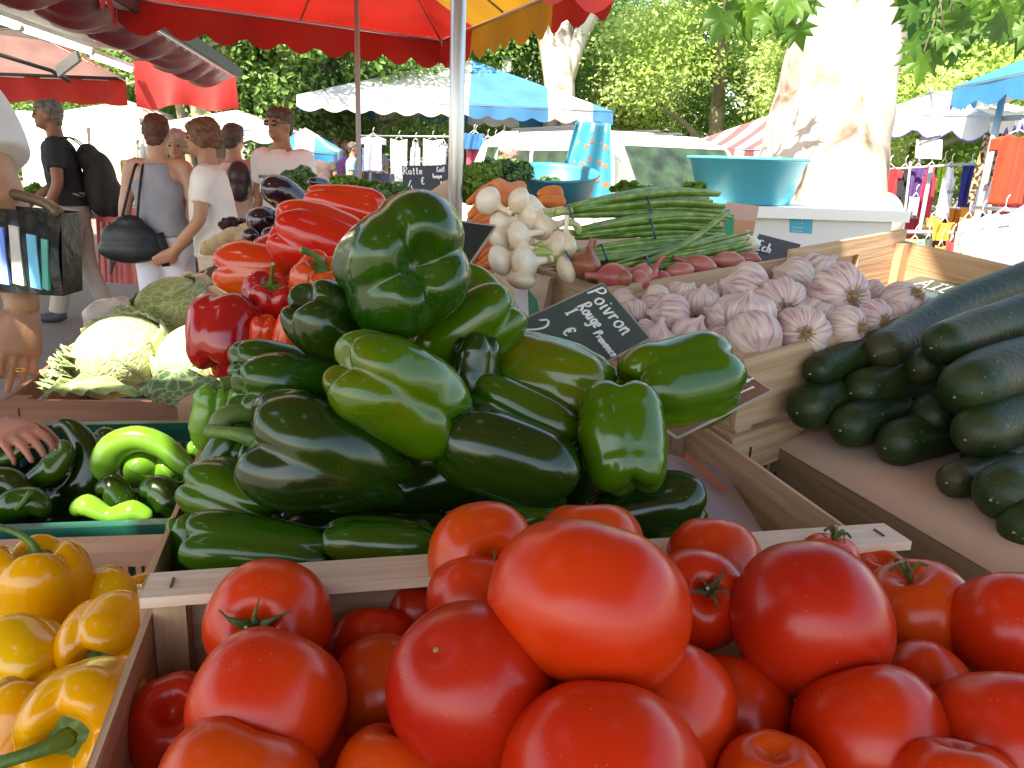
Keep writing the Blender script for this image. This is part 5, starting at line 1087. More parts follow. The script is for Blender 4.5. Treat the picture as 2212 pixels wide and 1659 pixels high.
# right stalls
q = [V(1905, 240, 10.2), V(2140, 250, 9.6), V(2230, 235, 12.5), V(1930, 228, 13.5)]
canopy('market_stall', 'white stall canopy edged in violet right of the big trunk', [a+UP*0 for a in q], V(2040, 195, 11.5), [F_WHI], [[(1, 0)]]*4, drop=.30, scal=.40, amp=.42, pole=(V(1995, 300, 11.2).x, V(1995, 300, 11.2).y), hub=.65, group='stalls on the right', cat='stall', edge_m=mat('violet_edging', (.12, .08, .35), .6))
q = [V(2060, 188, 8.6), V(2420, 110, 6.4), V(2700, 120, 9.0), V(2150, 190, 11.0)]
canopy('market_stall', 'blue stall canopy entering at the right edge of the photo', q, V(2380, 60, 8.4), [F_LBL, F_WHI], [[(1, 0)], [(1, 0)], [(1, 1)], [(.4, 1), (1, 0)]], drop=.24, scal=.46, pole=(V(2380, 250, 8.6).x, V(2380, 250, 8.6).y), hub=.5, group='stalls on the right', cat='stall')
# left: truck awning with tubes
r0, r1 = Vector((-2.15, 2.9, 2.35)), WZ(512, 162, 2.35); rd = (r1-r0); at_ = thing('truck_awning', 'long awning of a sales truck with silver rail at the upper left', 'awning', ((r0.x+r1.x)/2-1, (r0.y+r1.y)/2, 0))
mb = MB(); mb.beam(r0, r1, .05, .06); mb.build('rail', mat('pale_rail', (.66, .68, .70), .35), parent=at_)
mb = MB(); mb.beam(r0+Vector((.045, 0, .02)), r1+Vector((.045, 0, .02)), .035, .12); mb.build('rail_cover', DARKM, parent=at_)
mb = MB(); mb.beam(r0+Vector((-.05, 0, -.01)), r1+Vector((-.05, 0, -.01)), .02, .04); mb.build('inner_rail', mat('pale_rail', (.66, .68, .70), .35), parent=at_)
ni = Vector((-1, -.17, 0)); P = [[tuple(r0.lerp(r1, i/60)+ni*(.08+4.8*j/8)+UP*(.10+.42*j/8)) for j in range(9)] for i in range(61)]
mb = MB(); mb.grid(P); mb.build('roof_panel', mat('pale_teal_panel', (.55, .68, .66), .35, (.62, .70, .68), scale=2), parent=at_)
P = []
for i in range(150):
    u = i/149; row = []; cyc = (u*9) % 1; sag = .03+.10*abs(math.sin(u*9*math.pi+.6*math.sin(u*23)))
    for j in range(12):
        v = j/11; row.append(tuple(r0.lerp(r1, u)+ni*(.07+.40*v)+UP*(-.03-sag*math.sin(math.pi*v*.9)*.8+.010*math.sin(u*150+v*9)-.05*v-.05*v*abs(math.sin(u*9*math.pi)))))
    P.append(row)
mb = MB(); mb.grid(P); mb.build('maroon_drape', F_MAR, parent=at_)
tl = mat('tube_light', (1, .98, .95), emit=6)
for (xa, ya, xb, yb, dz) in ((32, 58, 196, 113, 2.42), (188, 119, 284, 153, 2.42), (-60, 25, 42, 60, 2.42)):
    a, b = WZ(xa, ya, dz), WZ(xb, yb, dz); d_ = (b-a).normalized(); f_ = thing('fluorescent_tube', {32: 'long glowing fluorescent tube nearest the silver rail', 188: 'glowing tube next to the red curtain', -60: 'glowing tube cut by the left photo edge'}[xa], 'tube lamp', (a+b)/2, 'fluorescent tubes under the truck awning')
    mb = MB(); mb.tube([a+d_*.04, b-d_*.04], .022, 12); mb.build('tube', tl, parent=f_)
    for c in (a, b): mb = MB(); mb.tube([c-d_*.05, c+d_*.05], .03, 12); mb.build('socket', mat('lamp_socket', (.6, .6, .58), .5), parent=f_)
    mb = MB(); mb.beam(a+UP*.06, b+UP*.06, .09, .05); mb.build('housing', WH, parent=f_)
# curtain and the red canopy beyond
ca, cb = WZ(290, 168, 2.34), WZ(508, 172, 2.34); P = [[tuple(ca.lerp(cb, i/40)+Vector((0, .10*math.sin(i*.35)*(j/10), -(.38+.04*math.sin(i*.25))*j/10+.22*(1-j/10)**2))) for j in range(11)] for i in range(41)]
mb = MB(); mb.grid(P); o = mb.build('red_curtain', fabric('red_vinyl', (.48, .022, .02), .25)); tag(o, 'red side curtain hanging from the end of the truck awning', 'curtain')
qa, qb = WZ(-90, 158, 2.32), WZ(272, 172, 2.32); qn = (qb-qa).cross(UP).normalized(); qn = qn if qn.y > 0 else -qn
canopy('red_canopy', 'red canopy with pink underside behind the man with the backpack', [qa-qn*2.6+UP*.30, qb-qn*2.6+UP*.30, qb, qa], (qa+qb)/2-qn*1.3+UP*.75, [F_RED, fabric('pinkish_canvas', (.62, .36, .32), .4)], [[(1, 1)], [(.3, 1), (1, 0)], [(1, 1)], [(1, 1)]], drop=.0, scal=.5, pole=None, valsides=(), group=None, cat='canopy')
P = [[tuple(qa.lerp(qb, i/50)-UP*(.36*(1-.10*(1-abs(math.sin(i*.3))))*j/5)+Vector((0, .02*math.sin(i*.5), 0))) for j in range(6)] for i in range(51)]; mb = MB(); mb.grid(P); tag(mb.build('red_valance', F_RED), 'straight red valance hanging at the far left', 'valance')
mb = MB(); mb.tube([qa+UP*.02-qn*.03, qb+UP*.02-qn*.03], .03, 10); tag(mb.build('canopy_bar', DARKM), 'dark bar along the top of the far left red valance', 'bar')
mb = MB(); mb.tube([V(-60, 100, 7.5), V(110, 152, 8.0), V(150, 175, 8.2)], .02, 8); mb.build('folding_arm', DARKM, parent=at_)
mb = MB(); mb.beam(V(125, 155, 7.9), V(170, 120, 7.7), .03, .10); mb.build('arm_bracket', PIPE, parent=at_)
# white stalls far left
for (x0, x1, y0, dd_, lb) in ((90, 300, 246, 14.5, 'white stall canopy behind the woman in the grey top'), (290, 600, 272, 13.0, 'low white stall canopy behind the man in sunglasses')):
    a, b = V(x0, y0, dd_), V(x1, y0+8, dd_); n = Vector((0, 1, 0)); ap_ = (a+b)/2+n*1.5+UP*.35
    canopy('market_stall', lb, [a, b, b+n*3, a+n*3], ap_, [F_WHI], [[(1, 0)]]*4, drop=.22, scal=.45, pole=(ap_.x, ap_.y), group='white stalls at the left', cat='stall', ribs=False)
    for c in (a, b): mb = MB(); mb.tube([(c.x, c.y, 0), (c.x, c.y, c.z)], .02, 8); tag(mb.build('stall_post', ALU), ('left' if c is a else 'right')+' post of the '+lb, 'post')
slab('beige_screen', 'tall beige canvas screen behind the woman in the grey top', 'screen', [V(195, 420, 13.8), V(290, 420, 13.8), V(290, 250, 13.8), V(195, 250, 13.8)], .03, mat('beige_canvas', (.62, .46, .26), .8, (.55, .40, .22), scale=2))
boxthing('white_van_body', 'plain white van side behind the man with the backpack', 'van', tuple(V(40, 300, 16))[:2]+(0.3,), (V(190, 300, 16).x, V(40, 300, 16).y+2.0, 2.0), WH)
# ------------------------------------------------------------------ trees
BARK = mat('plane_bark', (.12, .08, .055), .85, (.36, .30, .25), c3=(.46, .41, .36), scale=3.2, stretch=(1, 1, .5), detail=8, bump=.9, bscale=14, lo=.36, hi=.56, dist=1.2)
BARK2 = mat('grey_bark', (.30, .26, .18), .9, (.20, .18, .12), scale=4, bump=.6, bscale=12)
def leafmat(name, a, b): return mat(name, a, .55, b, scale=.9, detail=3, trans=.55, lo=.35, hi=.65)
LM1 = leafmat('sunlit_foliage', (.34, .50, .10), (.54, .66, .26)); LM2 = leafmat('shady_foliage', (.15, .28, .06), (.27, .42, .12)); LM3 = leafmat('far_foliage', (.14, .27, .06), (.26, .40, .11))  # sun glare and shade are put into the leaf colours
CMS = {}
def tree(label, x, y, zc, rad, tr, seed, lm, bark=BARK2, n=9000, size=.10, lean=0, limbs=5, cat='tree', group='plane trees behind the stalls', key=None):
    t = thing('plane_tree', label, cat, (x, y, 0), group); r = rnd(seed)
    mb = MB(); pts = spl([(x, y, 0), (x+lean*.3, y, zc*.3), (x+lean, y, zc*.7), (x+lean*1.2, y, zc+rad[2]*.2)], 14); mb.tube(pts, [tr*a for a in lerp_list((1.3, 1, .85, .5), 14)], 14); mb.build('trunk', bark, parent=t)
    for k in range(limbs):
        a = r.uniform(0, 6.28); s = pts[r.randint(5, 11)]; e = s+Vector((math.cos(a)*rad[0]*.6, math.sin(a)*rad[1]*.5, rad[2]*r.uniform(.1, .6))); mb = MB(); mb.tube(spl([s, s.lerp(e, .5)+UP*.2, e], 8), [tr*q for q in lerp_list((.5, .35, .12), 8)], 8); mb.build('limb', bark, parent=t)
    key = key or (seed % 3, lm.name)
    if key not in CMS:
        v, f = crown_mesh(seed, n, rad, size); o = fast_mesh('crown', v, f, lm, (x+lean, y, zc), parent=t); CMS[key] = (o, rad)
    else:
        s, rd_ = CMS[key]; o = s.copy(); COL.objects.link(o); o.parent = t; o.location = (lean, 0, zc); o.rotation_euler = (0, 0, r.uniform(0, 6.28)); q = rad[0]/rd_[0]; o.scale = (q, q, rad[2]/rd_[2])
    return t
for i, (x, y, zc, rx, rz, lm, tr, lb) in enumerate([
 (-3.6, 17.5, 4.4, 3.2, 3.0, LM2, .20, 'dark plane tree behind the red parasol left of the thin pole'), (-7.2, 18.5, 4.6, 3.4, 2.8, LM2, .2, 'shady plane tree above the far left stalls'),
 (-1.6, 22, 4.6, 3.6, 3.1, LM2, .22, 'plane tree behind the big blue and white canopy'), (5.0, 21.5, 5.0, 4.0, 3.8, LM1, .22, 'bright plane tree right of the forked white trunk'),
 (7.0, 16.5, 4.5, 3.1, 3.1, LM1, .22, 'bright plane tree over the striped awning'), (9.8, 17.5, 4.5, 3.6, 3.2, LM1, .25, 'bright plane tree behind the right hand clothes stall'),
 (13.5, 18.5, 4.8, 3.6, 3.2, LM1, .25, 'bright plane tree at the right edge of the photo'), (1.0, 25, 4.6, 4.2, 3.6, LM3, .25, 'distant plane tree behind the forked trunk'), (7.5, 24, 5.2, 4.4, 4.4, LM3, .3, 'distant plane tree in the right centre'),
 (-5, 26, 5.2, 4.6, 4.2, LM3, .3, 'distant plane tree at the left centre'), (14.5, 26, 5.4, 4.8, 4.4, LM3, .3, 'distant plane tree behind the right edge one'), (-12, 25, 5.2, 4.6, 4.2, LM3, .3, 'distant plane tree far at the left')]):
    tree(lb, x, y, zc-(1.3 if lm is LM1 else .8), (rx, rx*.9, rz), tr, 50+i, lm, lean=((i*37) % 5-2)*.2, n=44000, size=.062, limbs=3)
v, f = crown_mesh(99, 34000, (34, 3, 5.0), .17, clumps=300); o = fast_mesh('far_wood', v, f, LM3, (0, 34, 3.4)); tag(o, 'mass of foliage closing the far side of the square', 'wood', kind='stuff')
for i, (xa, xb, dd_, w_) in enumerate([(430, 455, 15, .16), (505, 470, 15.5, .20), (640, 610, 15.5, .15), (585, 560, 17, .13), (395, 420, 16, .13)]):
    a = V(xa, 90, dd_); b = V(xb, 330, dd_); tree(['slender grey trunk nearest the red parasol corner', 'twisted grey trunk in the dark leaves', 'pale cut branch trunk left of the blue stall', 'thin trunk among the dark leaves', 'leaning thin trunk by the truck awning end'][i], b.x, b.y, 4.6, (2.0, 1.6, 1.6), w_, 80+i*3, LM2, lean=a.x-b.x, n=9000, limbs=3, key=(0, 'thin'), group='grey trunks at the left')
# forked white tree
def ring_trunk(mb, pts, rads, seed, seg=40, rough=.07, mi=0):
    f = wob(seed, 1, 6); P = []; n = len(pts); N = Vector((1, 0, 0))
    for i, p in enumerate(pts):
        T = (pts[min(i+1, n-1)]-pts[max(i-1, 0)]).normalized(); N_ = (N-T*N.dot(T)).normalized(); B = T.cross(N_)
        P.append([tuple(p+(N_*math.cos(a)+B*math.sin(a))*rads[i]*(1+rough*f(Vector((math.cos(a)*1.6, math.sin(a)*1.6, i*.35)), 1.3)+rough*.4*math.sin(a*7+i*.25+seed))) for a in [2*math.pi*k/seg for k in range(seg)]])
    mb.rings(P, mi)
ft = thing('plane_tree', 'white barked plane tree forking into three limbs behind the blue stall', 'tree', (V(1208, 300, 18.3).x, V(1208, 300, 18.3).y, 0)); D_ = 18.3
b0_ = V(1206, 330, D_); g_ = Vector((b0_.x, b0_.y, 0)); fk = V(1208, 205, D_)
mb = MB(); ring_trunk(mb, spl([g_, b0_, fk, V(1210, 120, D_)], 24), lerp_list((.42, .35, .33, .26), 24), 3); mb.build('trunk', BARK, parent=ft)
for k, (ps, ra) in enumerate([([(1204, 205), (1190, 130), (1168, 40), (1140, -60)], (.26, .20, .17, .13)), ([(1210, 190), (1216, 90), (1222, 30), (1230, -60)], (.25, .21, .18, .14)), ([(1213, 190), (1248, 90), (1285, 20), (1310, -60)], (.22, .19, .17, .15))]):
    mb = MB(); ring_trunk(mb, spl([V(x, y, D_+.05*k) for x, y in ps], 20), lerp_list(ra, 20), 5+k, seg=24); mb.build('limb', BARK, parent=ft)
v, f = crown_mesh(7, 9000, (3, 2.5, 1.8), .1); fast_mesh('crown', v, f, LM1, fk+UP*4.4, parent=ft)
# big near trunk
D_ = 4.9; bt_ = thing('plane_tree', 'huge pale plane trunk with peeling bark behind the white box', 'tree', (V(1770, 500, D_).x, V(1770, 500, D_).y, 0))
cl = [((1766, 640), 150), ((1768, 520), 142), ((1768, 430), 138), ((1778, 320), 134), ((1803, 220), 124), ((1822, 120), 117), ((1846, 20), 112), ((1868, -90), 110), ((1885, -220), 112)]
pts = [V(x, y, D_) for (x, y), _ in cl]; pts = [Vector((pts[0].x, pts[0].y, 0))]+pts; ra = [S(185, D_)]+[S(w_, D_) for _, w_ in cl]
mb = MB(); ring_trunk(mb, spl(pts, 90), lerp_list(ra, 90), 12, seg=90, rough=.045); tk = mb.build('trunk', BARK, parent=bt_)
mb = MB(); c = V(1898, 475, 4.75); mb.ball(c, (.14, .12, .16), seg=24, rg=16); mb.build('root_burl', BARK, parent=bt_)
def planeleaf(mb, c, dr, nrm, s, seed):
    r = rnd(seed); dr = Vector(dr).normalized(); sd = dr.cross(nrm).normalized(); pr_ = [(0, 0), (.25, -.12), (.62, -.30), (.42, -.02), (.95, .25), (.50, .32), (.62, .72), (.28, .58), (0, 1.15)]
    out = [(-x, y) for x, y in pr_[1:-1]]; ol = pr_+out[::-1]; vs = [tuple(c+dr*(.30*s))]+[tuple(c+sd*(x*s)+dr*(y*s)+nrm*(-.45*s*x*x-.35*s*max(0, y-.2)**2+.07*s*r.uniform(-1, 1))) for x, y in ol]; n = len(ol)
    mb.add(vs, [(0, i+1, (i+1) % n+1) for i in range(n)], 0, True)
r = rnd(3); 
for gi, (xs, ys, dq, cnt) in enumerate([((1560, 1745), (-60, 55), 3.6, 46), ((1965, 2230), (-60, 75), 3.4, 80)]):
    mb = MB(); tw = MB()
    for i in range(cnt+(20 if gi else 0)):
        x, y = (r.uniform(*xs), r.uniform(*ys)) if i < cnt else (r.uniform(1960, 2080), r.uniform(40, 120)); d_ = dq+r.uniform(-.5, .6); c = V(x, y, d_); planeleaf(mb, c, Vector((r.uniform(-.6, .6), r.uniform(-.5, .5), -1)), Vector((r.uniform(-.7, .7), -1, r.uniform(.0, .9))).normalized(), r.uniform(.050, .105), i)
        if i % 5 == 0: tw.tube([c, c+Vector((r.uniform(-.1, .1), .05, .25)), c+Vector((r.uniform(-.2, .2), .1, .6))], .004, 5)
    mb.build('leaf_cluster', mat('near_leaf', (.09, .21, .015), .5, (.035, .11, .012), scale=5, trans=.4), parent=bt_); tw.build('twig', BARK2, parent=bt_)
# lantern
lt_ = V(1094, 158, 18.6); t = thing('street_lamp', 'faint street lantern above the blue and white canopy', 'street lamp', (lt_.x, lt_.y, 0)); mb = MB(); mb.tube([(lt_.x, lt_.y, 0), lt_], .04, 10); mb.build('post', DARKM, parent=t)
mb = MB(); mb.beam(lt_+UP*.02, lt_+UP*.26, .20, .20, up=(0, 1, 0)); mb.build('lantern', mat('lantern_glass', (.6, .62, .55), .2), parent=t); mb = MB(); mb.beam(lt_+UP*.261, lt_+UP*.30, .24, .24, up=(0, 1, 0)); mb.build('cap', DARKM, parent=t)
# ------------------------------------------------------------------ van
GLS = mat('dark_glass', (.02, .03, .025), .22, (.05, .09, .05), scale=5, spec=.18); CAR_ = mat('white_car_paint', (.80, .80, .80), .25, coat=.5); RUB = mat('tyre_rubber', (.02, .02, .02), .8)  # green reflections are put into the glass colour
def van(label, c, rz, L, W, H, parts=True):
    t = thing('parked_van', label, 'van', c); M3 = Matrix.Rotation(rz, 3, 'Z'); c = Vector(c)
    prof = [(-L/2, .35), (-L/2, .95), (-L/2+.12, H*.86), (-L/2+.35, H), (L*.16, H), (L*.30, H*.93), (L*.44, .98*H*.62), (L*.5, H*.52), (L/2, .35)]
    P = []
    for sx in (-1, -.93, .93, 1):
        k = 1 if abs(sx) < 1 else .0
        P.append([tuple(c+M3 @ Vector((x, sx*W/2*(1-.10*max(0, z-.9)), z-(0 if k else (.03 if z > .5 else 0))))) for x, z in prof])
    mb = MB(); n = len(prof)
    for i in range(3): 
        vs = P[i]+P[i+1]; mb.add(vs, [(j, (j+1) % n, n+(j+1) % n, n+j) for j in range(n)], 0, False)
    mb.add(P[0], [tuple(range(n))[::-1]], 0, False); mb.add(P[3], [tuple(range(n))], 0, False); mb.build('body', CAR_, parent=t)
    def quad(nm, m, q, off):
        q = [c+M3 @ Vector(v) for v in q]; nr = (q[1]-q[0]).cross(q[3]-q[0]).normalized(); mb = MB(); a, b, d, e = [v+nr*off for v in q]; mb.hexa([a, e, e-nr*.015, a-nr*.015, b, d, d-nr*.015, b-nr*.015]); mb.build(nm, m, parent=t)
    for s in (-1, 1):
        w1 = s*(W/2*(1-.10*(H*.6-.9 if H*.6 > .9 else 0))+.004); w2 = s*(W/2*(1-.10*(H*.88-.9))+.004)
        for a, b in ((-L*.44, -L*.20), (-L*.17, L*.05), (L*.08, L*.30)):
            qq = [(a, w1, H*.60), (b, w1, H*.60), (min(b, L*.24), w2, H*.88), (a, w2, H*.88)]; quad('side_window', GLS, qq if s < 0 else [qq[1], qq[0], qq[3], qq[2]], .006)
    hw = W/2*.86; quad('windscreen', GLS, [(L*.445, -hw, H*.61), (L*.445, hw, H*.61), (L*.315, hw*.93, H*.915), (L*.315, -hw*.93, H*.915)], .008)
    quad('rear_window', GLS, [(-L/2, hw, H*.58), (-L/2, -hw, H*.58), (-L/2+.11, -hw*.95, H*.84), (-L/2+.11, hw*.95, H*.84)], .008)
    for sx in (-1, 1):
        for fx in (-.32, .32):
            mb = MB(); p = c+M3 @ Vector((fx*L, sx*(W/2-.06), .31)); ax = M3 @ Vector((0, 1, 0)); mb.tube([p-ax*.10, p+ax*.10], .31, 24); w_ = mb.build('wheel', RUB, parent=t)
            mb = MB(); mb.tube([p+ax*sx*.101, p+ax*sx*.108], .19, 20); mb.build('rim', ALU, parent=w_) if False else mb.build('wheel_rim', ALU, parent=t)
        mb = MB(); p = c+M3 @ Vector((L*.27, sx*(W/2+.10), H*.63)); mb.ball(p, (.07, .12, .10), seg=12, rg=8); mb.build('mirror', CAR_, parent=t)
        mb = MB(); a = c+M3 @ Vector((-L*.38, sx*W*.36, H+.035)); b = c+M3 @ Vector((L*.12, sx*W*.36, H+.035)); mb.tube([a-UP*.03, a, b, b-UP*.03], .014, 8); mb.build('roof_bar', DARKM, parent=t)
    return t
vc = V(1345, 400, 9.4); van('white van parked behind the hanging fish cloth', (vc.x, vc.y+.8, 0), R(-62), 3.6, 1.72, 1.74)
vc = V(1215, 400, 12.0); van('silver van with slanted dark windows left of the fish cloth', (vc.x, vc.y, 0), R(115), 3.8, 1.7, 1.8)
# ------------------------------------------------------------------ hanging cloth with fish
TC = mat('turquoise_cloth', (.012, .17, .26), .7, (.018, .21, .30), scale=3); TW = mat('pale_cloth_border', (.26, .30, .34), .7); FISH = mat('orange_fish', (.40, .11, .06), .7, (.24, .12, .10), scale=30)
dq = 6.4; fc = thing('hanging_cloth', 'turquoise cloth printed with orange fish hanging in front of the van', 'cloth', V(1265, 440, dq))
def cl_pt(u, v, off=0): 
    xl = 1243-38*v-6*math.sin(v*2); xr = 1319+3*v; y = 262+188*v+6*u*(1-v); return V(xl+(xr-xl)*u, y, dq+.05*math.sin(u*9+v*1.5)-off)
mb = MB(); mb.grid([[tuple(cl_pt(i/40, j/24)) for j in range(25)] for i in range(41)]); o = mb.build('cloth', TC, parent=fc); md = o.modifiers.new('s', 'SOLIDIFY'); md.thickness = .008
mb = MB(); mb.grid([[tuple(cl_pt(i/8*.16, j/24, .008)) for j in range(25)] for i in range(9)]); mb.grid([[tuple(cl_pt(i/40, j/8*.10, .009)) for j in range(9)] for i in range(41)]); mb.build('border', TW, parent=fc)
r = rnd(12)
for row in range(4):
    for k in range(5):
        u, v = .24+.155*k+r.uniform(-.02, .02), .24+.22*row+.04*math.sin(k*2); s = r.uniform(.75, 1.15); mb = MB(); a_, b_ = .055*s, .042*s; n = 16; vs = [tuple(cl_pt(u, v, .012))]+[tuple(cl_pt(u+a_*math.cos(t_), v+b_*math.sin(t_)*.8, .012)) for t_ in [2*math.pi*q/n for q in range(n)]]
        mb.add(vs, [(0, q+1, (q+1) % n+1) for q in range(n)]); vs = [tuple(cl_pt(u+a_*.8, v, .012)), tuple(cl_pt(u+a_*1.5, v-b_*.7, .012)), tuple(cl_pt(u+a_*1.5, v+b_*.7, .012))]; mb.add(vs, [(0, 1, 2)]); mb.build('fish_print', FISH, parent=fc)
slab('grey_cover', 'dark grey cover sheet hanging over the van window', 'cover', [V(1328, 415, 6.9), V(1380, 408, 6.9), V(1342, 345, 7.0), V(1326, 330, 7.0)], .01, mat('grey_tarp', (.10, .14, .13), .6))
# ------------------------------------------------------------------ clothes
CLM = {}
def cmat(c, c2=None, sc=10):
    k = (c, c2)
    if k not in CLM: CLM[k] = mat('cloth_%d' % len(CLM), c, .8, c2 or tuple(x*.8 for x in c), scale=sc, sheen=.2, trans=.15)
    return CLM[k]
def garment(label, x, y, d, wpx, hpx, col, kind='tee', seed=0, skew=0, name='hanging_shirt', group='clothes hung for sale', yaw=0, m=None):
    W, H = S(wpx, d), S(hpx, d); r = rnd(seed); c = V(x, y, d); X = Vector((math.cos(yaw), math.sin(yaw), 0)); N = Vector((-math.sin(yaw), math.cos(yaw), 0)); ph = r.uniform(0, 6); m = m or cmat(col)
    def pt(u, v): return tuple(c+X*(W*u+skew*W*v)-UP*(H*v)+N*(.022*math.sin(u*11+ph)*min(v*2, 1)+.012*math.sin(u*23+v*3+ph)))
    def half(v):
        if kind in ('tee', 'dress'): return .20+.14*min(v/.06, 1) if v < .08 else (.34 if kind == 'tee' else .27+.12*v)
        if kind == 'vest': return .16+.04*v/.25 if v < .25 else .30
        if kind == 'shorts' or kind == 'leggings': return .40-.05*v
        return .45
    t = thing(name, label, 'garment', c-UP*H, group); mb = MB(); nvv, nuu = 20, 14
    if kind == 'leggings':
        for s in (-1, 1): mb.grid([[pt(s*(.04+.40*i/8)*(1-.30*v), v) for v in [j/nvv for j in range(nvv+1)]] for i in range(9)])
    else:
        mb.grid([[pt(half(j/nvv)*(2*i/nuu-1), j/nvv+(.05*(1-abs(2*i/nuu-1)) if j == 0 and kind != 'shorts' else 0)) for j in range(nvv+1)] for i in range(nuu+1)])
        if kind == 'tee':
            for s in (-1, 1): mb.grid([[pt(s*(.30+.20*i/5), .03+.05*i/5+(.20-.02*i/5)*j/5) for j in range(6)] for i in range(6)])
    o = mb.build('fabric', m, parent=t); md = o.modifiers.new('s', 'SOLIDIFY'); md.thickness = .012
    mb = MB(); a, b = Vector(pt(-.2, .01)), Vector(pt(.2, .01)); k = (a+b)/2+UP*.05; mb.tube([a, k, b], .006, 6); mb.tube([k, k+UP*.06, k+UP*.09+X*.02], .004, 6); mb.build('hanger', WH, parent=t); return t
LEO = mat('leopard_cloth', (.42, .28, .15), .8, (.03, .02, .015), scale=28, detail=1, lo=.45, hi=.55); PLAID = mat('plaid_cloth', (.35, .40, .25), .8, (.5, .25, .2), scale=30)
for i, (x, y, d, w_, h_, col, kd, lb) in enumerate([
 (2200, 290, 7.6, 110, 150, (.70, .045, .012), 'tee', 'big orange red shirt at the right photo edge'), (1922, 362, 9.4, 58, 92, (.42, .02, .03), 'tee', 'brick red T-shirt right of the trunk'),
 (1955, 362, 9.6, 40, 100, (.02, .02, .025), 'tee', 'black T-shirt between red and purple ones'), (1983, 362, 9.5, 44, 68, (.10, .04, .22), 'tee', 'purple T-shirt beneath the note sheet'), (1978, 425, 9.55, 30, 40, (.62, .62, .75), 'box', 'pale lilac garment under the purple shirt'),
 (2012, 358, 9.3, 48, 110, (.52, .015, .07), 'vest', 'crimson vest beside the rack post'), (2055, 358, 9.2, 46, 112, (.80, .80, .85), 'vest', 'white vest with a black print'), (2098, 358, 9.2, 46, 88, (.015, .02, .22), 'shorts', 'navy blue shorts with drawstrings'),
 (1900, 360, 9.9, 30, 90, (.75, .30, .40), 'box', 'pink garment at the trunk edge'), (2128, 375, 9.0, 46, 82, (.72, .74, .84), 'box', 'pale grey blue garment behind the leopard leggings'), (2190, 420, 8.6, 60, 60, (.45, .05, .10), 'box', 'dark red garment under the orange shirt'),
 (2040, 350, 10.4, 30, 60, (.35, .60, .03), 'box', 'lime green garment behind the vests'), (2070, 450, 9.8, 40, 50, (.75, .25, .02), 'box', 'orange cloth hanging low by the rack'), (2095, 440, 9.7, 40, 70, (.85, .35, .03), 'box', 'bright orange cloth hanging low'), (2020, 465, 9.9, 36, 44, (.85, .45, .10), 'box', 'amber cloth in the sun below the crimson vest'),
 (1975, 470, 9.9, 30, 60, (.45, .02, .05), 'box', 'red cloth hanging below the lilac one'), (2044, 470, 10.0, 50, 70, (.10, .02, .03), 'box', 'dark maroon cloth in the low row')]):
    garment(lb, x, y, d, w_, h_, col, kd, seed=i)
garment('leopard print leggings hanging from the grey post', 2150, 288, 8.4, 52, 150, None, 'leggings', 31, skew=-.35, name='hanging_leggings', m=LEO)
garment('plaid shirt sleeve low beside the trunk', 1908, 440, 9.8, 52, 60, None, 'box', 32, name='hanging_shirt', m=PLAID)
g_ = V(2056, 400, 9.13); slab('printed_motif', 'small black lettering print on the white vest', 'print', [V(2046, 418, 9.1), V(2062, 418, 9.1), V(2062, 411, 9.1), V(2046, 411, 9.1)], .004, DARKM)
# foreground of the right stall: white and coloured tees on a round rail
for i, (x, y, d, w_, h_, col, lb) in enumerate([(2120, 470, 6.6, 110, 140, (.82, .82, .85), 'white T-shirt in full sun on the low rail'), (2170, 460, 6.3, 120, 150, (.84, .84, .86), 'second white T-shirt with faint line drawing'), (2215, 455, 6.0, 110, 150, (.42, .42, .48), 'grey T-shirt with dark star print at the right edge'),
 (2078, 500, 6.8, 40, 90, (.75, .45, .42), 'salmon T-shirt on the low rail'), (2056, 520, 6.9, 34, 80, (.52, .06, .08), 'dark red T-shirt on the low rail'), (2032, 530, 7.0, 36, 80, (.52, .36, .04), 'mustard T-shirt on the low rail'), (2100, 520, 6.7, 40, 90, (.65, .78, .88), 'pale blue T-shirt on the low rail'),
 (1975, 520, 7.4, 50, 60, (.10, .50, .72), 'turquoise top hanging below the green price tag'), (2005, 515, 7.6, 30, 60, (.10, .10, .12), 'dark top beside the turquoise one'), (2040, 480, 7.6, 60, 40, (.72, .36, .03), 'folded orange cloth lying on the rack'), (2092, 470, 7.2, 40, 60, (.80, .25, .12), 'orange and white top near the white ones')]):
    garment(lb, x, y, d, w_, h_, col, 'tee' if w_ > 45 and h_ > 70 else 'box', seed=60+i, yaw=.25)
def rod(label, a, b, r_=.018, m=PIPE, name='rack_bar', cat='rack bar', group='clothes rack bars'): mb = MB(); mb.tube([a, b], r_, 10); tag(mb.build(name, m), label, cat, group)
rod('slanting grey post in front of the leopard leggings', V(2168, 200, 8.3), V(2108, 480, 7.9), .034); rod('upper crossbar of the right stall at the photo edge', V(2140, 258, 8.3), V(2260, 250, 8.0), .026); rod('long crossbar carrying the red and white vests', V(1890, 368, 9.7), V(2130, 352, 9.0), .016)
rod('rack post between the purple and crimson clothes', V(2012, 360, 9.2), V(1986, 500, 8.8), .022); rod('thin dark rack post left of the lilac garment', V(1967, 350, 9.4), V(1950, 500, 9.2), .014); rod('chrome rail over the white T-shirts', V(2105, 448, 6.9), V(2260, 458, 6.0), .016, ALU); rod('low dark rack with hangers behind the garlic', V(1900, 500, 8.0), V(2060, 503, 7.6), .02); rod('post at the right side of the navy shorts', V(2140, 420, 8.6), V(2136, 480, 8.5), .02)
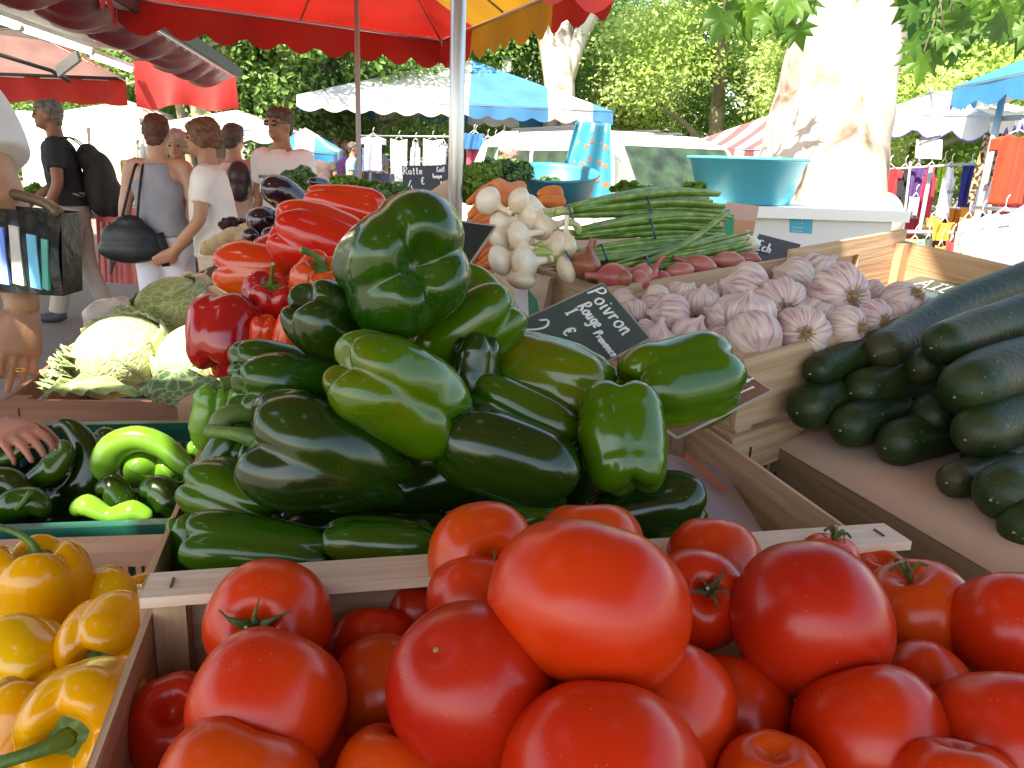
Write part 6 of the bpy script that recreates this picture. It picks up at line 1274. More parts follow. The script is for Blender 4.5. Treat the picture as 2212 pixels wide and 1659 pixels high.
ns = thing('note_sheet', 'white handwritten sheet clipped above the purple shirt', 'note', V(2003, 345, 8.9)); mb = MB(); a, b, c, d = V(1980, 302, 8.9), V(2036, 302, 8.8), V(2034, 344, 8.8), V(1977, 341, 8.9); k_ = Vector((0, .004, 0)); mb.hexa([a, d, d+k_, a+k_, b, c, c+k_, b+k_]); mb.build('paper', mat('sheet_white', (.70, .72, .70), .7), parent=ns)
write(ns, a, b, d, [('Ma xm n', .12, .35, .18, .5), ('n nm a', .12, .62, .18, .5), ('n xna e', .12, .88, .18, .5)], Vector((0, -1, 0)), rad=.004, m=mat('faded_ink', (.45, .47, .47), .8)); mb = MB(); mb.beam(V(1985, 303, 8.85), V(2032, 294, 8.8), .02, .025); mb.build('clip_hanger', DARKM, parent=ns)
slab('green_tag', 'lime green price tag on the low rack', 'price tag', [V(1948, 532, 7.5), V(1998, 534, 7.4), V(1998, 518, 7.4), V(1948, 516, 7.5)], .01, mat('lime_card', (.42, .65, .05), .7))
# clothes under the blue stalls
for i, (x, y, d, w_, h_, col, kd, lb) in enumerate([(806, 294, 13.5, 56, 74, (.46, .44, .52), 'tee', 'lavender grey T-shirt right of the thin pole'), (898, 305, 13.6, 34, 56, (.50, .48, .56), 'vest', 'grey vest hanging left of the steel pole'), (790, 320, 14.2, 16, 50, (.10, .15, .5), 'box', 'narrow blue garment behind the lavender one'),
 (862, 300, 14.0, 40, 90, (.82, .82, .82), 'box', 'white sunlit garment left of the grey vest'), (935, 300, 14.0, 46, 90, (.82, .82, .82), 'box', 'white sunlit garment behind the slate'), (958, 308, 13.6, 20, 46, (.55, .55, .62), 'tee', 'little mauve garment touching the steel pole'),
 (1028, 290, 13.4, 42, 76, (.52, .07, .12), 'box', 'pinkish red towel with a picture'), (1024, 288, 13.3, 46, 34, (.02, .14, .38), 'box', 'dark blue cloth over the red towel'), (1054, 298, 13.3, 28, 66, (.06, .32, .60), 'box', 'sky blue towel next to the red one'), (1084, 300, 13.4, 24, 60, (.42, .28, .05), 'box', 'ochre towel at the right of the row'),
 (1070, 300, 13.35, 10, 60, (.05, .30, .28), 'box', 'narrow green towel beside the ochre one'), (825, 374, 13.8, 60, 30, (.06, .06, .10), 'box', 'dark jeans stacked beneath the lavender shirt'), (310, 290, 12.5, 24, 66, (.70, .75, .72), 'dress', 'patterned dress hanging by the woman in grey'), (292, 365, 12.0, 40, 40, (.04, .05, .10), 'tee', 'navy T-shirt on a hanger left of the woman in grey'), (268, 350, 12.4, 18, 40, (.5, .4, .2), 'box', 'beige garment strip on the left rail')]):
    garment(lb, x, y, d, w_, h_, col, kd, seed=90+i, group='clothes under the far stalls')
rod('clothes rail under the blue stalls', V(770, 293, 13.6), V(1110, 297, 13.4), .015, ALU); rod('clothes rail at the left stall', V(262, 348, 12.3), V(400, 352, 12.0), .02, mat('wood_pole', (.45, .28, .14), .7))
# pink cloth covered table behind the woman
P = []; a, b = V(200, 452, 6.9), V(262, 440, 7.4)
mb = MB()
for (p, q) in ((V(206, 452, 7.1), V(262, 452, 7.0)), (V(262, 452, 7.0), V(345, 450, 7.0))):
    n = 30; mb.grid([[tuple(Vector((p.lerp(q, i/n).x, p.lerp(q, i/n).y, 0))+UP*(.93-.66*j/8)+Vector((.05*math.sin(i*.9)*j/8, -.04*math.cos(i*.9)*j/8, 0))) for j in range(9)] for i in range(n+1)])
o = mb.build('table_cover', mat('pink_vinyl', (.52, .08, .08), .3, (.60, .14, .13), scale=6, spec=.5)); tag(o, 'shiny pinkish red cloth draped over a table behind the backpack man', 'tablecloth')
boxthing('display_table', 'table under the pinkish red cloth', 'table', (-3.45, 6.95, .80), (-2.70, 7.6, .925), mat('pink_vinyl', (0,0,0)))
mb = MB(); mb.tube([V(264, 515, 6.8), V(240, 585, 6.5)], .012, 8); mb.tube([V(240, 520, 6.3), V(240, 590, 6.15)], .010, 8); tag(mb.build('folding_stand', DARKM), 'crossed dark folding stand beside the pink cloth', 'stand')
# neighbouring parasol patch of blue by the man
a = V(650, 305, 12.5); canopy('parasol', 'small blue parasol behind the man in sunglasses', [a+Vector((-.3, -.4, -.1)), a+Vector((.55, -.3, -.15)), a+Vector((.5, .6, -.1)), a+Vector((-.3, .6, 0))], a+Vector((.05, .1, .2)), [F_LBL, F_WHI], [alt(3, 0, 1)]*4, drop=.15, pole=(a.x, a.y), ribs=False, group=None)
# ------------------------------------------------------------------ people
SKIN = mat('skin', (.42, .22, .13), .5, (.34, .16, .09), scale=12, sss=.1, vary=.06); SKINP = mat('pale_skin', (.52, .31, .22), .5, (.46, .25, .17), scale=12, sss=.1); SKINT = mat('tanned_skin', (.30, .13, .07), .5, (.24, .10, .06), scale=12, sss=.08)
def remesh(o, vox, smooth=2):
    md = o.modifiers.new('union', 'REMESH'); md.mode = 'VOXEL'; md.voxel_size = vox; md.use_smooth_shade = True
    if smooth: m2 = o.modifiers.new('soft', 'SMOOTH'); m2.factor = .6; m2.iterations = smooth
    return o
def ell(mb, levels, seg=28):
    mb.rings([[(cx+rx*math.cos(a), cy+ry*math.sin(a), z) for a in [2*math.pi*k/seg for k in range(seg)]] for (z, rx, ry, cx, cy) in levels])
def hand(mb, wr, dr, palmn, L=.18, curl=.4, side=1, seed=0, spread=.16, sc=1.0, thumb=.7):
    """palm, four unequal bent fingers and a thumb leaving the side of the palm; dr = finger direction, palmn = palm normal"""
    r = rnd(seed); dr = Vector(dr).normalized(); pn = Vector(palmn); pn = (pn-dr*pn.dot(dr)).normalized(); sd = dr.cross(pn).normalized()*side; pl = L*.50
    P = []
    for k, (t, w_, th) in enumerate(((-.12, .17, .125), (.05, .185, .12), (.3, .21, .12), (.7, .235, .105), (.95, .235, .085), (1.03, .20, .06))):
        c = Vector(wr)+dr*(pl*t); P.append([tuple(c+sd*(math.cos(a)*w_*L)+pn*(math.sin(a)*th*L)) for a in [2*math.pi*q/16 for q in range(16)]])
    mb.rings(P)
    for i, (off, ln, ra) in enumerate(((-.165, .40, .047), (-.055, .46, .049), (.055, .43, .047), (.160, .34, .041))):
        b = Vector(wr)+dr*(pl*.88)+sd*(off*L); cu = curl*(1+r.uniform(-.2, .2)); d = (dr+sd*(off*spread*3)).normalized(); p = b; pts = [b-dr*.1*L, b]
        for j, q in enumerate((.46, .31, .23)):
            a = cu*(j+.55)*.75; dj = (d*math.cos(a)+pn*math.sin(a)).normalized(); p = p+dj*(ln*L*q); pts.append(p)
        mb.tube(spl(pts, 12), [ra*L*k for k in lerp_list((1.0, 1.05, .92, .98, .80, .72), 12)], 10)
        mb.ball(pts[-1], ra*L*.72, seg=10, rg=8)
    b = Vector(wr)+dr*(pl*.18)-sd*(.15*L); d = (-sd*.75+dr*thumb+pn*.35).normalized(); p1 = b+d*(.22*L); d2 = (-sd*.25+dr*(thumb+.2)+pn*(.35+curl*.4)).normalized(); p2 = p1+d2*(.17*L); p3 = p2+(d2+pn*.3).normalized()*(.13*L)
    mb.tube(spl([b, p1, p2, p3], 12), [L*k for k in lerp_list((.075, .062, .054, .040), 12)], 10); mb.ball(p3, L*.040, seg=10, rg=8)
def person(label, pos, rz, H, arms, skin=SKIN, shirt=None, sleeve='short', bottom=None, hair=None, hairm=None, female=False, group=None, belly=0, lean=0, legs=None, glasses=False, head=(0, 0), vox=.011, lower=True):
    t = thing('person', label, 'person', pos, group); t.rotation_euler = (0, 0, rz); O = Vector((0, 0, 0)); h = H
    def lz(z): return lean*max(0, z-.5)*h      # forward lean (y)
    sw = .098 if female else .112; wa = .078 if female else .088; hp = .102 if female else .094
    mb = MB()
    tor = [(.46, hp*.9, .065), (.52, hp, .070), (.57, hp*.95, .068+belly*.3), (.62, wa, .058+belly), (.68, wa*1.06, .060+belly*.7), (.74, sw*.95, .066), (.79, sw*1.0, .058), (.815, sw*.82, .046), (.835, sw*.40, .036), (.86, .034, .034), (.90, .032, .034)]
    ell(mb, [(z*h, rx*h, ry*h, 0, lz(z)) for z, rx, ry in tor])
    hc = Vector((head[0]*h, lz(.93)+.012*h+head[1]*h, .932*h)); mb.ball(hc+Vector((0, -.004*h, .008*h)), (.043*h, .053*h, .056*h), seg=24, rg=16); mb.ball(hc+Vector((0, .016*h, -.030*h)), (.031*h, .036*h, .036*h), seg=16, rg=12)
    mb.ball(hc+Vector((0, .055*h, -.006*h)), (.008*h, .012*h, .013*h), seg=10, rg=8); mb.ball(hc+Vector((0, .051*h, .012*h)), (.024*h, .008*h, .006*h), seg=10, rg=8)
    mb.ball(hc+Vector((0, .049*h, -.029*h)), (.013*h, .006*h, .005*h), seg=10, rg=6); mb.ball(hc+Vector((0, .045*h, -.047*h)), (.012*h, .010*h, .009*h), seg=10, rg=6)
    for s in (-1, 1): mb.ball(hc+Vector((s*.044*h, -.004*h, -.004*h)), (.006*h, .012*h, .018*h), seg=10, rg=8)
    slv = MB(); jo = []
    for s, (el, wr, fd, pn) in zip((-1, 1), arms):
        sh = Vector((s*sw*h*.98, lz(.8), .80*h)); el, wr = Vector(el)*h, Vector(wr)*h; el.y += lz(.63); wr.y += lz(.5)
        mb.tube(spl([Vector((s*sw*.5*h, lz(.79), .80*h)), sh, sh.lerp(el, .5), el, el.lerp(wr, .5), wr], 22), [h*k for k in lerp_list((.036, .034, .029, .024, .022, .016), 22)], 14)
        hand(mb, wr, fd, pn, L=.108*h, curl=.45, side=s, seed=int(s+3))
        e2 = el if sleeve == 'long' else sh.lerp(el, .62 if sleeve == 'short' else .1); jo.append((sh, e2, el, wr))
        if sleeve in ('short', 'long'):
            pp = [Vector((s*sw*.4*h, lz(.79), .79*h)), sh, sh.lerp(e2, .6), e2]+([el.lerp(wr, .9)] if sleeve == 'long' else [])
            slv.tube(spl(pp, 12), [h*k for k in lerp_list((.044, .043, .042, .040), 12)], 16)
    lg = legs or [((-.058, .01, .27), (-.06, -.01, .045), 0), ((.058, .03, .27), (.062, .02, .045), 0)]
    tr = MB()
    for i, (kn, an, _) in enumerate(lg):
        s = (-1, 1)[i]; kn, an = Vector(kn)*h, Vector(an)*h; hpj = Vector((s*.050*h, 0, .50*h))
        mb.tube(spl([hpj, hpj.lerp(kn, .5), kn, kn.lerp(an, .4), an], 20), [h*k for k in lerp_list((.055, .048, .033, .032, .020), 20)], 16)
        mb.ball(an+Vector((0, .030*h, -.022*h)), (.024*h, .055*h, .020*h), seg=14, rg=8)
        fb = an+Vector((0, .028*h, 0)); fb.z = .022*h; feet = MB(); feet.ball(fb, (.029*h, .070*h, .024*h), seg=16, rg=10); feet.ball(an+Vector((0, -.005*h, -.01*h)), (.027*h, .032*h, .028*h), seg=14, rg=8); remesh(feet.build('shoe', mat('dark_shoe', (.04, .05, .07), .6), parent=t, origin=O), vox)
        if bottom: tr.tube(spl([hpj+UP*.03*h, hpj.lerp(kn, .5), kn, kn.lerp(an, .5), an+UP*.0], 18), [h*k for k in lerp_list((.066, .058, .044, .041, .038), 18)], 18)
    b = mb.build('body', skin, parent=t, origin=O); remesh(b, vox)
    if shirt:
        m, lo = shirt[0], shirt[1]; sb = MB()
        lv = [(z, rx+.012, ry+.012) for z, rx, ry in tor if z >= lo]
        if sleeve != 'tank': lv = lv[:-3]+[(.828, sw*.50, .044), (.838, .042, .040)]
        else: lv = [q for q in lv if q[0] < .75]+[(.76, sw*.84, .076), (.80, sw*.70, .070), (.820, sw*.60, .058)]
        lv = [(lo-.005, lv[0][1]*1.02, lv[0][2]*1.04)]+lv; ell(sb, [(z*h, rx*h, ry*h, 0, lz(z)) for z, rx, ry in lv])
        sb.v += [a for a in slv.v] if False else []
        o = sb.build('shirt', m, parent=t, origin=O)
        if sleeve in ('short', 'long'):
            me = MB(); me.v = sb.v+slv.v; me.f = sb.f+[[i+sb.n for i in f] for f in slv.f]; me.mi = sb.mi+slv.mi; me.sm = sb.sm+slv.sm; me.uv = sb.uv+slv.uv
            bpy.data.objects.remove(o); o = me.build('shirt', m, parent=t, origin=O)
        remesh(o, vox); dm = o.modifiers.new('fold', 'DISPLACE'); tx = bpy.data.textures.get('folds') or bpy.data.textures.new('folds', 'CLOUDS'); tx.noise_scale = .14; dm.texture = tx; dm.strength = .022; dm.mid_level = .5
    if bottom:
        ell(tr, [(z*h, rx*h, ry*h, 0, 0) for z, rx, ry in [(.44, hp*.8, .064), (.50, hp+.008, .080), (.55, hp*.97, .076), (.60, wa+.012, .066+belly*.8)]])
        o = tr.build('trousers', bottom, parent=t, origin=O); remesh(o, vox); dm = o.modifiers.new('fold', 'DISPLACE'); tx = bpy.data.textures.get('folds') or bpy.data.textures.new('folds', 'CLOUDS'); dm.texture = tx; dm.strength = .018; dm.mid_level = .5
    pass
    if hair:
        hb = MB(); k = {'short': 1.0, 'curly': 1.12, 'bald': 0}[hair]
        if k:
            hb.ball(hc+Vector((0, -.014*h, .017*h)), (.049*h*k, .054*h*k, .055*h*k), seg=24, rg=18)
            hb.ball(hc+Vector((0, .018*h, .040*h)), (.040*h*k, .036*h*k, .026*h*k), seg=20, rg=12)
            if hair == 'curly':
                r = rnd(4)
                for _ in range(34):
                    a, e_ = r.uniform(0, 6.28), r.uniform(-.7, 1.5); d = Vector((math.cos(a)*math.cos(e_), math.sin(a)*math.cos(e_), math.sin(e_)))
                    if d.y > .45 and d.z < .45: continue
                    hb.ball(hc+Vector((0, -.010*h, .010*h))+Vector((d.x*.054*h, d.y*.056*h, d.z*.058*h)), .017*h, seg=8, rg=6)
            else: hb.ball(hc+Vector((0, -.038*h, -.022*h)), (.036*h, .020*h, .030*h), seg=14, rg=10)
            o = hb.build('hair', hairm, parent=t, origin=O); remesh(o, vox*.7, 1); dm = o.modifiers.new('n', 'DISPLACE'); tx = bpy.data.textures.get('hairn') or bpy.data.textures.new('hairn', 'CLOUDS'); tx.noise_scale = .025; dm.texture = tx; dm.strength = .022
    EY = mat('eye_dark', (.02, .015, .01), .2)
    for s in (-1, 1):
        if glasses:
            g = MB(); g.ball(hc+Vector((s*.019*h, .054*h, .004*h)), (.016*h, .005*h, .011*h), seg=14, rg=8); g.tube([hc+Vector((s*.034*h, .05*h, .006*h)), hc+Vector((s*.047*h, 0, .006*h))], .003, 6); g.build('sunglass_lens', mat('lens_dark', (.02, .02, .02), .08, spec=.8), parent=t, origin=O)
        else: g = MB(); g.ball(hc+Vector((s*.018*h, .0505*h, .002*h)), (.0075*h, .004*h, .004*h), seg=10, rg=6); g.build('eye', EY, parent=t, origin=O)
        g = MB(); g.ball(hc+Vector((s*.019*h, .052*h, .015*h)), (.012*h, .003*h, .003*h), seg=8, rg=6); g.build('eyebrow', hairm or EY, parent=t, origin=O)
    g = MB(); g.ball(hc+Vector((0, .0525*h, -.0285*h)), (.012*h, .003*h, .0035*h), seg=10, rg=6); g.build('mouth', mat('lips', (.35, .10, .08), .5), parent=t, origin=O)
    return t, hc
def gp(x, y, d): p = V(x, y, d); return (p.x, p.y, 0)
def facing(px, py): return math.atan2(-px, py)
AD = lambda s, fwd=.0: ((s*.135, -.01+fwd, .635), (s*.14, .04+fwd, .49), (0, .15, -1), (-s, .3, 0))
CLB = mat('black_tshirt', (.012, .014, .016), .85, (.02, .022, .024), scale=8); KHA = mat('beige_trousers', (.46, .40, .34), .85, (.38, .33, .28), scale=6); GREY_T = mat('grey_tank', (.30, .31, .36), .85, (.25, .26, .30), scale=10)
WHT = mat('white_trousers', (.72, .72, .80), .8, (.62, .62, .72), scale=6); WBL = mat('white_blouse', (.74, .72, .68), .8, (.64, .61, .57), scale=6); HGR = mat('grey_hair', (.10, .09, .08), .7, (.22, .21, .20), scale=30); HAU = mat('auburn_hair', (.07, .022, .014), .6, (.11, .04, .025), scale=30)
HBR = mat('brown_hair', (.11, .05, .025), .65, (.19, .09, .045), scale=30); HDK = mat('dark_hair', (.05, .04, .035), .6, (.09, .07, .06), scale=30); BLKL = mat('black_leather', (.008, .011, .014), .38, (.018, .022, .026), scale=12, bump=.6, spec=.35)
# man in black T-shirt with a backpack
mp = gp(152, 400, 6.7); mrz = R(112)
MH = 1.74
t, hc = person('middle aged man in black T-shirt and beige trousers carrying a big black backpack', mp, mrz, MH, [((-.15, .02, .64), (-.125, .10, .50), (0, .6, -1), (1, 0, .2)), ((.14, .05, .64), (.10, .19, .53), (0, 1, -.5), (-1, 0, .2))], skin=SKINT, shirt=(CLB, .54), bottom=KHA, hair='short', hairm=HGR, belly=.012, lean=.12,
               legs=[((-.06, .05, .27), (-.06, .10, .045), 0), ((.06, -.03, .27), (.065, -.10, .045), 0)])
bp = MB(); bp.ball((-.02, -.22, 1.10), (.18, .13, .26), seg=28, rg=20); bp.ball((-.02, -.30, 1.00), (.15, .09, .16), seg=20, rg=14); bp.ball((-.02, -.15, 1.31), (.13, .09, .11), seg=16, rg=10)
M_ = Matrix.Translation(mp) @ Matrix.Rotation(mrz, 4, 'Z'); BKP = mat('backpack_fabric', (.014, .013, .012), .8, (.025, .022, .02), scale=20, bump=.4)
bk = thing('backpack', 'bulging black backpack on the back of the man in black', 'backpack', M_ @ Vector((-.02, -.26, .85)))
def world_mb(mb, M_): mb.v = [np.array([tuple(M_ @ Vector(p)) for p in q]) for q in mb.v]; return mb
remesh(world_mb(bp, M_).build('pack_body', BKP, parent=bk), .012)
for s in (-1, 1): q = MB(); q.tube(spl([Vector((s*.12, -.16, 1.36)), Vector((s*.15, -.02, 1.46)), Vector((s*.16, .14, 1.36)), Vector((s*.17, .10, 1.15)), Vector((s*.15, -.12, 1.0))], 16), [(.028, .006)]*17, 8, side=(1, 0, 0)); world_mb(q, M_).build('strap', BKP, parent=bk)
# woman in grey tank top with white trousers
wp = gp(345, 400, 5.15); wrz = R(6)
t, hc = person('woman with auburn hair seen from behind in grey tank top and white trousers', wp, wrz, 1.60, [AD(-1), AD(1)], skin=SKINP, shirt=(GREY_T, .55), sleeve='tank', bottom=WHT, hair='short', hairm=HAU, female=True, belly=.006)
M_ = Matrix.Translation(wp) @ Matrix.Rotation(wrz, 4, 'Z'); hbg = thing('handbag', 'soft black handbag hanging at the back of the woman in grey', 'handbag', M_ @ Vector((-.12, -.2, .75)))
q = MB(); q.ball((-.15, -.17, .86), (.17, .075, .12), seg=26, rg=18); q.ball((-.15, -.17, .80), (.19, .085, .085), seg=24, rg=14); q.ball((-.14, -.17, .95), (.09, .05, .06), seg=16, rg=10); remesh(world_mb(q, M_).build('bag_body', BLKL, parent=hbg), .011)
for dx in (-.045, .045): q = MB(); q.tube(spl([Vector((-.14+dx, -.17, .98)), Vector((-.11+dx*.7, -.135, 1.15)), Vector((-.085+dx*.5, -.09, 1.29)), Vector((-.085+dx*.5, .0, 1.30))], 14), [(.009, .004)]*15, 8); world_mb(q, M_).build('handle', BLKL, parent=hbg)
q = MB(); q.tube(spl([Vector((.02, -.16, .90)), Vector((.05, -.16, .80)), Vector((.05, -.155, .70))], 8), [(.030, .008)]*9, 8); world_mb(q, M_).build('strap_end', BLKL, parent=hbg)
for s in (-1, 1): q = MB(); q.tube(spl([Vector((s*.075, -.085, 1.14)), Vector((s*.088, -.075, 1.26)), Vector((s*.09, -.01, 1.31))], 8), [(.006, .003)]*9, 6); world_mb(q, M_).build('bra_strap', mat('violet_strap', (.25, .06, .28), .6), parent=t, origin=Vector((0, 0, 0))) if False else None
# woman in white blouse
wp2 = gp(462, 400, 5.0); w2 = R(100)
t, hc = person('curly brown haired woman in a loose white blouse turned to the left', wp2, w2, 1.57, [((-.14, .03, .64), (-.12, .14, .52), (0, 1, -.6), (1, 0, .2)), ((.14, .03, .64), (.08, .17, .50), (-.2, .9, -.5), (-1, 0, .2))], skin=SKIN, shirt=(WBL, .50), bottom=mat('dusty_red_skirt', (.30, .07, .07), .8, (.24, .05, .05), scale=6), hair='curly', hairm=HBR, female=True, belly=.02, lean=.05)
# elderly face between
person('elderly white haired person facing us between the two women', gp(388, 400, 5.9), facing(0, -1)+R(180)+R(8) if False else R(190), 1.52, [AD(-1), AD(1)], skin=SKIN, shirt=(mat('rosy_blouse', (.50, .30, .26), .8, (.55, .18, .2), scale=30), .5), bottom=CLB, hair='curly', hairm=mat('white_hair', (.42, .36, .32), .7, (.34, .26, .22), scale=30), female=True)
# man in sunglasses
sp_ = gp(612, 400, 5.9)
t, hc = person('dark haired young man in sunglasses and white T-shirt with lettering', sp_, R(155), 1.70, [AD(-1), AD(1)], skin=SKIN, shirt=(mat('white_tshirt', (.80, .82, .84), .8, (.72, .74, .76), scale=5), .54), bottom=KHA, hair='short', hairm=HDK, glasses=True)
M_ = Matrix.Rotation(0, 4, 'Z'); q = MB(); q.beam((-.07, .142, 1.235), (.0, .146, 1.235), .004, .022); q.build('print_block', DARKM, parent=t, origin=Vector((0, 0, 0)))
TLp = Vector((.012, .146, 1.25)); write(t, TLp, TLp+Vector((-.1, 0, 0)), TLp-UP*.05, [], Vector((0, 1, 0)))
for (tx, u0) in (('NMS9', 0),):
    U = Vector((-1, 0, 0)); cu = .0
    for ch in tx:
        q = MB()
        for s_ in FONT[ch]: q.tube([Vector((.085-cu-p[0]*.022*-1*-1, .150, 1.225+p[1]*.022)) for p in s_], .0022, 5)
        q.build('lettering', DARKM, parent=t, origin=Vector((0, 0, 0))); cu += .018
q = MB(); q.ball((.0, .155, 1.16), (.05, .012, .03), seg=16, rg=8); q.build('blue_print', mat('blue_print', (.03, .10, .45), .7), parent=t, origin=Vector((0, 0, 0)))
# woman with small backpack further back
wp3 = gp(508, 400, 6.4)
person('woman with dark pinned up hair seen from behind in pale clothes', wp3, R(-10), 1.60, [AD(-1), AD(1)], skin=SKINP, shirt=(mat('pale_top', (.70, .58, .50), .8), .54), sleeve='tank', bottom=mat('light_jeans', (.25, .36, .45), .8), hair='short', hairm=HDK, female=True)
q = MB(); c = V(517, 392, 6.05); q.ball(c, (.10, .08, .15), seg=20, rg=14); q.ball(c-UP*.05+Vector((0, -.04, 0)), (.085, .06, .09), seg=16, rg=10); sb = thing('backpack', 'small brown backpack on the pale dressed woman', 'backpack', c-UP*.15); remesh(q.build('pack_body', mat('brown_leather', (.05, .03, .035), .35), parent=sb), .012)
# man bending at the silver van
person('bald man in red shirt bending forward near the silver van', gp(1162, 400, 8.2), R(75), 1.52, [AD(-1, .08), AD(1, .08)], skin=SKINT, shirt=(mat('dull_red_shirt', (.34, .06, .07), .8), .54), bottom=CLB, hair='short', hairm=mat('sparse_hair', (.24, .15, .13), .7), lean=.45)
# far crowd
cr = [(700, 'dark top', (.10, .07, .07), HDK, 'walking woman with dark hair far down the lane'), (722, 'purple top', (.22, .06, .25), HDK, 'woman in purple far down the lane'), (742, 'brown dress', (.30, .16, .10), HBR, 'blonde woman in brown far down the lane'),
      (762, 'blue shirt', (.20, .42, .55), HDK, 'man in light blue far down the lane'), (676, 'tan dress', (.45, .30, .22), HBR, 'woman in tan left of the far group'), (810, 'grey top', (.20, .20, .24), HDK, 'figure in grey beneath the lavender shirt'), (640, 'white top', (.70, .70, .70), HGR, 'figure in white behind the man in sunglasses')]
for i, (x, nm, c, hm, lb) in enumerate(cr): person(lb, gp(x, 380, 14.5+(i % 3)*.9), R(160+i*40), 1.62+.04*(i % 3), [AD(-1), AD(1)], skin=SKIN, shirt=(mat('crowd_'+nm.replace(' ', '_'), c, .8), .52), bottom=KHA if i % 2 else CLB, hair='short', hairm=hm, group='people far down the lane', vox=.016)
# ------------------------------------------------------------------ near left shopper: arm in white sleeve, shiny black bag, hanging hand with ring
NP_ = thing('person', 'shopper cut off by the left edge in white T-shirt with hanging hand and gold ring', 'person', (-1.32, 1.72, 0)); d = 1.7
sh, el, wr = V(-58, 245, 1.72), V(8, 455, 1.70), V(46, 645, 1.68)
mb = MB(); mb.tube(spl([V(-130, 200, 1.76), sh, sh.lerp(el, .5)+Vector((.0, -.01, 0)), el, el.lerp(wr, .45)+Vector((.006, 0, 0)), wr, wr.lerp(V(50, 690, 1.68), .3)], 36), lerp_list((.062, .058, .050, .048, .044, .033, .032), 36), 24)
hand(mb, V(47, 668, 1.68), V(38, 830, 1.66)-V(47, 668, 1.68), Vector((-.75, .65, .0)), L=.185, curl=.22, side=1, seed=4, spread=.10)
# rest of the body, outside the photo
for z0, z1, ra in (): pass
tx, ty = -1.45, 1.78; ell(mb, [(z, rx, ry, tx, ty) for z, rx, ry in ((.80, .15, .11), (.95, .17, .12), (1.1, .15, .11), (1.25, .17, .12), (1.38, .19, .11), (1.45, .12, .08), (1.50, .06, .06), (1.56, .055, .055))]); mb.ball((tx, ty+.02, 1.66), (.075, .095, .115), seg=24, rg=16); mb.ball((tx, ty+.11, 1.65), (.014, .02, .022))
for s in (-.09, .09): mb.tube([(tx+s, ty, .85), (tx+s, ty+.01, .45), (tx+s, ty, .06)], [.085, .06, .04], 16); mb.ball((tx+s, ty+.06, .04), (.045, .11, .04))
mb.tube([(tx-.17, ty, 1.38), (tx-.24, ty, 1.1), (tx-.25, ty+.05, .85)], [.05, .042, .03], 14); hand(mb, (tx-.25, ty+.05, .85), (0, .1, -1), (1, .2, 0), L=.18, curl=.4, side=-1)
b = mb.build('body', mat('near_skin', (.42, .20, .11), .48, (.50, .27, .17), scale=22, sss=.12, bump=.3, bscale=120), parent=NP_); remesh(b, .0035, 2)
mb = MB(); mb.tube(spl([V(-150, 190, 1.78), V(-80, 225, 1.74), V(-38, 285, 1.71), V(-8, 348, 1.70)], 20), lerp_list((.075, .076, .074, .068), 20), 28); ell(mb, [(z, rx, ry, tx, ty) for z, rx, ry in ((.86, .19, .145), (1.0, .19, .145), (1.15, .175, .13), (1.3, .20, .135), (1.42, .19, .12), (1.48, .10, .08))]); mb.tube([(tx-.14, ty, 1.41), (tx-.22, ty, 1.2)], [.08, .07], 16)
o = mb.build('shirt', mat('white_sleeve', (.76, .72, .70), .8, (.68, .62, .60), scale=5), parent=NP_); remesh(o, .008); 
ell_ = MB(); ell(ell_, [(z, rx, ry, tx, ty) for z, rx, ry in ((.62, .19, .14), (.80, .185, .14), (.90, .175, .13))])
for s in (-.09, .09): ell_.tube([(tx+s, ty, .85), (tx+s, ty+.01, .45), (tx+s, ty, .10)], [.10, .075, .065], 16)
remesh(ell_.build('trousers', CLB, parent=NP_), .010)
mb = MB(); mb.ball((tx, ty-.01, 1.70), (.085, .10, .10), seg=20, rg=12); mb.build('hair', HGR, parent=NP_)
mb = MB(); rp = V(50, 796, 1.662); mb.tube([rp+Vector((.011*math.cos(a), .004*math.sin(a)-.010+.0*a, .010*math.sin(a)*.25)) for a in [2*math.pi*k/16 for k in range(17)]], .0012, 6); mb.build('ring', mat('gold', (.85, .55, .15), .25, metal=1), parent=NP_)
# shiny bag
bg_ = thing('shopping_bag', 'glossy black patent bag with slots showing blue and green at the left edge', 'bag', V(40, 640, 1.62)); X0, Y0 = V(-60, 445, 1.60), V(132, 462, 1.60); X1, Y1 = V(-60, 628, 1.60), V(136, 640, 1.60)
WB = wob(77, 1, 7)
mb = MB(); mb.grid([[tuple(X0.lerp(Y0, i/60).lerp(X1.lerp(Y1, i/60), j/40)+Vector((0, -.005*WB(Vector((i*.12, j*.12, 0)), 1.5)-.012*math.sin(math.pi*j/40), 0))) for j in range(41)] for i in range(61)]); mb.grid([[tuple(X0.lerp(Y0, i/20).lerp(X1.lerp(Y1, i/20), j/12)+Vector((0, .075, 0))) for j in range(13)] for i in range(21)])
for (a, b) in ((X0, X1), (X1, Y1), (Y1, Y0)): mb.grid([[tuple(a.lerp(b, i/20)+Vector((0, .075*j/6, 0))) for j in range(7)] for i in range(21)])
mb.build('bag_body', mat('patent_black', (.008, .010, .010), .30, (.014, .017, .015), scale=30, bump=.8, bscale=40, spec=.35), parent=bg_)
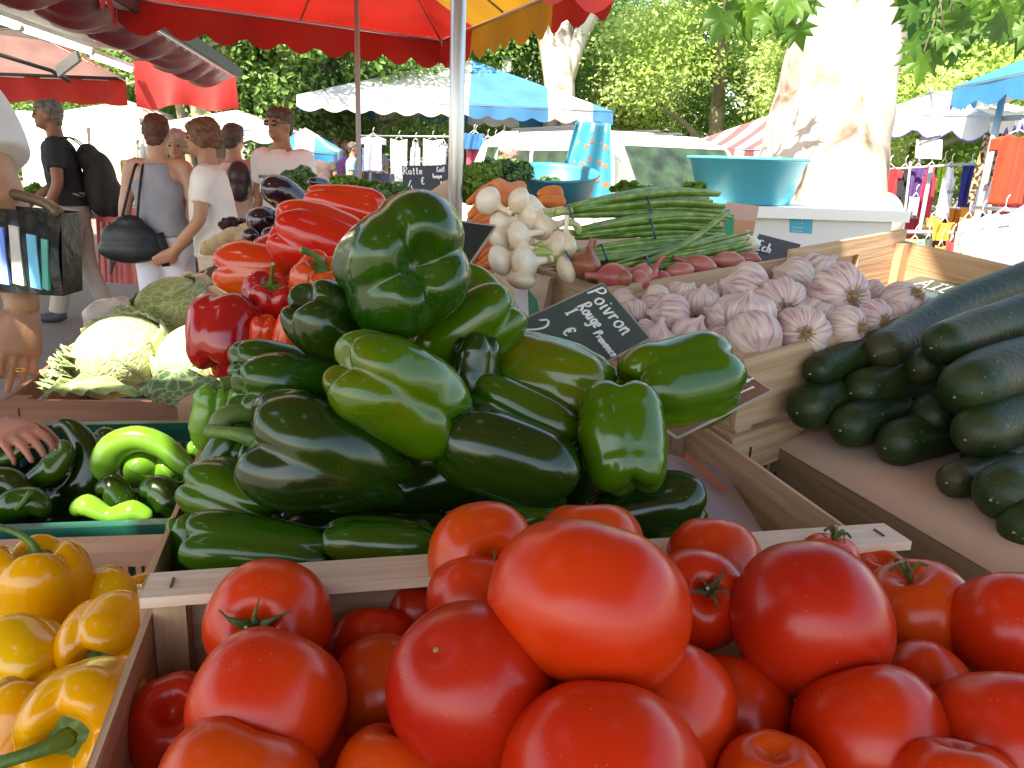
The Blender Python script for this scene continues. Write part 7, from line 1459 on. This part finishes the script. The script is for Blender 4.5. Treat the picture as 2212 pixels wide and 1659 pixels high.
for k, (x0, x1, x2, x3, y0, y1, c) in enumerate([(-20, 5, -16, 20, 488, 610, (.12, .22, .75)), (18, 38, 28, 52, 486, 612, (.42, .40, .38)), (56, 76, 66, 88, 505, 620, (.10, .40, .60)), (88, 102, 92, 104, 515, 622, (.05, .30, .25))]):
    q = [V(x0, y0, 1.585), V(x1, y0+4, 1.585), V(x3, y1+6, 1.585), V(x2, y1, 1.585)]; mb = MB(); kk = Vector((0, .01, 0)); mb.hexa([q[0], q[3], q[3]+kk, q[0]+kk, q[1], q[2], q[2]+kk, q[1]+kk]); mb.build('coloured_slot', mat('slot_%d' % k, c, .4, tuple(min(1, a*1.6) for a in c), scale=9), parent=bg_)
mb = MB(); mb.tube(spl([V(-40, 446, 1.60), V(-20, 425, 1.66), V(30, 420, 1.68), V(100, 440, 1.62), V(128, 462, 1.60)], 16), .011, 8); mb.build('bag_handle', mat('brown_strap', (.12, .07, .03), .4), parent=bg_)
# child's hand reaching for the peppers
CH = thing('person', 'child out of the photo whose hand reaches onto the long green peppers', 'person', (-1.22, .98, 0)); mb = MB()
wr_ = V(-8, 928, 1.10); mb.tube(spl([V(-260, 760, 1.22), V(-120, 880, 1.14), V(-40, 925, 1.11), wr_], 20), lerp_list((.036, .032, .026, .024), 20), 18); hand(mb, wr_, V(70, 950, 1.04)-wr_, Vector((0, .2, -1)), L=.125, curl=.62, side=-1, seed=9, spread=.15)
cx_, cy_ = -1.22, 1.05; ell(mb, [(z, rx, ry, cx_, cy_) for z, rx, ry in ((.60, .11, .08), (.75, .12, .085), (.9, .12, .085), (1.02, .13, .08), (1.08, .06, .05), (1.15, .04, .04))]); mb.ball((cx_, cy_, 1.26), (.07, .085, .10), seg=22, rg=14); mb.ball((cx_+.08, cy_, 1.25), (.014, .012, .015))
mb.tube([(cx_+.10, cy_, 1.02), V(-260, 760, 1.22)], .04, 14); mb.tube([(cx_-.12, cy_, 1.02), (cx_-.16, cy_, .8), (cx_-.14, cy_+.08, .66)], [.035, .03, .022], 12); hand(mb, (cx_-.14, cy_+.08, .66), (0, .3, -1), (1, .2, 0), L=.12)
for s in (-.06, .06): mb.tube([(cx_, cy_+s, .62), (cx_, cy_+s, .33), (cx_, cy_+s, .05)], [.06, .045, .03], 14); mb.ball((cx_+.04, cy_+s, .03), (.08, .035, .03))
remesh(mb.build('body', mat('child_skin', (.52, .22, .15), .48, (.46, .18, .12), scale=20, sss=.12), parent=CH), .003, 2)
mb = MB(); ell(mb, [(z, rx, ry, cx_, cy_) for z, rx, ry in ((.52, .15, .11), (.75, .135, .10), (.95, .135, .10), (1.05, .11, .08))]); mb.build('shirt', mat('blue_child_shirt', (.15, .25, .5), .8), parent=CH); mb = MB(); mb.ball((cx_-.01, cy_, 1.29), (.078, .092, .092)); mb.build('hair', HBR, parent=CH)
